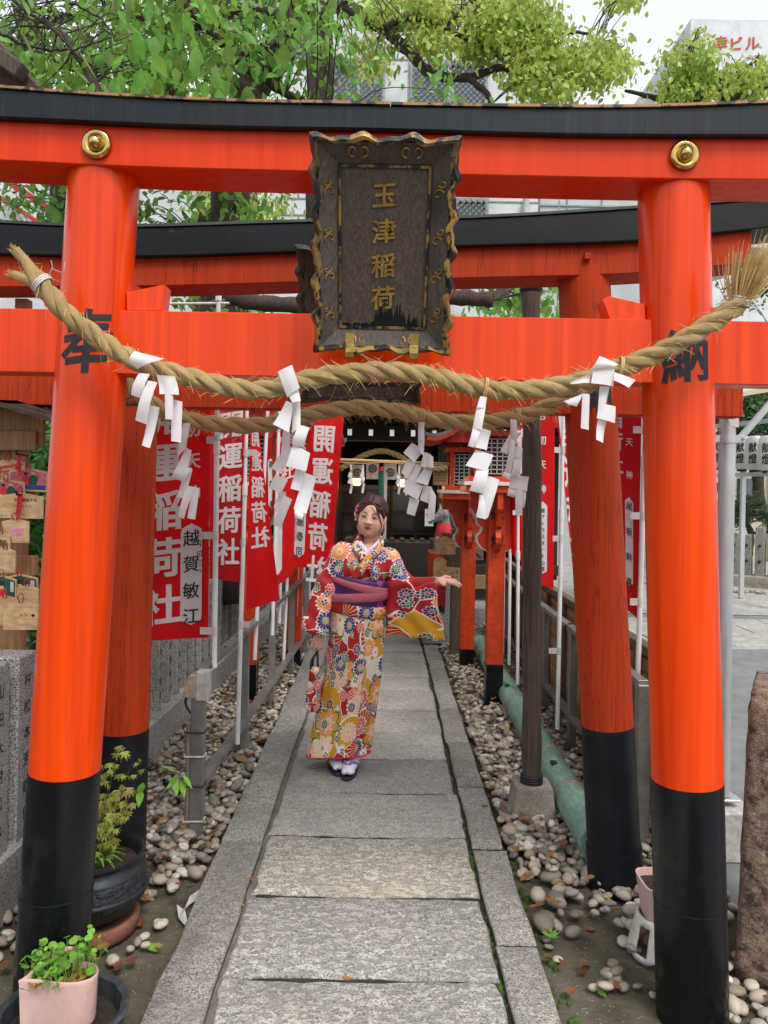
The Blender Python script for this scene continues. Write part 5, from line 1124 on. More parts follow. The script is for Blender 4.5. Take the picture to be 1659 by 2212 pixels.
# skin, hair and cloth materials
def skinmat():
    m, nt, bs = newmat('skin'); v = coords(nt); n = noise(nt, v, 30, 4)
    nt.links.new(mixc(nt, n, hx('d8a48c'), hx('e6baa4')), bs.inputs['Base Color']); bs.inputs['Roughness'].default_value = .48
    bs.inputs['Subsurface Weight'].default_value = .15; bs.inputs['Subsurface Radius'].default_value = (.012, .005, .003); bs.inputs['Subsurface Scale'].default_value = .5; return m
M['skin'] = skinmat()
def hairmat():
    m, nt, bs = newmat('burgundy hair'); n = noise(nt, coords(nt, (14, 14, 3)), 12, 4, .7)
    nt.links.new(ramp(nt, n, [(.3, hx('1b080c')), (.5, hx('3c131a')), (.7, hx('722832'))]), bs.inputs['Base Color']); bs.inputs['Roughness'].default_value = .38; bumpn(nt, bs, n, .5, .004); return m
M['hair'] = hairmat()
def kimonomat(name='floral kimono silk', S=1.0):
    m, nt, bs = newmat(name); tc = nt.nodes.new('ShaderNodeTexCoord'); uv = tc.outputs['UV']
    wob = nod(nt, 'TexNoise', {'Vector': uv, 'Scale': 9 * S, 'Detail': 2.0}); uvw = nod(nt, 'VectorMath', {0: uv}, operation='ADD')
    sc1 = nod(nt, 'VectorMath', {0: wob.outputs['Color'], 'Scale': .05 / S}, operation='SCALE'); nt.links.new(sc1.outputs[0], uvw.inputs[1])
    cells = nod(nt, 'TexVoronoi', {'Vector': uvw.outputs[0], 'Scale': 5.2 * S, 'Randomness': .9}, voronoi_dimensions='2D'); cc = nod(nt, 'SeparateColor', {0: cells.outputs['Color']})
    edge = nod(nt, 'TexVoronoi', {'Vector': uvw.outputs[0], 'Scale': 5.2 * S, 'Randomness': .9}, voronoi_dimensions='2D', feature='DISTANCE_TO_EDGE')
    RED, YEL, CRM, NAVY, ORG, WHT, GRN, COR = hx('b00c16'), hx('d69c0c'), hx('e0d6c8'), hx('23266e'), hx('f0913a'), hx('efe8e2'), hx('137a4c'), hx('e8503c')
    col = ramp(nt, cc.outputs[0], [(0, RED), (.66, YEL), (.96, CRM)], 'CONSTANT')
    def polar(vec, scale, rnd):
        P = nod(nt, 'VectorMath', {0: vec, 'Scale': scale}, operation='SCALE').outputs[0]
        vo = nod(nt, 'TexVoronoi', {'Vector': P, 'Scale': 1.0, 'Randomness': rnd}, voronoi_dimensions='2D')
        df = nod(nt, 'VectorMath', {0: P, 1: vo.outputs['Position']}, operation='SUBTRACT'); sp = nod(nt, 'SeparateXYZ', {0: df.outputs[0]})
        rgb = nod(nt, 'SeparateColor', {0: vo.outputs['Color']}); an = math_(nt, 'ARCTAN2', sp.outputs[1], sp.outputs[0])
        return vo.outputs['Distance'], math_(nt, 'ADD', an, math_(nt, 'MULTIPLY', rgb.outputs[2], 6.28)), rgb
    AND = lambda *a: a[0] if len(a) == 1 else math_(nt, 'MULTIPLY', a[0], AND(*a[1:]))
    LT = lambda a, b: math_(nt, 'LESS_THAN', a, b); GT = lambda a, b: math_(nt, 'GREATER_THAN', a, b)
    # fan ribs inside the red areas
    r, an, rgb = polar(uv, 4.6 * S, .8); rib = AND(GT(math_(nt, 'SINE', math_(nt, 'MULTIPLY', an, 22)), .35), LT(r, .5), GT(r, .1), GT(math_(nt, 'SINE', an), -.1), GT(rgb.outputs[0], .25), LT(cc.outputs[0], .66))
    col = mixc(nt, rib, col, hx('f0a878')); arc = AND(GT(r, .46), LT(r, .52), GT(math_(nt, 'SINE', an), -.1), GT(rgb.outputs[0], .25)); col = mixc(nt, arc, col, WHT)
    col = mixc(nt, LT(edge.outputs['Distance'], .014), col, WHT)
    def flowers(col, scale, rnd, n, R, exist, cols, outline, power=.5, core=.16, corecol=RED, off=0, linec=None):
        vec = nod(nt, 'VectorMath', {0: uv, 1: (off, off * .7, 0)}, operation='ADD').outputs[0]; r, an, rgb = polar(vec, scale, rnd)
        pet = math_(nt, 'POWER', math_(nt, 'ABSOLUTE', math_(nt, 'COSINE', math_(nt, 'MULTIPLY', an, n / 2))), power); lim = math_(nt, 'MULTIPLY_ADD', pet, R * .45, R * .55)
        e = GT(rgb.outputs[0], 1 - exist); pc = ramp(nt, rgb.outputs[1], [(i / len(cols), c) for i, c in enumerate(cols)], 'CONSTANT')
        col = mixc(nt, AND(LT(r, math_(nt, 'MULTIPLY', lim, 1.16)), e), col, outline)
        inner = mixc(nt, AND(LT(pet, .42), GT(r, R * .2)), pc, linec or WHT); inner = mixc(nt, LT(r, math_(nt, 'MULTIPLY', lim, .45)), inner, mixc(nt, .5, pc, WHT))
        col = mixc(nt, AND(LT(r, lim), e), col, inner); return mixc(nt, AND(LT(r, R * core), e), col, corecol)
    col = flowers(col, 4.0 * S, .75, 7, .36, .52, (hx('f0a050'), hx('f6d9b0'), hx('ef8f35')), GRN, .6, .12, YEL, .31)
    col = flowers(col, 6.6 * S, .7, 14, .34, .66, (NAVY, ORG, COR, NAVY, hx('f3b9a0')), WHT, .5, .2, hx('e9b53a'))
    col = flowers(col, 10.5 * S, .8, 9, .30, .46, (NAVY, WHT, COR, GRN, hx('1b1f4e')), WHT, .6, .25, hx('d9384a'), .77)
    col = flowers(col, 16 * S, .9, 4, .30, .2, (GRN, hx('111318'), NAVY), WHT, .9, .1, WHT, .13)
    nt.links.new(col, bs.inputs['Base Color']); bs.inputs['Roughness'].default_value = .6; bs.inputs['Sheen Weight'].default_value = .1
    bumpn(nt, bs, noise(nt, coords(nt), 400, 2), .06, .002); return m
M['kimono'] = kimonomat()
M['bagcloth'] = kimonomat('small flower bag cloth', 2.2)
def obimat():
    m, nt, bs = newmat('purple obi'); v = coords(nt); vo = nod(nt, 'TexVoronoi', {'Vector': v, 'Scale': 17.0}); sp = nod(nt, 'SeparateColor', {0: vo.outputs['Color']})
    f = math_(nt, 'MULTIPLY', math_(nt, 'LESS_THAN', vo.outputs['Distance'], .36), math_(nt, 'GREATER_THAN', sp.outputs[0], .6)); f2 = math_(nt, 'MULTIPLY', math_(nt, 'LESS_THAN', vo.outputs['Distance'], .12), f)
    col = mixc(nt, f, hx('4a1a5c'), hx('8b3f92')); col = mixc(nt, f2, col, hx('5a1a58')); nt.links.new(col, bs.inputs['Base Color']); bs.inputs['Roughness'].default_value = .5
    bumpn(nt, bs, noise(nt, coords(nt, (1, 1, 30)), 6, 3), .25, .004); return m
M['obi'] = obimat()
M['sash'] = std('pink crepe sash', hx('c26a7c'), hx('ad5568'), 8, .75, stretch=(1, 1, 14), bump=.6, bscale=10, bdist=.006)
M['tabi'] = std('lavender white tabi', hx('e6e2f0'), hx('dcd6ea'), 12, .8)
M['strap'] = std('purple sandal strap', hx('8d7fb4'), hx('786aa0'), 12, .6)
M['sandal'] = std('dark sandal sole', hx('2a2638'), hx('1d1a28'), 12, .6)
M['eye_white'] = std('eye white', hx('d8d0cc'), None, 5, .3, fine=.02); M['iris'] = std('dark iris', hx('1a100c'), None, 5, .2)
M['lip'] = std('red lips', hx('9c3a3e'), hx('8a2c32'), 40, .45); M['brow'] = std('brown brow', hx('6a4438'), None, 30, .8); M['lid'] = std('eye shadow lid', hx('d2b0a8'), None, 20, .6)
M['petal_pink'] = std('pink petals', hx('e486a6'), hx('f0b3c8'), 40, .6, trans=.2)
# --- head frame ---
HC = Wv(803, 1117, .02); HR = Matrix.Rotation(rad(7), 3, 'Y') @ Matrix.Rotation(rad(-9), 3, 'Z') @ Matrix.Rotation(rad(3), 3, 'X')
def hd(x, y, z): return HC + HR @ V((x, y, z))
xs = axis_spacing(wroot.location.x - .42, wroot.location.x + .72, [(HC.x - .09, HC.x + .09), (Wv(938, 1).x, Wv(995, 1).x), (Wv(670, 1).x, Wv(702, 1).x)], .0026, .012)
ys = axis_spacing(WY - .32, WY + .22, [(WY - .21, WY + .14)], .0032, .012)
zs = axis_spacing(.04, 1.70, [(Wv(800, 1172).z, Wv(800, 1070).z), (Wv(900, 1272).z, Wv(900, 1232).z), (Wv(700, 1402).z, Wv(700, 1362).z)], .0026, .012)
B = SDF(xs, ys, zs)
hip = Wv(772, 1330, 0); B.ell(Wv(780, 1230, .02), (.13, .09, .16), .04); B.ell(Wv(775, 1310, .02), (.15, .1, .13), .05)
for sx, fx, fy in ((-1, 752, 1640), (1, 784, 1645)): B.cap(Wv(772 + sx * 22, 1350, .0), Wv(lerp(772 + sx * 22, fx, .5), 1480, .0), .075, .055, .04); B.cap(Wv(lerp(772 + sx * 22, fx, .5), 1480, .0), Wv(fx - 6, fy - 50, .0), .055, .04, .03)
B.cap(Wv(752, 1212, .02), Wv(832, 1220, .02), .035, .035, .03); B.cap(Wv(799, 1208, .02), hd(0, .028, -.05), .056, .045, .02)
# arms
eL, wL = Wv(876, 1274, -.03), Wv(943, 1249, -.13); B.cap(Wv(846, 1216, .0), eL, .034, .034, .03); B.cap(eL, wL, .034, .022, .02)
eR, wR = Wv(702, 1290, .0), Wv(688, 1366, -.06); B.cap(Wv(738, 1212, .01), eR, .034, .034, .03); B.cap(eR, wR, .034, .021, .02)
# head
def hell(c, r, k, op='add', R=None): B.ell(hd(*c), r, k, HR if R is None else HR @ R, op)
hell((0, .018, .028), (.073, .090, .080), .01); hell((0, -.018, -.024), (.068, .066, .080), .03); hell((0, -.040, -.078), (.042, .036, .028), .03); hell((0, -.054, -.092), (.020, .020, .013), .018)
for s_ in (-1, 1):
    hell((s_ * .036, -.056, -.030), (.028, .022, .027), .02); hell((s_ * .046, -.024, -.060), (.024, .04, .030), .03); hell((s_ * .030, -.094, .006), (.019, .014, .010), .014, 'sub'); hell((s_ * .030, -.068, .004), (.017, .014, .0115), .006)
    hell((s_ * .0125, -.089, -.030), (.0085, .009, .0068), .007); hell((s_ * .077, .004, -.012), (.010, .019, .031), .008)
B.cap(hd(0, -.073, .014), hd(0, -.093, -.024), .0075, .0095, .016); hell((0, -.094, -.027), (.0095, .0085, .0075), .008)
hell((0, -.075, -.053), (.022, .010, .006), .008); hell((0, -.075, -.061), (.019, .010, .0065), .008); hell((0, -.09, -.0555), (.020, .006, .0012), .003, 'sub')
# left hand (image right): open palm
pl_ = lambda x, y, dy=0: Wv(x, y, -.135 + dy)
B.ell(pl_(955, 1251), (.030, .036, .013), .012, Matrix.Rotation(rad(10), 3, 'Y') @ Matrix.Rotation(rad(25), 3, 'X'))
for (x0, y0, d0, x1, y1, d1, x2, y2, d2) in ((962, 1250, -.030, 976, 1253, -.042, 986, 1259, -.045), (964, 1250, -.012, 979, 1252, -.018, 991, 1257, -.018), (964, 1249, .008, 978, 1250, .008, 989, 1254, .008), (962, 1248, .026, 973, 1248, .032, 982, 1250, .034)):
    B.cap(pl_(x0, y0, d0), pl_(x1, y1, d1), .0095, .0085, .005); B.cap(pl_(x1, y1, d1), pl_(x2, y2, d2), .0085, .0065, .003)
B.cap(pl_(948, 1246, .02), pl_(958, 1241, .03), .012, .0095, .008); B.cap(pl_(958, 1241, .03), pl_(969, 1242, .034), .0095, .007, .003)
# right hand (image left): closed on the bag straps
pr_ = lambda x, y, dy=0: Wv(x, y, -.062 + dy)
B.ell(pr_(687, 1375), (.025, .015, .026), .010)
for i, (x, dx) in enumerate(((677, -1), (683.5, 0), (690, .5), (696.5, 1.5))):
    yk = 1396 + (0, 3, 3, 1)[i]; B.cap(pr_(x + 1, 1382, -.010), pr_(x + dx, yk - 5, -.020), .0085, .0075, .002); B.cap(pr_(x + dx, yk - 5, -.020), pr_(x + dx + .5, yk, -.004), .0075, .007, .0015); B.cap(pr_(x + dx + .5, yk, -.004), pr_(x + 1, yk - 6, .012), .007, .006, .0015)
B.cap(pr_(697, 1373, -.01), pr_(700, 1383, -.022), .011, .009, .006); B.cap(pr_(700, 1383, -.022), pr_(697, 1391, -.03), .009, .007, .002)
v, f = B.mesh(); body = npmesh('body', v, f, M['skin'], wroot, 179)
# eyes, brows, lips
for s_ in (-1, 1):
    def lens(n, w, h, oy, m_, zc=0.004, xc=.030, bulge=.004, par=wroot):
        mb = MB(); pts = [hd(s_ * xc + w * math.cos(a), oy - bulge * 0, zc + h * math.sin(a) * (1.05 if math.sin(a) > 0 else .8) + .0018 * s_ * math.cos(a)) for a in np.linspace(0, 6.283, 24, endpoint=False)]
        c_ = hd(s_ * xc, oy - bulge, zc); mb.add(pts + [c_], [(i, (i + 1) % 24, 24) for i in range(24)]); return mb.build(n, M[m_], par, smooth=179, recalc=False)
    ey = lens('eye', .0132, .0050, -.0815, 'eye_white'); lens('iris', .0064, .0052, -.0835, 'iris', .0040, .029, .003, ey)
    lens('eyelid', .0160, .0085, -.0805, 'lid', .0072)
    q = [hd(s_ * .030 + x_, -.0860 + abs(x_) * .12, .0040 + .0056 * (1 - (x_ / .0145) ** 2) + .0012 * s_ * x_ / .0145) for x_ in np.linspace(-.0145, .0145, 9)]
    MB().tube(q, [.0006] + [.0016] * 7 + [.0008], 5).build('lash_line', M['iris'], wroot, smooth=179)
    q = [hd(s_ * (.013 + t * .036), -.0855 + .017 * t * t, .0235 + .006 * math.sin(t * 2.4)) for t in np.linspace(0, 1, 8)]; MB().tube(q, [.0020, .0030, .0032, .0030, .0026, .0020, .0013, .0006], 5).build('eyebrow', M['brow'], wroot, smooth=179)
for zc, hh, nm in ((-.0535, .0030, 'upper_lip'), (-.0605, .0042, 'lower_lip')):
    mb = MB(); o = []
    for j in range(5):
        for i in range(15):
            u = i / 14 * 2 - 1; e = math.sqrt(max(0, 1 - u * u)) ** .7; vv = (j / 4 * 2 - 1); cz = (.0012 * math.cos(u * 6) if zc > -.055 else 0) - .0006
            o.append(hd(u * .0225, -.0855 - .0028 * (1 - vv * vv) * e + .0055 * u * u, zc + vv * hh * e + cz + (zc + .0570) * -.9 * abs(u) ** 2 + .0035 * u * u))
    mb.add(o, [(j * 15 + i, j * 15 + i + 1, (j + 1) * 15 + i + 1, (j + 1) * 15 + i) for j in range(4) for i in range(14)]); mb.build(nm, M['lip'], wroot, smooth=179, recalc=False)
# hair
A = SDF(axis_spacing(HC.x - .16, HC.x + .16, [], 1, .0036), axis_spacing(HC.y - .14, HC.y + .17, [], 1, .0036), axis_spacing(HC.z - .17, HC.z + .15, [], 1, .0036))
A.ell(hd(0, .022, .034), (.082, .098, .088), .01, HR); A.ell(hd(.02, .10, -.02), (.055, .05, .055), .03, HR)
A.ell(hd(0, -.104, -.012), (.064, .078, .106), .010, HR, 'sub'); A.ell(hd(0, -.05, -.10), (.075, .09, .055), .012, HR, 'sub')
for s_ in (-1, 1):
    A.cap(hd(s_ * .058, -.040, .055), hd(s_ * .073, -.022, .010), .010, .010, .012)
v, f = A.mesh(); npmesh('hair', v, f, M['hair'], wroot, 179)
FC = lambda x, y, dy=-.06: Wv((340 + x / 8) * 2.1602, (485 + y / 8) * 2.1602, dy)
locks = MB()                                 # combed locks from the parting to the sides and back
def lock(a_, b_, r, lift=1.012, n=12, sag=0):
    a_, b_ = V(a_).normalized(), V(b_).normalized(); om = math.acos(max(-1, min(1, a_.dot(b_)))); q = []
    for i in range(n + 1):
        t = i / n; d_ = (a_ * math.sin((1 - t) * om) + b_ * math.sin(t * om)) / math.sin(om); q.append(hd(d_.x * .082 * lift, .022 + d_.y * .098 * lift, .034 + d_.z * .088 * lift - sag * math.sin(math.pi * t)))
    locks.tube(q, [r * (.45 + .75 * math.sin(math.pi * min(1, .12 + .8 * i / n))) for i in range(n + 1)], 6)
for s_ in (-1, 1):
    for i in range(30):
        t = i / 29; st_ = (-.06 + jit(.02), -.78 + 1.1 * t, .66 + .36 * math.sin(t * 2.2)); en = (s_ * (1.0 - .45 * t + jit(.05)), -.18 + .95 * t + jit(.06), -.12 - .30 * t + jit(.14))
        lock(st_, en, random.uniform(.0042, .0068), random.uniform(1.005, 1.03))
    for i in range(12): lock((s_ * .5 + jit(.1), .75, .45 + jit(.1)), (s_ * .35 + jit(.2), .95, -.45 + jit(.1)), .006, 1.02)
locks.build('hair_locks', M['hair'], wroot, smooth=179)
for pts, r in (([FC(262, 140), FC(290, 178, -.07), FC(305, 231, -.062), FC(326, 290, -.055), FC(336, 325, -.055), FC(312, 372, -.06), FC(318, 430, -.07), FC(340, 480, -.09)], .0048), ([FC(300, 190, -.06), FC(318, 250, -.05), FC(334, 320, -.045), FC(322, 380, -.05)], .003),
               ([FC(215, 140), FC(178, 180, -.055), FC(150, 240, -.045), FC(142, 300, -.035), FC(150, 350, -.03)], .0055), ([FC(150, 300, .0), FC(146, 350, .02), FC(128, 395, .02), FC(75, 432, .0)], .009), ([FC(158, 330, .0), FC(150, 375, .02), FC(120, 410, .01)], .007)):
    q = cat_curve(pts, 7); MB().tube(q, [r * (1 - .7 * i / len(q)) for i in range(len(q))], 8).build('hair_strand', M['hair'], wroot, smooth=179)
hf = MB(); 
for cx_, cz_, sz_ in ((-.088, .040, .020), (-.092, .010, .018), (-.086, -.018, .015), (-.080, .058, .014)):
    c = hd(cx_, -.025, cz_)
    for k in range(6):
        a = k * 1.047; d_ = HR @ V((.15 * -1, math.cos(a) * .55 - .35, math.sin(a))); d_.normalize(); s2 = d_.cross(V((0, -1, .2))).normalized() * sz_ * .42
        hf.add([c, c + d_ * sz_ * .6 + s2, c + d_ * sz_ + V((0, -.004, 0)), c + d_ * sz_ * .6 - s2], [(0, 1, 2, 3)])
hf.build('hair_flower', M['petal_pink'], wroot, recalc=False)
er = hd(.078, -.005, -.05); MB().lathe([(.002, .012), (.006, .004), (.008, -.006), (.003, -.016)], er, 8).build('earring', M['bib'], wroot, smooth=60)
# kimono bodice and sleeves
xs = axis_spacing(wroot.location.x - .36, wroot.location.x + .56, [], 1, .0065); ys = axis_spacing(WY - .26, WY + .26, [], 1, .0065); zs = axis_spacing(Wv(700, 1385).z, Wv(700, 1140).z, [], 1, .0065)
K = SDF(xs, ys, zs)
K.cap(Wv(748, 1197, .02), Wv(838, 1208, .02), .062, .060, .03); K.ell(Wv(783, 1232, .0), (.148, .112, .115), .04); K.ell(Wv(778, 1275, .01), (.150, .115, .11), .04)
K.cap(Wv(793, 1178, .035), Wv(798, 1165, .045), .080, .068, .03)
K.cap(Wv(840, 1210, .01), Wv(874, 1268, -.03), .066, .060, .03); K.cap(Wv(874, 1268, -.03), Wv(936, 1251, -.125), .056, .030, .025)
K.poly([Wv(838, 1255), Wv(870, 1245), Wv(897, 1262), Wv(917, 1250), Wv(938, 1247), Wv(941, 1300), Wv(948, 1330), Wv(957, 1366), Wv(900, 1367), Wv(835, 1365)], WY - .055, .026, .018, .02, (-.55, 0, 0))
K.cap(Wv(737, 1198, .01), Wv(703, 1276, .0), .066, .062, .03); K.cap(Wv(703, 1276, 0), Wv(687, 1352, -.05), .058, .040, .03)
K.poly([Wv(722, 1215), Wv(690, 1245), Wv(674, 1280), Wv(652, 1352), Wv(688, 1362), Wv(712, 1371), Wv(717, 1300), Wv(735, 1250)], WY - .01, .036, .022, .03, (0, 0, .25))
K.cap(hd(0, .012, -.06), Wv(797, 1186, -.075), .058, .040, .012, 'sub'); K.ell(Wv(796, 1172, -.09), (.038, .07, .045), .012, None, 'sub')
rx, rz = Wv(870, 1260).x, Wv(870, 1260).z; lx, lz = Wv(705, 1275).x, Wv(705, 1275).z; mx_ = Wv(785, 1).x
def folds(x, y, z):
    dR = np.exp(-(((x - rx) / .10) ** 2 + ((z - rz) / .10) ** 2)); dL = np.exp(-(((x - lx) / .09) ** 2 + ((z - lz) / .12) ** 2))
    sl_ = np.clip((rz - .03 - z) / .1, 0, 1) * (np.abs(x - mx_) > .13)
    return .0075 * dR * np.sin(60 * (x * .5 - z) + 8 * y) + .007 * dL * np.sin(62 * (x * .6 + z) + 6 * y) + .0055 * sl_ * np.sin(48 * x + 9 * z + 5 * np.sin(7 * z)) + .004 * np.sin(34 * (x - mx_) * np.sign(x - mx_) + 26 * z) * (np.abs(x - mx_) < .13)
K.disp(folds)
v, f = K.mesh(); uvs = np.stack([v[:, 0] + .55 * (v[:, 1] - WY) * np.sign(v[:, 0] - mx_), v[:, 2] + .2 * (v[:, 1] - WY)], 1); npmesh('kimono_top', v, f, M['kimono'], wroot, 179, None, uvs)
# skirt
SK = [(1285, 774, 56, .118), (1320, 773, 60, .128), (1345, 772, 61.5, .132), (1400, 768, 62, .130), (1459, 762, 62.5, .125), (1533, 748, 65, .120), (1590, 737, 67, .116), (1624, 731, 68, .116)]
nu, nv_ = 128, 70; vv = []; uu = []
for j in range(nv_ + 1):
    yy = lerp(1285, 1624, j / nv_); cx_ = interp([(a, b) for a, b, _, _ in SK], yy); hw = interp([(a, c) for a, _, c, _ in SK], yy) * WY / FP; hb = interp([(a, d_) for a, _, _, d_ in SK], yy); c = Wv(cx_, yy)
    for i in range(nu):
        a = 2 * math.pi * i / nu; t = j / nv_; fd = .005 * math.sin(5 * a + 2.5 * t) * t + .0035 * math.sin(13 * a - 3 * t) * (t ** .7) + (.007 * math.exp(-(4.93 + .3 * t - a) / .5) if a < 4.93 + .3 * t else -.002)
        hz_ = 0 if j < nv_ else .006 * math.sin(3 * a)
        vv.append((c.x + math.cos(a) * (hw + fd), c.y + math.sin(a) * (hb + fd), c.z + hz_ + (.012 * math.cos(a) if j == nv_ else 0))); uu.append((math.sin(a - 1.5 * math.pi) * .20 + (a - 1.5 * math.pi) * .05 + 5.45 + (.41 if a > 4.93 + .3 * t else 0), c.z + (.23 if a > 4.93 + .3 * t else 0)))
ff = [(j * nu + i, (j + 1) * nu + i, (j + 1) * nu + (i + 1) % nu, j * nu + (i + 1) % nu) for j in range(nv_) for i in range(nu)]
sk = npmesh('kimono_skirt', vv, ff, M['kimono'], wroot, 179, None, uu)
hm = [V(vv[nv_ * nu + i]) for i in range(nu)]; MB().tube(hm + [hm[0]], .005, 6).build('hem_lining', M['bib'], wroot, smooth=179)
def band(name, m_, y0l, y0r, y1l, y1r, a_, b_, out, bulge=0, a0=0, a1=2 * math.pi, n=72, xc=None, uvm=False):
    o = []; uu = []
    for j in range(9):
        t = j / 8
        for i in range(n + 1):
            a = lerp(a0, a1, i / n); s_ = (math.cos(a) + 1) / 2; yy = lerp(lerp(y0l, y0r, s_), lerp(y1l, y1r, s_), t); c = Wv(xc(yy) if xc else lerp(782, 773, t), yy); k = out + bulge * math.sin(math.pi * t) - (.004 if j in (0, 8) else 0)
            o.append((c.x + math.cos(a) * (a_ + k), c.y + math.sin(a) * (b_ + k), c.z)); uu.append((math.cos(a) * .2 + 7, c.z))
    f = [(j * (n + 1) + i, (j + 1) * (n + 1) + i, (j + 1) * (n + 1) + i + 1, j * (n + 1) + i + 1) for j in range(8) for i in range(n)]
    ob_ = npmesh(name, o, f, M[m_], wroot, 179, None, uu); md = ob_.modifiers.new('t', 'SOLIDIFY'); md.thickness = .004; md.offset = 1; return ob_
xo = lambda yy: interp([(1240, 782), (1300, 774), (1340, 771)], yy)
band('kimono_fold', 'kimono', 1288, 1300, 1316, 1333, .150, .124, .012, .007, xc=xo)
band('obi', 'obi', 1238, 1252, 1297, 1316, .147, .124, .016, .004, xc=xo)
band('obi_sash', 'sash', 1243, 1268, 1252, 1287, .147, .124, .024, .004, math.pi, 2 * math.pi, 40, xo)
band('obi_sash', 'sash', 1280, 1270, 1296, 1290, .147, .124, .026, .005, math.pi, 2 * math.pi, 40, xo)
# collars
def strip(name, pts, w, m_, th=.006, uvo=0):
    q = cat_curve(pts, 8); o = []; uu = []; n = len(q); L = 0
    for i, p in enumerate(q):
        t = (q[min(i + 1, n - 1)] - q[max(i - 1, 0)]).normalized(); nn = V((p.x - Wv(795, 1).x, (p.y - WY - .06), .0)).normalized(); s_ = t.cross(nn).normalized()
        if i: L += (p - q[i - 1]).length
        for k in range(5): o.append(p + s_ * w * (k / 4 - .5) + nn * .006 * (1 - (k / 2 - 1) ** 2)); uu.append((k / 4 * w + uvo, L))
    ob_ = npmesh(name, [p[:] for p in o], [(i * 5 + k, i * 5 + k + 1, i * 5 + k + 6, i * 5 + k + 5) for i in range(n - 1) for k in range(4)], M[m_], wroot, 179, None, uu); md = ob_.modifiers.new('t', 'SOLIDIFY'); md.thickness = th; return ob_
strip('inner_collar', [Wv(797, 1160, .085), Wv(776, 1161, .04), Wv(778, 1171, -.04), Wv(787, 1182, -.078), Wv(799, 1198, -.100)], .026, 'tabi')
strip('inner_collar', [Wv(799, 1160, .086), Wv(819, 1164, .04), Wv(814, 1174, -.045), Wv(802, 1185, -.080), Wv(788, 1199, -.098)], .026, 'tabi')
strip('kimono_collar', [Wv(797, 1166, .098), Wv(769, 1166, .05), Wv(770, 1177, -.04), Wv(781, 1192, -.092), Wv(800, 1217, -.118), Wv(815, 1243, -.122)], .052, 'kimono', uvo=1.3)
strip('kimono_collar', [Wv(799, 1166, .099), Wv(826, 1170, .05), Wv(821, 1181, -.045), Wv(806, 1196, -.098), Wv(785, 1220, -.126), Wv(765, 1242, -.130)], .052, 'kimono', uvo=2.2)
# feet
def foot(x, y, yaw, dy):
    c = GP(x, y, .025); c = V((Wv(x, 1).x, WY + dy, .0)); R = Matrix.Rotation(yaw, 3, 'Z')
    F = SDF(axis_spacing(c.x - .13, c.x + .13, [], 1, .005), axis_spacing(c.y - .2, c.y + .15, [], 1, .005), axis_spacing(-.01, .16, [], 1, .005)); P = lambda a, b, z_: c + R @ V((a, b, z_))
    F.ell(P(0, -.02, .052), (.042, .098, .030), .02, R); F.ell(P(0, .055, .055), (.03, .04, .032), .02, R); F.cap(P(0, .05, .06), P(0, .05, .13), .035, .037, .03); F.ell(P(-.016, -.10, .047), (.016, .026, .017), .006, R); F.ell(P(.017, -.092, .046), (.025, .028, .017), .006, R)
    v, f = F.mesh(); npmesh('tabi_sock', v, f, M['tabi'], wroot, 179)
    sole = [P(.042 * math.cos(a) * (1 - .12 * math.sin(a)), .120 * math.sin(a) - .02, .006) for a in np.linspace(0, 6.283, 28, endpoint=False)]; so2 = MB().prism(sole, (0, 0, .018)).build('sandal', M['sandal'], wroot, bevel=.004)
    for s_ in (-1, 1): MB().tube(cat_curve([P(-.003, -.085, .06), P(s_ * .02, -.055, .084), P(s_ * .043, -.005, .052), P(s_ * .046, .02, .03)], 6), .0085, 8).build('strap', M['strap'], so2, smooth=179)
foot(787, 1650, rad(-8), -.075); foot(754, 1645, rad(12), -.01)
# handbag
bg = thing('handbag', 'small floral drawstring handbag with black straps held by the woman', 'handbag', Wv(680, 1527, -.07)); bc = Wv(680, 1480, -.07)
Bg = SDF(axis_spacing(bc.x - .1, bc.x + .1, [], 1, .005), axis_spacing(bc.y - .12, bc.y + .12, [], 1, .005), axis_spacing(bc.z - .17, bc.z + .17, [], 1, .005))
Bg.poly([bc + V((a, 0, z)) for a, z in ((-.024, .11), (.030, .128), (.042, .02), (.038, -.10), (.024, -.122), (-.026, -.126), (-.042, -.10), (-.040, .0))], bc.y, .055, .022, .01); cbx = bc.x
Bg.disp(lambda x, y, z: .004 * np.sin(60 * (x - cbx) + 18 * (z)) * np.clip((z - bc.z + .05) / .1, 0, 1) + 0 * y)
v, f = Bg.mesh(); npmesh('pouch', v, f, M['bagcloth'], bg, 179, None, np.stack([v[:, 0] + .5 * v[:, 1], v[:, 2]], 1))
hh_ = pr_(688, 1394, -.002)
for dx_, dy_ in ((-.016, -.03), (.026, -.02), (-.010, .03)): MB().tube(cat_curve([bc + V((dx_, dy_, .10)), bc + V((dx_ * .8, dy_ * .7, .16)), hh_ + V((.0, 0, -.02)), hh_], 6), .0065, 8).build('strap', M['cable'], bg, smooth=179)
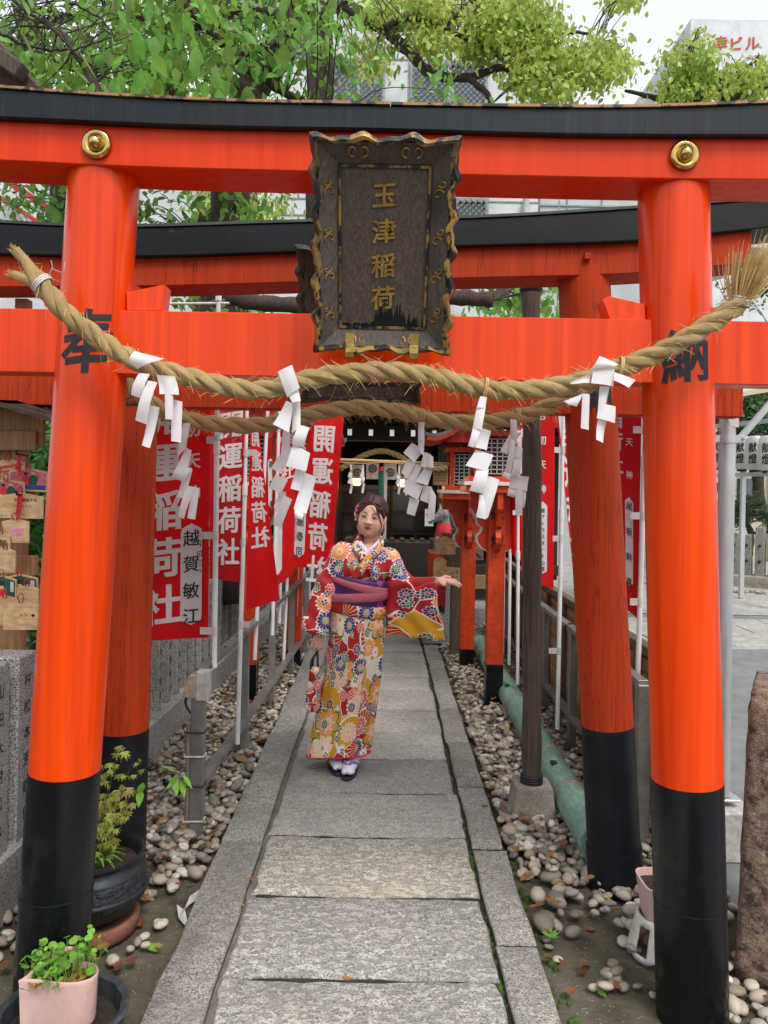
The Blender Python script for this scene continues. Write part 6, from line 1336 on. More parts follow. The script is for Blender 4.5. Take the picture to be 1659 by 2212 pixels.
# ---------------- shrine hall at the end of the path ----------------
lantern('vermilion lantern post hidden among the flags on the left, nearer one', 537, 1512, 900, 5.81, 1.0)
lantern('vermilion lantern post among the flags on the left, farther one', 634, 1480, 940, 6.95, 1.0)
SH = 9.2; sh = thing('shrine_hall', 'small dark timber shrine hall at the end of the path', 'shrine', (.2, SH, 0))
def part(name, m, fn, **k): mb = MB(); fn(mb); return mb.build(name, M[m], sh, **k)
part('stone_base', 'granite', lambda b: b.box((.2, SH + 1.3, .10), (4.4, 3.2, .24)), bevel=.01)
part('floor', 'shrine_wood', lambda b: b.box((.2, SH + 1.3, .62), (3.8, 2.6, .12)), bevel=.01)
for i in range(3): part('step', 'shrine_wood', lambda b: b.box((.1, SH - .45 + i * .22, .26 + i * .13), (1.5, .24, .05)), bevel=.006)
for x in (-1.4, -.62, .72, 1.75): part('pillar', 'shrine_wood', lambda b: b.box((x, SH + .05, 1.5), (.15, .15, 2.0)), bevel=.008)
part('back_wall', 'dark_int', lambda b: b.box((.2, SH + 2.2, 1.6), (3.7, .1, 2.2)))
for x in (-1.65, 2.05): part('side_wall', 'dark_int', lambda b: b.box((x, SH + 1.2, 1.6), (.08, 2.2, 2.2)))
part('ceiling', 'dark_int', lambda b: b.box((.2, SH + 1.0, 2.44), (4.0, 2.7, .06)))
part('head_beam', 'shrine_wood', lambda b: b.box((.2, SH + .02, 2.22), (3.9, .16, .2)), bevel=.01)
part('eave_beam', 'shrine_wood', lambda b: b.box((.2, SH - .52, 2.47), (4.2, .08, .09)), bevel=.006)
part('eave_edge', 'tile_roof', lambda b: b.box((.2, SH - .66, 2.50), (4.6, .10, .09)), bevel=.01)
for i in range(18):
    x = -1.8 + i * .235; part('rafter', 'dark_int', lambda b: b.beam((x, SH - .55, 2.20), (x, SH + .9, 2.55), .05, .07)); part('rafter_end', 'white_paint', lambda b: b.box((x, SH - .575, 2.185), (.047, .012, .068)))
part('roof', 'tile_roof', lambda b: b.add([(-2.2, SH - .7, 2.545), (2.6, SH - .7, 2.545), (2.4, SH + 1.3, 3.35), (-2.0, SH + 1.3, 3.35), (-2.2, SH + 3.2, 2.6), (2.6, SH + 3.2, 2.6), (-2.2, SH - .7, 2.50), (2.6, SH - .7, 2.50), (-2.2, SH + 3.2, 2.5), (2.6, SH + 3.2, 2.5)],
     [(0, 1, 2, 3), (3, 2, 5, 4), (0, 6, 7, 1), (6, 8, 9, 7), (0, 3, 4, 8, 6), (1, 7, 9, 5, 2), (4, 5, 9, 8)]))
part('fascia', 'red_paint', lambda b: b.box((.2, SH - .64, 2.585), (4.62, .05, .035)))
# door grids, lattice panels, offering box
for x0 in (-.55, .1): 
    for i in range(3): part('door_stile', 'shrine_wood', lambda b: b.box((x0 + i * .31, SH + .62, 1.12), (.04, .04, .95)))
    for j in range(4): part('door_rail', 'shrine_wood', lambda b: b.box((x0 + .31, SH + .615, .72 + j * .27), (.62, .035, .035)))
    part('door_pane', 'dark_glass', lambda b: b.box((x0 + .31, SH + .64, 1.12), (.62, .01, .95)))
part('panel_frame', 'old_wood', lambda b: b.box((.99, SH + .05, 1.0), (.42, .03, .55)), bevel=.004)
lt = MB()
for i in range(-5, 9):
    for sg in (-1, 1):
        x = .78 + i * .085; a_, b_ = V((x, SH + .03 - .004 * sg, 1.30)), V((x + sg * .5, SH + .03 - .004 * sg, 2.12))
        t0 = max(0, (.80 - a_.x) / (b_.x - a_.x)) if sg > 0 else max(0, (1.17 - a_.x) / (b_.x - a_.x)); t1 = min(1, (1.17 - a_.x) / (b_.x - a_.x)) if sg > 0 else min(1, (.80 - a_.x) / (b_.x - a_.x))
        if t1 > t0 + .05: lt.beam(lerp(a_, b_, t0), lerp(a_, b_, t1), .012, .012)
lt.build('diamond_lattice', M['old_wood'], sh, kind='stuff')
part('lattice_backing', 'dark_int', lambda b: b.box((.99, SH + .07, 1.7), (.42, .02, .9)))
part('panel_brace', 'old_wood', lambda b: b.beam((.80, SH + .028, .78), (1.18, SH + .028, 1.22), .02, .05).beam((1.18, SH + .024, .78), (.80, SH + .024, 1.22), .02, .05))
ob_ = thing('offering_box', 'slatted dark wooden offering box before the shrine hall', 'offering box', (.05, SH - .55, .25)); MB().box((.1, SH - .42, .77), (1.0, .4, .42)).build('chest', M['shrine_wood'], ob_, bevel=.01)
for i in range(9): MB().box((-.36 + i * .115, SH - .42, .99), (.05, .38, .03)).build('slat', M['shrine_wood'], ob_, bevel=.004)
for x in (-.38, .58): MB().box((x, SH - .42, .5), (.09, .42, 1.02)).build('leg', M['shrine_wood'], ob_, bevel=.008)
sb = thing('notice_board', 'brown wooden notice board hung beside the shrine hall lattice', 'board', (.86, SH - .1, 1.9)); MB().box(D(955, 1030, SH - .12), (.21, .02, .2)).build('board', M['rack_wood'], sb, bevel=.004)
for i in range(5): letters(MB(), '奉納祈願', lambda a, z: V((a, SH - .132, z)), D(940 + i * 7, 1030, SH - .12).x, D(955, 1020, SH - .12).z, .024, .034, bold=.006).build('inscription', M['ink'], sb, kind='stuff')
nb = thing('paper_notice', 'white paper notice with a green mark right of the woman', 'notice', D(927, 1136, SH - .15)); MB().box(D(927, 1118, SH - .15), (.10, .006, .20)).build('sheet', M['paper'], nb)
MB().box(D(930, 1128, SH - .15) + V((0, -.005, 0)), (.05, .004, .03)).build('print', M['leaf_dark'], nb); MB().box(D(927, 1112, SH - .15) + V((0, -.005, 0)), (.06, .004, .03)).build('print', M['ink'], nb)
# curtain with crests, bell cloth, lit lanterns
for i, (x0, x1, y0, y1) in enumerate(((756, 787, 1004, 1034), (791, 819, 1001, 1035), (829, 857, 1001, 1036), (861, 886, 1003, 1036))):
    ct_ = thing('crest_curtain', ['first white curtain panel with a round crest, counted from the left flag', 'white curtain panel left of the green bell cloth', 'white curtain panel right of the green bell cloth', 'rightmost white curtain panel in the shrine hall'][i], 'curtain', D((x0 + x1) / 2, y1, SH - .05), 'white crest curtain panels in the shrine hall')
    a_, b_, c_, d_ = D(x0, y0, SH - .05), D(x1, y0, SH - .05), D(x0, y1, SH - .05), D(x1, y1, SH - .05)
    MB().grid(lambda u, v: lerp(lerp(a_, b_, u), lerp(c_, d_, u), v) + V((0, .012 * math.sin(9 * u), 0)), 10, 4).build('cloth', M['curtain'], ct_, smooth=179)
    cc = D((x0 + x1) / 2, (y0 + y1) / 2 + (2 if i != 1 else -6), SH - .075); crest = MB()
    crest.lathe([(.036, 0), (.036, .002), (.050, .002), (.050, 0)], cc, 24, (0, -1, 0), cap=False); crest.lathe([(.012, 0), (.012, .002), (.001, .002)], cc, 12, (0, -1, 0))
    for k in range(8): a = k * .785; crest.box(cc + V((.024 * math.cos(a), 0, .024 * math.sin(a))), (.014, .003, .012), Matrix.Rotation(-a, 3, 'Y'))
    crest.build('crest', M['ink'], ct_)
bl = thing('bell_cloth', 'green bell-pull cloth with red knot hanging behind the woman', 'bell rope', D(823, 1080, SH - .3)); MB().tube([D(823, 1016, SH - .3), D(823, 1050, SH - .3), D(822, 1100, SH - .3), D(823, 1150, SH - .3)], [.028, .034, .036, .04], 14).build('green_cloth', M['green_cloth'], bl, smooth=60)
MB().tube([D(824, 1008, SH - .3), D(824, 1017, SH - .3)], .030, 14).build('red_knot', M['bib'], bl, smooth=60); MB().box(D(831, 1100, SH - .27), (.045, .012, .85)).build('white_ribbon', M['curtain'], bl)
for x, y, lab in ((771, 1040, 'small lit lantern in the shrine hall, left of the bell cloth'), (867, 1043, 'small lit lantern in the shrine hall, right of the bell cloth')):
    c = D(x, y, SH + .35); ll = thing('hall_lantern', lab, 'lantern', c); MB().lathe([(.035, -.05), (.05, -.03), (.05, .03), (.035, .05)], c, 12).build('lit_shade', M['lamp'], ll, smooth=60); MB().lathe([(.052, .05), (.03, .075), (.008, .09)], c, 12).build('cap', M['dark_int'], ll)
    pl2 = bpy.data.lights.new('hall_lamp', 'POINT'); pl2.energy = 4; pl2.color = (1, .6, .25); pl2.shadow_soft_size = .05; po = link(bpy.data.objects.new('hall_lamp', pl2)); po.parent = ll; po.location = (0, -.1, 0)
rope('thick straw rope arching inside the shrine hall entrance', [D(735, 1012, SH - .2), D(752, 1003, SH - .2), D(790, 982, SH - .2), D(825, 974, SH - .2), D(860, 984, SH - .2), D(895, 1004, SH - .2), D(940, 1012, SH - .2), D(985, 1006, SH - .2)], .032, 3, .2, 60, D(825, 974, SH - .2))
bp_ = thing('bamboo_pole', 'pale bamboo pole tied across the path before the shrine hall', 'pole', D(830, 1000, 6.85)); MB().tube([D(700, 992, 6.85), D(860, 998, 6.85), D(1020, 1004, 6.85)], .0135, 12).build('culm', M['pale_wood'], bp_, smooth=60)
MB().tube(cat_curve([D(700, 996, 6.83), D(780, 1001, 6.83), D(830, 999, 6.83), D(900, 1004, 6.83), D(980, 1006, 6.83), D(985, 1030, 6.83)], 6), .005, 6).build('straw_cord', M['straw_fibre'], bp_, smooth=179)
sm = lambda x, y, k: [[(x - 1.5 * k, y), (x + 1.5 * k, y), (x + 2 * k, y + 18 * k), (x - 2 * k, y + 17 * k)], [(x - 4 * k, y + 16 * k), (x + 3 * k, y + 17 * k), (x + 2 * k, y + 30 * k), (x - 7 * k, y + 28 * k)], [(x - 3 * k, y + 28 * k), (x + 5 * k, y + 30 * k), (x + 2 * k, y + 45 * k), (x - 8 * k, y + 41 * k)], [(x - 1 * k, y + 43 * k), (x + 5 * k, y + 44 * k), (x + 1 * k, y + 66 * k), (x - 4 * k, y + 64 * k)]]
for x, y, lab in ((758, 1004, 'small paper streamer on the bamboo pole, next to the wide red flag'), (784, 1003, 'small paper streamer on the bamboo pole above the woman on the left'), (862, 1006, 'small paper streamer on the bamboo pole right of the bell cloth'), (878, 1008, 'small paper streamer on the bamboo pole beside the many folded streamer')):
    shide(lab, 6.82, sm(x, y, .95))
# fox statue
fc = D(955, 1112, 8.0); fx = thing('fox_statue', 'grey stone fox statue wearing a red bib beside the shrine', 'statue', V((fc.x, fc.y, .9)))
F = SDF(axis_spacing(fc.x - .16, fc.x + .16, [], 1, .006), axis_spacing(fc.y - .2, fc.y + .2, [], 1, .006), axis_spacing(fc.z - .5, fc.z + .17, [], 1, .006)); fo = lambda x, y, z: fc + V((x, y, z))
F.ell(fo(.01, 0, .01), (.062, .065, .058), .02); F.cap(fo(-.03, -.03, -.005), fo(-.10, -.07, -.045), .040, .018, .02); F.cap(fo(-.02, -.03, -.035), fo(-.08, -.06, -.065), .026, .012, .01)
for s_ in (-1, 1): F.cap(fo(.015 + s_ * .03, .01, .045), fo(.02 + s_ * .042, .015, .115), .022, .006, .01)
F.ell(fo(-.045, -.06, .012), (.012, .012, .007), .006, None, 'sub'); F.cap(fo(.02, .02, -.03), fo(.03, .03, -.16), .055, .075, .03); F.ell(fo(.04, .05, -.32), (.10, .12, .18), .04)
for s_ in (-1, 1): F.cap(fo(s_ * .045, -.06, -.25), fo(s_ * .05, -.09, -.47), .035, .03, .02)
v, f = F.mesh(); npmesh('fox', v, f, M['stone_fox'], fx, 179)
bb = MB(); bb.lathe([(.056, -.085), (.07, -.10), (.09, -.20), (.098, -.29)], fc + V((.02, .0, 0)), 30, cap=False, fn=lambda a, h: 1 + .05 * math.sin(6 * a) * (-h - .05) * 5); bb.build('bib', M['bib'], fx, smooth=60)
pd = MB().box((fc.x + .02, fc.y + .02, .33), (.42, .46, .62), top=.9); pd.build('pedestal', M['granite'], fx, bevel=.01); MB().box((fc.x + .02, fc.y + .02, (fc.z - .5 + .64) / 2 + .08), (.30, .34, max(.05, fc.z - .5 - .55))).build('plinth', M['verm_post'], fx, bevel=.006)
# ---------------- left: votive rack, eave ----------------
rk = thing('votive_rack', 'roofed wooden rack hung with votive plaques at the left edge', 'rack', (-1.72, 3.3, 0)); ry = 3.32
MB().box(D(38, 1150, ry) + V((0, .02, -.05)), (.055, .05, 2.1)).build('post', M['rack_wood'], rk, bevel=.003)
MB().box(D(-50, 1100, ry) + V((0, .06, 0)), (.32, .02, 1.4)).build('back_board', M['rack_wood'], rk)
for yy in (950, 1078, 1220): MB().beam(D(-120, yy, ry - .02), D(80, yy + 2, ry - .02), .03, .085).build('peg_board', M['rack_wood'], rk, bevel=.003)
rl = [D(-160, 862, ry - .25), D(0, 868, ry - .25), D(118, 905, ry - .25)]
for i, off in enumerate((0, .14, .28)):
    MB().add([p + V((0, off, .02 * i)) for p in rl] + [p + V((0, off + .15, .02 * i)) for p in rl] + [p + V((0, off, .02 * i - .018)) for p in rl] + [p + V((0, off + .15, .02 * i - .018)) for p in rl], [(0, 1, 4, 3), (1, 2, 5, 4), (6, 9, 10, 7), (7, 10, 11, 8), (0, 6, 7, 1), (1, 7, 8, 2), (2, 8, 11, 5), (3, 4, 10, 9), (4, 5, 11, 10)]).build('roof_board', M['roof_wood'], rk)
MB().box(D(20, 905, ry + .0), (.30, .03, .22)).build('gable_panel', M['rack_wood'], rk)
ART1 = [([(-.46, -.42), (.46, -.42), (.46, .30), (0, .42), (-.46, .30)], 'pink_paint'), ([(-.46, -.42), (.46, -.42), (.46, -.22), (-.3, -.24), (-.46, -.3)], 'blue_paint'), ([(.0, -.22), (.22, -.22), (.26, .1), (.12, .24), (.02, .1)], 'green_cloth'), ([(-.18, -.2), (.02, -.18), (.02, .12), (-.08, .2), (-.16, .08)], 'bib'), ([(-.12, .2), (-.02, .2), (-.02, .3), (-.12, .3)], 'ink'), ([(.08, .22), (.18, .22), (.18, .31), (.08, .31)], 'ema_wood'), ([(-.3, -.3), (-.14, -.2), (-.1, -.1), (-.18, -.1)], 'paper')]
ART2 = [([(-.46, -.44), (.46, -.44), (.46, .30), (0, .44), (-.46, .30)], 'green_cloth'), ([(-.3, -.44), (.25, -.44), (.1, -.05), (-.1, .05), (-.2, -.1)], 'bib'), ([(-.12, .0), (.06, .0), (.06, .2), (-.12, .2)], 'ema_wood'), ([(-.16, .12), (.08, .12), (.1, .3), (-.14, .3)], 'ink'), ([(.3, -.1), (.42, -.1), (.42, .25), (.3, .28)], 'paper')]
ART3 = [([(-.45, .1), (.45, .25), (.45, .35), (-.45, .2)], 'verm_post'), ([(-.3, -.4), (-.22, -.4), (-.2, .15), (-.28, .15)], 'verm_post'), ([(.2, -.4), (.3, -.4), (.3, .25), (.22, .25)], 'verm_post'), ([(-.3, 0), (.3, .08), (.3, .14), (-.3, .06)], 'verm_post'), ([(-.2, -.4), (.15, -.4), (.1, -.2), (-.1, -.18)], 'leaf_dark')]
ep = [('plaque with a painted torii gate, top of the left rack', 18, 1022, .16, .13, 'house', ART3, None), ('plaque with a painted couple, topmost at the rack edge', 62, 1036, .175, .105, 'house', ART1, None),
      ('plaque with a painted couple, the lower left of the two', 14, 1062, .17, .115, 'house', ART1, None), ('wide blank plaque with handwriting under the painted couples', 45, 1092, .21, .115, 'house', None, [('恋愛成就する', -.1, .22, .13, .085, False), ('にこにこ人', -.1, -.02, .11, .08, False), ('2019.7.7', -.45, -.38, .10, .05, False)]),
      ('small pinkish plaque hung on a red cord', 34, 1146, .125, .11, 'house', [([(-.2, -.2), (.3, -.2), (.3, .1), (-.1, .12)], 'petal_pink')], None), ('plaque seen edge-on with bold writing at the left edge', 4, 1180, .08, .13, 'house', None, [('無限', .1, .1, .3, .35, True)]),
      ('plaque tucked below the bold writing one', 14, 1210, .09, .11, 'house', None, None), ('plaque with a green painted scene, lower part of the rack', 44, 1268, .165, .115, 'house', ART2, None), ('plaque with a green painted scene, cut by the photo edge', 6, 1272, .13, .12, 'house', ART2, None),
      ('plain plaque behind the green painted one', 60, 1292, .10, .12, 'house', None, None), ('plaque with vertical columns of handwriting, lowest front', 12, 1318, .15, .13, 'house', None, [('家族が健康で', .3, .2, .11, .12, True), ('幸せに暮らせ', .05, .2, .11, .12, True), ('ますように', -.2, .2, .11, .12, True)]),
      ('plain plaque with a little heart mark, lowest right', 46, 1328, .15, .13, 'house', None, [('ように', .0, .0, .12, .1, False), ('♥', .35, -.02, .1, .1, False)])]
for i, (lab, x, y, w, h, kd, art, tx_) in enumerate(ep): ema(lab, D(x, y, ry - .085 - .010 * i), w * .9, h * .93, kd, art, tx_, jit(.03), jit(.12))
for i, (x, y) in enumerate(((60, 985), (58, 1250), (60, 1070))):
    c = D(x, y, ry - .06); MB().tube([c, c + V((.0, -.10, .005)), c + V((0, -.105, .02))], .004, 6).build('hook', M['cable'], rk, smooth=60)
    tas = MB()
    for k in range(10): tas.tube([c + V((jit(.01), -.07, .0)), c + V((jit(.014), -.085, -.05 - random.random() * .05))], .003, 4)
    tas.build('hanging_cords', M['bib'], rk, kind='stuff')
rb_ = thing('roof_eave', 'dark wooden roof eave at the upper left corner', 'eave', D(0, 190, 3.0)); MB().prism([D(-200, -20, 2.9), D(-10, 75, 2.9), D(88, 186, 2.9), D(70, 200, 2.9), D(-200, 120, 2.9)], (0, .5, .0)).build('eave_board', M['roof_wood'], rb_, bevel=.01); MB().beam(D(-60, 85, 2.86), D(50, 160, 2.86), .06, .06).build('rafter', M['dark_wood'], rb_, bevel=.006)
# ---------------- background buildings ----------------
def building(label, x0, x1, y0, dep, z1, m, cat='building'):
    root = thing('building', label, cat, ((x0 + x1) / 2, y0, 0)); MB().box(((x0 + x1) / 2, y0 + dep / 2, z1 / 2 - .1), (x1 - x0, dep, z1 + .2)).build('wall', M[m], root); return root
def window(root, c, w, h, Y, mesh=False, nv_=2):
    fr = MB()
    for dx in (-w / 2, w / 2): fr.box((c.x + dx, Y - .02, c.z), (.08, .10, h + .08))
    for dz in (-h / 2, h / 2): fr.box((c.x, Y - .022, c.z + dz), (w, .10, .08))
    o = fr.build('window', M['window_frame'], root)
    for i in range(1, nv_): MB().box((c.x - w / 2 + w * i / nv_, Y - .03, c.z), (.06, .06, h)).build('mullion', M['white_paint'], o).parent = o
    for i in range(nv_): p_ = MB().box((c.x - w / 2 + w * (i + .5) / nv_, Y - .004, c.z), (w / nv_ - .06, .02, h - .04)).build('pane', M['glass'], None); p_.parent = o; p_.matrix_parent_inverse = Matrix.Translation(-parent_loc(o))
    if mesh:
        g_ = MB()
        for i in range(-int(h / .12), int(w / .12)):
            for sg in (0, 1):
                a = V((c.x - w / 2 + i * .12, Y - .10, c.z - h / 2)); b = a + V((h, 0, h))
                t0 = max(0, (c.x - w / 2 - a.x) / h); t1 = min(1, (c.x + w / 2 - a.x) / h)
                if t1 > t0:
                    p_, q_ = lerp(a, b, t0), lerp(a, b, t1)
                    if sg: p_.x, q_.x = 2 * c.x - p_.x, 2 * c.x - q_.x
                    g_.tube([p_ + V((0, -.01 * sg, 0)), q_ + V((0, -.01 * sg, 0))], .010, 3, False)
        g_.build('mesh_screen', M['window_frame'], root, kind='stuff')
BY_ = 16.0; b1_ = building('pale grey white building with screened windows behind the trees', -2.4, D(1168, 100, BY_).x, BY_, 8, 15.5, 'white_wall')
window(b1_, D(970, 185, BY_), 1.52, .86, BY_, True); window(b1_, D(775, 180, BY_), 1.0, .9, BY_, True); window(b1_, D(1018, 452, BY_), .62, .34, BY_, True, 1); window(b1_, D(640, 60, BY_), 1.2, 1.0, BY_)
for x in (745, 880, 1042, 1140, 1210): MB().box((D(x, 300, BY_).x, BY_ - .006, 6.5), (.025, .012, 13)).build('wall_joint', M['window_frame'], b1_)
for y in (128, 236, 432, 468): MB().box((.4, BY_ - .008, D(830, y, BY_).z), (5.4, .014, .03)).build('wall_ledge', M['window_frame'], b1_)
MB().tube([(D(1135, 400, BY_).x, BY_ - .12, 0), (D(1135, 400, BY_).x, BY_ - .12, 7.5)], .07, 12).build('drain_pipe', M['grey_panel'], b1_, smooth=60)
b4 = building('low panelled grey annex right of the white building', D(1168, 400, 17).x, D(1500, 400, 17).x, 17.0, 5, D(1300, 405, 17).z, 'grey_panel')
for x in (1225, 1300, 1392, 1460): MB().box((D(x, 430, 17).x, 16.99, 5), (.03, .014, 10)).build('wall_joint', M['window_frame'], b4)
MB().box((D(1330, 440, 17).x, 16.98, D(1330, 447, 17).z), (3.4, .02, .03)).build('wall_ledge', M['window_frame'], b4)
b2_ = building('distant pale blue tower block with red rooftop lettering', D(1492, 60, 42).x, D(1720, 60, 42).x, 42.0, 10, D(1570, 42, 42).z, 'white_wall')
for i, ch in enumerate('幸ビル'): letters(MB(), ch, lambda a, z: V((a, 41.96, z)), D(1557 + i * 34, 92, 42).x, D(1590, 94, 42).z, .80, 0, bold=.02).build('rooftop_letter', M['red_paint'], b2_)
for j in range(5):
    for i in range(5): c = D(1515 + i * 36, 190 + j * 60, 42); MB().box((c.x, 41.97, c.z), (.55, .06, .8)).build('window', M['glass'], b2_)
b5 = building('white building with a red stair rail glimpsed at the far left', -11.5, -4.2, 19.0, 6, 11.0, 'white_wall')
MB().beam(D(20, 395, 18.6), D(150, 480, 18.6), .12, .14).beam(D(-10, 420, 18.6), D(120, 505, 18.6), .1, .1).build('stair_rail', M['red_paint'], b5)
for i in range(6): MB().box((D(10 + i * 22, 430, 18.6).x, 18.62, D(10 + i * 22, 420 + i * 14, 18.6).z), (.05, .05, .9)).build('baluster', M['white_paint'], b5)
b3 = building('cream hall with slatted windows across the street on the right', 5.4, 16.0, 17.5, 6, 4.6, 'cream_wall'); WYb = 17.5
for z in (2.5, 3.3): MB().box((10.6, WYb - .05, z), (10.6, .12, .16)).build('wall_beam', M['cream_wall'], b3, bevel=.02)
for x in (7.3, 8.75, 9.9): MB().box((x, WYb - .05, 1.6), (.16, .12, 3.3)).build('wall_post', M['cream_wall'], b3)
for i in range(7): MB().box((D(1596 + i * 4, 1120, WYb).x, WYb - .04, 1.35), (.025, .05, 1.0)).build('slat', M['window_frame'], b3)
MB().box((D(1608, 1120, WYb).x, WYb - .01, 1.35), (.36, .03, 1.0)).build('window_recess', M['dark_glass'], b3)
MB().add([(4.9, WYb - .9, 4.45), (16.5, WYb - .9, 4.45), (16.5, WYb + 2, 5.6), (4.9, WYb + 2, 5.6), (4.9, WYb - .9, 4.3), (16.5, WYb - .9, 4.3)], [(0, 1, 2, 3), (4, 5, 1, 0), (4, 0, 3), (5, 2, 1)]).build('roof', M['tile_roof'], b3)
# canopy eave at the right edge
ea = thing('canopy', 'cream canopy edge at the right, above the paper lanterns', 'canopy', D(1640, 850, 8)); MB().prism([D(1545, 862, 8), D(1590, 848, 8), D(1700, 830, 8), D(1700, 840, 8), D(1592, 858, 8)], (0, 2.0, .25)).build('eave', M['cream_wall'], ea)
wt = thing('tent_roof', 'white awning roof corner behind the second gate at right', 'awning', D(1620, 520, 9)); MB().prism([D(1560, 530, 9), D(1600, 500, 9), D(1720, 485, 9), D(1720, 540, 9)], (0, 1.2, .1)).build('sheet', M['white_wall'], wt); MB().prism([D(1528, 588, 9), D(1640, 560, 9), D(1640, 572, 9), D(1530, 600, 9)], (0, 1, .1)).build('edge', M['white_wall'], wt)
# stone fence across the street
sf = thing('granite_fence', 'weathered stone picket fence across the street on the right', 'stone fence', (6.4, 13, 0)); a_, b_ = V((5.0, 13.9, 0)), V((7.6, 12.0, 0))
MB().beam(a_ + V((0, 0, .06)), b_ + V((0, 0, .06)), .4, .24).build('base_course', M['concrete'], sf, bevel=.02)
for i in range(17):
    p_ = lerp(a_, b_, i / 16); hh = .72 + (.12 if i % 5 == 3 else 0) + jit(.015); MB().box(p_ + V((0, 0, .15 + hh / 2)), (.15, .15, hh), Matrix.Rotation(-.63, 3, 'Z'), top=.94).build('picket', M['kerb'], sf, bevel=.012)
    for z in (.42, .68): MB().lathe([(.026, 0), (.022, .02), (.008, .028)], p_ + V((-.045, -.065, z)), 8, (-.59, -.8, 0)).build('bolt', M['ink'], sf)
gs = MB()
for i in range(260): p_ = lerp(a_, b_, random.random()) + V((-.35 - random.random() * .4, -.45 - random.random() * .3, 0)); r = random.uniform(.02, .05); gs.lathe([(r, -.02), (r * .9, .01), (r * .4, .02)], p_, 6)
tag(gs.build('gravel', M['pebble'], smooth=179, kind='stuff'), 'strip of small pale stones before the far stone fence', 'gravel')
# paper lanterns in a row
lf = thing('lantern_frame', 'grey metal frame carrying the row of paper lanterns', 'frame', (5.2, 12, 0))
L0, L1 = D(1530, 1018, 12.6), D(1700, 1022, 10.4)
MB().beam(D(1530, 922, 12.6), D(1700, 905, 10.4), .05, .06).build('upper_rail', M['grey_panel'], lf); MB().beam(D(1530, 1028, 12.6), D(1700, 1022, 10.4), .05, .06).build('lower_rail', M['grey_panel'], lf)
for x, Y in ((1612, 11.5), (1690, 10.5), (1540, 12.5)): p_ = D(x, 1030, Y); MB().box((p_.x, p_.y + .1, 1.25), (.06, .06, 2.5)).build('post', M['grey_panel'], lf)
for i, (x, Y) in enumerate(((1549, 12.3), (1576, 11.95), (1603, 11.6), (1630, 11.25), (1659, 10.9))):
    c = D(x, 977 + i * .5, Y); pn = thing('paper_lantern', 'white paper lantern in the row at right, ' + ['nearest to the right pillar', 'half behind the steel post', 'just right of the steel post', 'second from the photo edge', 'cut by the photo edge'][i], 'lantern', c, 'white paper lanterns in the row'); R_ = .128
    MB().lathe([(.06, -.25), (.095, -.238), (R_ * .93, -.20), (R_, -.13), (R_ * 1.02, 0), (R_, .13), (R_ * .93, .20), (.095, .238), (.06, .25)], c, 32, fn=lambda a, h: 1).build('paper_body', M['lantern_paper'], pn, smooth=60)
    rb2 = MB()
    for k in range(14): z = -.13 + k * .019; rb2.lathe([(R_ * 1.012, z), (R_ * 1.022, z + .002), (R_ * 1.012, z + .004)], c, 32, cap=False)
    rb2.build('hoops', M['white_paint'], pn, kind='stuff')
    for z in (-.262, .262): MB().lathe([(.068, -.018), (.072, 0), (.068, .018)], c + V((0, 0, z)), 20).build('rim', M['ink'], pn)
    cyl = lambda a, z: V((c.x + R_ * 1.035 * math.sin(a / R_ - .65), c.y - R_ * 1.035 * math.cos(a / R_ - .65), z))
    for k, ch in enumerate('献燈'): letters(MB(), ch, cyl, 0, c.z + .075 - k * .165, .15, 0, bold=.02, w=.75).build('inscription', M['ink'], pn)
    cy2 = lambda a, z: V((c.x + R_ * 1.03 * math.sin(a / R_ + .45), c.y - R_ * 1.03 * math.cos(a / R_ + .45), z))
    MB().add([cy2(a, c.z + z) for a, z in ((-.065, .0), (.0, .06), (.005, .01), (-.06, -.06))], [(0, 1, 2, 3)]).build('blue_mark', M['blue_paint'], pn); MB().add([cy2(a, c.z + z) for a, z in ((.01, -.12), (.03, -.05), (.035, .06), (.085, .12), (.085, -.115), (.06, -.105), (.035, -.105))], [tuple(range(7))]).build('red_mark', M['red_paint'], pn)
po_ = thing('poster', 'black poster with a pale figure behind the right pillar', 'poster', D(1550, 1096, 12.9)); MB().box(D(1549, 1069, 12.9), (.14, .01, .42)).build('sheet', M['ink'], po_); MB().add([D(x, y, 12.88) for x, y in ((1545, 1090), (1553, 1080), (1554, 1066), (1550, 1062), (1546, 1072))], [(0, 1, 2, 3, 4)]).build('figure', M['paper'], po_); MB().box(D(1547, 1036, 12.9), (.14, .012, .10)).build('heading', M['paper'], po_)
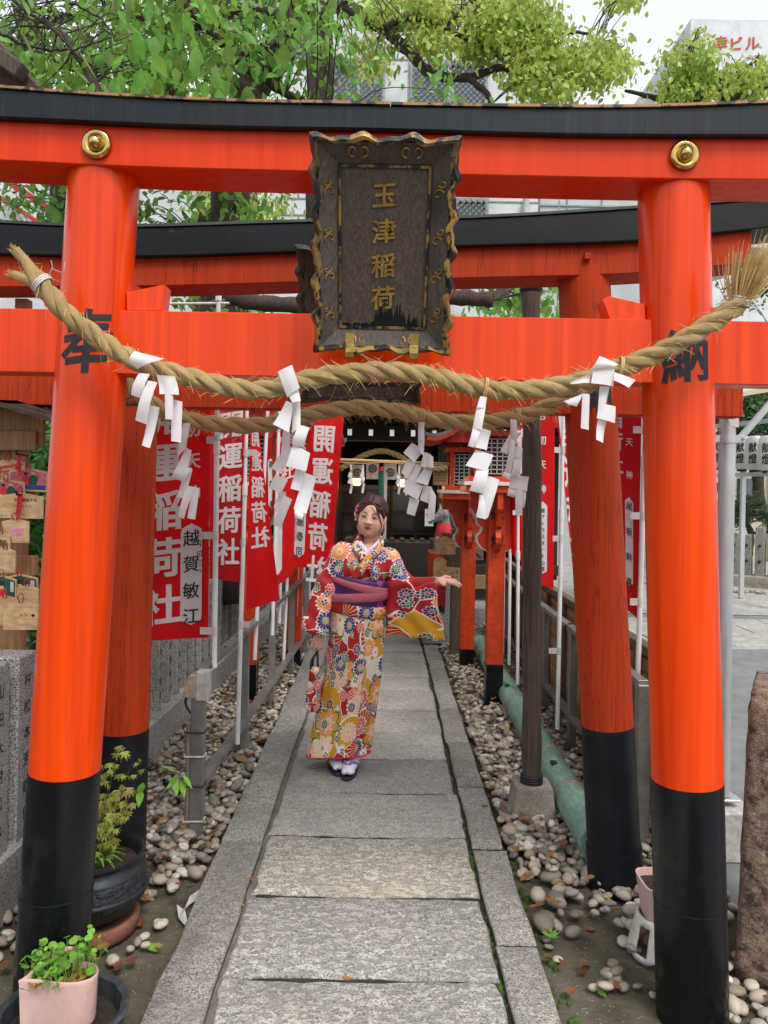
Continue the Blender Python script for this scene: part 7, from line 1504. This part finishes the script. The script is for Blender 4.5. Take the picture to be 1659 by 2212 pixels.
# ---------------- trees and plants ----------------
def leafcloud(name, P, size, m, parent, droop=.5, asp=.42, kind='stuff', fold=.12, dirs=None):
    P = np.asarray(P, np.float64); N = len(P); sz = size * RNG.uniform(.65, 1.25, N)
    a = RNG.uniform(0, 2 * np.pi, N); el = RNG.normal(-droop, .45, N); d = np.stack([np.cos(a) * np.cos(el), np.sin(a) * np.cos(el), np.sin(el)], 1)
    if dirs is not None: d = d * .6 + dirs; d /= np.linalg.norm(d, axis=1)[:, None]
    up = RNG.normal(0, .85, (N, 3)) + np.array([0, -.25, 1]); s = np.cross(d, up); s /= np.linalg.norm(s, axis=1)[:, None] + 1e-9; n = np.cross(s, d)
    L = sz[:, None]; w = asp * .5 * L
    v = np.stack([P, P + d * L * .30 + s * w * .85 + n * L * fold * .6, P + d * L * .62 + s * w * .9 + n * L * fold * .5, P + d * L - n * L * .10, P + d * L * .62 - s * w * .9 + n * L * fold * .5, P + d * L * .30 - s * w * .85 + n * L * fold * .6, P + d * L * .5 - n * L * .02], 1).reshape(-1, 3)
    b = (np.arange(N) * 7)[:, None]; f = np.concatenate([b + np.array([t]) for t in ((0, 6, 1), (1, 6, 2), (2, 6, 3), (3, 6, 4), (4, 6, 5), (5, 6, 0))])
    return npmesh(name, v, f, m, parent, 179, kind)
def branches(name, polys, parent, m='bark'):
    for pts, Y, r0, r1 in polys:
        q = cat_curve([D(p[0], p[1], Y + (p[2] if len(p) > 2 else 0)) for p in pts], 7); n = len(q); MB().tube([p + V((jit(.006), jit(.006), jit(.006))) for p in q], [lerp(r0, r1, i / (n - 1)) * (1 + .08 * math.sin(i * 1.7)) for i in range(n)], 10).build(name, M[m], parent, smooth=179)
def twigs(anchors, targets, mb, r=.006):
    for t in targets:
        a = min(anchors, key=lambda p: (p - t).length_squared); m_ = lerp(a, t, .5) + V((jit(.12), jit(.12), .08)); mb.tube(cat_curve([a, m_, t], 5), [r * (1 - .7 * i / 10) for i in range(11)], 4, False)
def clusters(reg, n, per, Yr, spread):
    o = []; C_ = []
    for (cx_, cy_, rx_, ry_, wt) in reg:
        for _ in range(int(n * wt)):
            a = random.random() * 6.283; q = math.sqrt(random.random()); Y = random.uniform(*Yr); c = D(cx_ + rx_ * q * math.cos(a), cy_ + ry_ * q * math.sin(a), Y); C_.append(c)
            k = random.randint(per // 2, per); g_ = RNG.normal(0, 1, (k, 3)) * np.array([spread, spread, spread * .7]); o.append(np.array(c) + g_)
    return np.concatenate(o), C_
def polyline_anchor(polys):
    A_ = []
    for pts, Y, r0, r1 in polys: A_ += cat_curve([D(p[0], p[1], Y) for p in pts], 6)
    return A_
# cherry tree, upper left
ch = thing('cherry_tree', 'large-leaved cherry tree spreading over the upper left behind the gates', 'tree', D(560, 900, 6.2) * 1.0); ch.location.z = 0
chb = [([(640, -80), (605, 30), (612, 95), (565, 165), (530, 215), (505, 330), (490, 620), (500, 1300)], 6.4, .11, .16), ([(350, -90), (390, 0), (450, 55), (510, 125), (560, 165), (650, 218), (740, 250)], 5.4, .055, .022), ([(40, -60), (60, 60), (85, 180), (135, 400), (140, 640), (135, 1250)], 6.4, .08, .13),
       ([(505, 330), (400, 230), (300, 135), (180, 150), (60, 110)], 5.9, .06, .02), ([(605, 40), (520, 20), (400, 60), (250, 25), (100, 40)], 5.6, .05, .015), ([(208, 260), (205, 190), (170, 120), (120, 60)], 4.6, .045, .015), ([(510, 125), (590, 95), (640, 60), (730, 10)], 5.4, .028, .01), ([(610, 60), (680, 40), (740, 0), (800, -30)], 6.2, .05, .03),
       ([(490, 640), (560, 655), (680, 660), (800, 655), (960, 642), (1066, 648)], 5.2, .055, .05), ([(440, 470), (380, 560), (300, 640), (200, 660)], 6.3, .05, .02)]
branches('branch', chb, ch)
anch = polyline_anchor(chb)
P1_, C1 = clusters([(230, 95, 310, 125, .50), (530, 80, 220, 110, .22), (60, 150, 160, 90, .1), (450, 20, 300, 80, .18)], 400, 14, (4.6, 7.4), .15)
P2_, C2 = clusters([(70, 440, 110, 50, .2), (440, 455, 170, 40, .3), (520, 650, 120, 25, .12), (1100, 650, 110, 35, .25), (1140, 655, 60, 30, .13), (770, 150, 40, 50, .1), (940, 195, 25, 22, .07)], 90, 15, (5.6, 6.6), .13)
tw_ = MB(); twigs(anch, C1 + C2, tw_); tw_.build('twigs', M['bark'], ch, kind='stuff', recalc=False)
P3_, C3 = clusters([(110, 60, 120, 60, .6), (170, 120, 90, 60, .4)], 40, 9, (3.4, 4.0), .10)
allP = np.concatenate([P1_, P2_]); leafcloud('crown', allP, .086, M['leaf_cherry'], ch, .75, .58)
lvm = []
for k in range(5):
    mb = MB(); leafshape(mb, (0, 0, 0), 1, .56, 0, 0, random.uniform(.1, .35)); o = mb.build('leaf', M['leaf_cherry'], ch, smooth=179, recalc=False); lvm.append(o.data); bpy.data.objects.remove(o)
for i, p in enumerate(P3_[:280]):
    o = link(bpy.data.objects.new('leaf', lvm[i % 5])); o.parent = ch; o.location = V(p) - ch.location; s_ = random.uniform(.075, .12); o.scale = (s_, s_, s_); o.rotation_euler = (jit(.7), random.uniform(.5, 1.5), random.random() * 6.28)
nb_ = [([(-40, -60), (40, 10), (110, 60), (170, 120), (215, 150)], 3.7, .012, .004), ([(-20, 60), (50, 95), (120, 110), (190, 100), (260, 70)], 3.6, .009, .003), ([(60, -60), (140, 0), (220, 40), (250, 90)], 3.8, .009, .003)]; branches('branch', nb_, ch); tw2 = MB(); twigs(polyline_anchor(nb_), C3, tw2, .0025); tw2.build('twigs', M['bark'], ch, kind='stuff', recalc=False)
# camphor tree, upper centre
cm = thing('camphor_tree', 'yellow-green camphor tree in the upper middle before the white building', 'tree', (0.2, 10.2, 0))
cmb = [([(690, -70), (755, 20), (830, 62), (880, 110), (935, 160), (1010, 168), (1080, 148), (1180, 160), (1260, 195)], 9.6, .09, .03), ([(830, 62), (880, 40), (960, 60), (1030, 95), (1050, 92)], 9.4, .05, .02), ([(1010, 168), (1050, 200), (1062, 225)], 9.5, .045, .03), ([(1100, 150), (1180, 90), (1260, 70), (1330, 120)], 9.8, .035, .012), ([(700, -60), (690, 300), (700, 900), (705, 1120)], 10.2, .14, .26), ([(960, 60), (1020, 0), (1100, -40)], 9.4, .03, .015)]
branches('branch', cmb, cm)
Pc, Cc = clusters([(1010, 50, 130, 70, .30), (1120, 60, 90, 80, .22), (1190, 160, 80, 60, .2), (1300, 135, 60, 40, .13), (870, 20, 90, 40, .08), (800, 110, 50, 50, .04), (1345, -10, 50, 22, .03)], 400, 34, (9.0, 10.6), .115)
twc = MB(); twigs(polyline_anchor(cmb), Cc, twc, .008); twc.build('twigs', M['bark'], cm, kind='stuff', recalc=False)
leafcloud('crown', Pc, .095, M['leaf_camphor'], cm, .8, .55)
# weeping yellow-green tree behind the cherry
wl = thing('willow_tree', 'pale green drooping tree seen between the two gates on the left', 'tree', (-2.6, 10.5, 0)); branches('branch', [([(430, 1050), (440, 700), (450, 480), (500, 380), (420, 250)], 10.5, .2, .05)], wl)
Pw, Cw = clusters([(520, 450, 90, 50, .5), (430, 200, 200, 90, .3), (250, 180, 200, 70, .2)], 120, 50, (9.5, 11), .2); leafcloud('crown', Pw, .09, M['leaf_camphor'], wl, 1.1, .35)
# right camphor
cr = thing('camphor_tree', 'light green camphor tree with bare dark twigs at the upper right', 'tree', (5.0, 11, 0)); crb = [([(1420, 1100), (1430, 500), (1432, 300), (1438, 215), (1470, 150), (1500, 90), (1510, 60)], 10.8, .18, .006), ([(1438, 215), (1400, 208), (1350, 196)], 10.8, .05, .02), ([(1440, 230), (1530, 205), (1600, 160), (1640, 120)], 10.6, .05, .02), ([(1500, 215), (1565, 195), (1590, 150), (1580, 120)], 10.9, .02, .004), ([(1560, 215), (1640, 195), (1690, 150)], 10.5, .05, .03)]
branches('branch', crb, cr); Pr, Cr = clusters([(1490, 140, 45, 60, .3), (1575, 182, 75, 28, .36), (1645, 165, 35, 30, .18), (1460, 190, 40, 25, .16)], 150, 28, (10.2, 11.2), .12)
twr = MB(); twigs(polyline_anchor(crb), Cr, twr, .007); twr.build('twigs', M['bark'], cr, kind='stuff', recalc=False); leafcloud('crown', Pr, .095, M['leaf_camphor'], cr, .8, .55)
# dark tree behind the paper lanterns
dt = thing('broadleaf_tree', 'dark green tree behind the row of paper lanterns', 'tree', (6.6, 14.5, 0)); branches('branch', [([(1640, 1100), (1630, 960), (1600, 880), (1560, 800)], 14.5, .12, .04)], dt)
Pd, Cd = clusters([(1600, 900, 75, 45, .6), (1660, 880, 50, 60, .25), (1630, 580, 40, 70, .15)], 120, 60, (13.6, 15), .22); leafcloud('crown', Pd, .10, M['leaf_dark'], dt, .5, .5)
# hedge on the left
hg = thing('hedge_bush', 'glossy green bush behind the left votive rack', 'bush', (-2.2, 5.0, 0)); Ph, Ch_ = clusters([(75, 1000, 55, 95, .45), (75, 1150, 60, 120, .35), (100, 1290, 50, 90, .2)], 130, 30, (4.6, 5.4), .10)
branches('stem', [([(70, 1420), (80, 1250), (95, 1050), (80, 930)], 5.0, .03, .012), ([(110, 1430), (105, 1280), (70, 1150), (60, 1020)], 5.1, .025, .01), ([(130, 1450), (118, 1320), (90, 1240)], 4.7, .03, .015)], hg); leafcloud('crown', Ph, .085, M['leaf_hedge'], hg, .1, .5)
h2 = thing('hedge_bush', 'dark hedge behind the granite fence and the left flags', 'bush', (-2.4, 7, 0)); n_ = 5200; Pq = np.stack([RNG.uniform(-3.6, -1.9, n_), RNG.uniform(5.5, 9.5, n_), RNG.uniform(.2, 2.1, n_)], 1); leafcloud('crown', Pq, .10, M['leaf_dark'], h2, .2, .5); MB().tube([(-2.6, 7, -.05), (-2.6, 7, 1.5)], .05, 8).build('stem', M['bark'], h2)
# pine behind the far stone fence
pn_ = thing('pine_tree', 'small trained pine behind the far stone fence', 'tree', D(1622, 1190, 14.2)); branches('trunk', [([(1618, 1200), (1622, 1150), (1612, 1128), (1630, 1105)], 14.2, .07, .03), ([(1616, 1150), (1650, 1152), (1670, 1140)], 14.2, .035, .015), ([(1614, 1130), (1585, 1120)], 14.2, .03, .012)], pn_)
nd = MB()
for cx_, cy_, rx_ in ((1600, 1100, 26), (1625, 1085, 22), (1650, 1115, 24), (1672, 1130, 20), (1590, 1125, 16), (1612, 1112, 24)):
    for _ in range(150):
        c = D(cx_ + random.gauss(0, rx_ * .45), cy_ + random.gauss(0, 9), 14.2 + jit(.3)); a = random.random() * 6.28; l = .16; nd.tube([c, c + V((math.cos(a) * l, math.sin(a) * l, random.uniform(-.03, .14)))], [.010, .004], 3, False)
nd.build('needles', M['leaf_pine'], pn_, kind='stuff', recalc=False)
# maple seedling and fern in the bronze pot
mp = thing('maple_seedling', 'small maple seedling growing in the dark bronze pot', 'plant', CTOP); stems = MB(); tips = []
def mapleleaf(mb, c, s_, R):
    for k in range(5):
        a = (k - 2) * .62; l = s_ * (1 - .14 * abs(k - 2)); d_ = V((math.sin(a), 0, -math.cos(a))); sd_ = V((math.cos(a), 0, math.sin(a))) * l * .15; mb.add([c, c + R @ (d_ * l * .45 + sd_), c + R @ (d_ * l + V((0, .1 * l, 0))), c + R @ (d_ * l * .45 - sd_)], [(0, 1, 2, 3)])
lf2 = MB()
for (x, y) in ((255, 1615), (225, 1650), (290, 1640), (240, 1690), (270, 1705), (215, 1720), (235, 1750), (260, 1760), (222, 1790), (280, 1735)):
    t = D(x, y, CTOP.y - .03 + jit(.06)); b_ = CTOP + V((jit(.04), jit(.03), -.01)); q = cat_curve([b_, lerp(b_, t, .5) + V((jit(.02), 0, .02)), t], 6); stems.tube(q, [.003 * (1 - .6 * i / 12) for i in range(13)], 5, False)
    for _ in range(20): p_ = q[random.randint(3, 12)] + V((jit(.035), jit(.035), jit(.02))); mapleleaf(lf2, p_, random.uniform(.022, .036), Matrix.Rotation(jit(1.2), 3, 'Z') @ Matrix.Rotation(random.uniform(-1.0, .3), 3, 'X'))
stems.build('stems', M['bark'], mp, kind='stuff', recalc=False); lf2.build('leaves', M['leaf_maple'], mp, kind='stuff', recalc=False)
fr_ = thing('fern', 'small fern at the rim of the dark bronze pot', 'plant', CTOP + V((.03, -.05, 0))); ff_ = MB()
for k in range(9):
    a = -1.9 + k * .42; b_ = CTOP + V((.03, -.03, 0)); e = b_ + V((.10 * math.cos(a), .09 * math.sin(a), .02 + .03 * random.random())); q = cat_curve([b_, lerp(b_, e, .5) + V((0, 0, .035)), e], 7)
    for i in range(1, len(q) - 1):
        t = (q[i + 1] - q[i]).normalized(); s_ = t.cross(V((0, 0, 1))).normalized() * .020 * (1 - i / len(q)); ff_.add([q[i] - t * .003, q[i] + s_, q[i] + t * .004], [(0, 1, 2)]); ff_.add([q[i] - t * .003, q[i] - s_, q[i] + t * .004], [(0, 1, 2)])
ff_.build('fronds', M['leaf_bright'], fr_, recalc=False)
bs_ = thing('chestnut_seedling', 'bright green seedling with broad leaves leaning out of the bronze pot', 'plant', CTOP + V((.05, 0, 0))); mb = MB(); q = cat_curve([CTOP + V((.04, 0, 0)), D(300, 1710, CTOP.y), D(345, 1680, CTOP.y - .02), D(385, 1668, CTOP.y - .03)], 6); mb.tube(q, .0022, 5, False); mb.build('stem', M['bark'], bs_, recalc=False)
for (x, y, yaw, pt_) in ((305, 1705, 2.2, 1.1), (302, 1725, -1.6, 1.2), (352, 1665, 2.6, .5), (365, 1662, .4, .5), (380, 1700, -1.0, 1.2), (395, 1705, -.6, 1.25), (405, 1690, -.2, .9), (372, 1690, -2.4, .8)):
    mb = MB(); leafshape(mb, D(x, y, CTOP.y - .02), .062, .03, yaw, pt_, .2); mb.build('leaf', M['leaf_bright'], bs_, smooth=179, recalc=False)
# pennywort in the pink heart pot
pw = thing('pennywort', 'round-leaved pennywort and dry leaves filling the pink heart-shaped pot', 'plant', PTOP); st3 = MB(); rl_ = []
for i in range(120):
    a = random.random() * 6.28; q_ = math.sqrt(random.random()) * .105; b_ = PTOP + V((q_ * math.cos(a), q_ * .85 * math.sin(a), 0)); hgt = random.uniform(.015, .07) + (.05 if b_.x > PTOP.x + .03 else 0) * random.random(); t = b_ + V((jit(.025), jit(.02), hgt)); st3.tube([b_, lerp(b_, t, .6) + V((jit(.008), 0, 0)), t], .001, 4, False)
    r = random.uniform(.006, .0145); tl_ = Matrix.Rotation(jit(.7), 3, 'X') @ Matrix.Rotation(jit(.7), 3, 'Y'); mb = MB(); mb.add([t + tl_ @ V((r * math.cos(k * .698), r * math.sin(k * .698), .0015)) for k in range(9)] + [t], [(k, (k + 1) % 9, 9) for k in range(9)]); mb.build('leaf', M['leaf_bright'], pw, smooth=179, recalc=False)
st3.build('stems', M['leaf_bright'], pw, kind='stuff', recalc=False); dl = MB()
for i in range(26): leafshape(dl, PTOP + V((jit(.085), jit(.07), .008 + random.random() * .012)), random.uniform(.03, .055), .025, random.random() * 6, jit(.4), .4)
dl.build('dry_leaves', M['leaf_dry'], pw, kind='stuff', recalc=False)
# weeds by the path
for (x, y, s_, lab) in ((1190, 2035, .04, 'little weed rosette on the soil right of the path'), (500, 1668, .035, 'small weed beside the left kerb near the railing post'), (545, 1512, .04, 'tuft of grass by the left railing')):
    b_ = GP(x, y, -.02); w2 = thing('weed', lab, 'weed', b_); 
    for k in range(8): mb = MB(); a = k * .8 + jit(.3); leafshape(mb, b_ + V((math.cos(a) * s_ * .5, math.sin(a) * s_ * .5, .025)), s_, s_ * .35, a, -.5, .2); mb.build('leaf', M['leaf_bright'], w2, smooth=179, recalc=False)
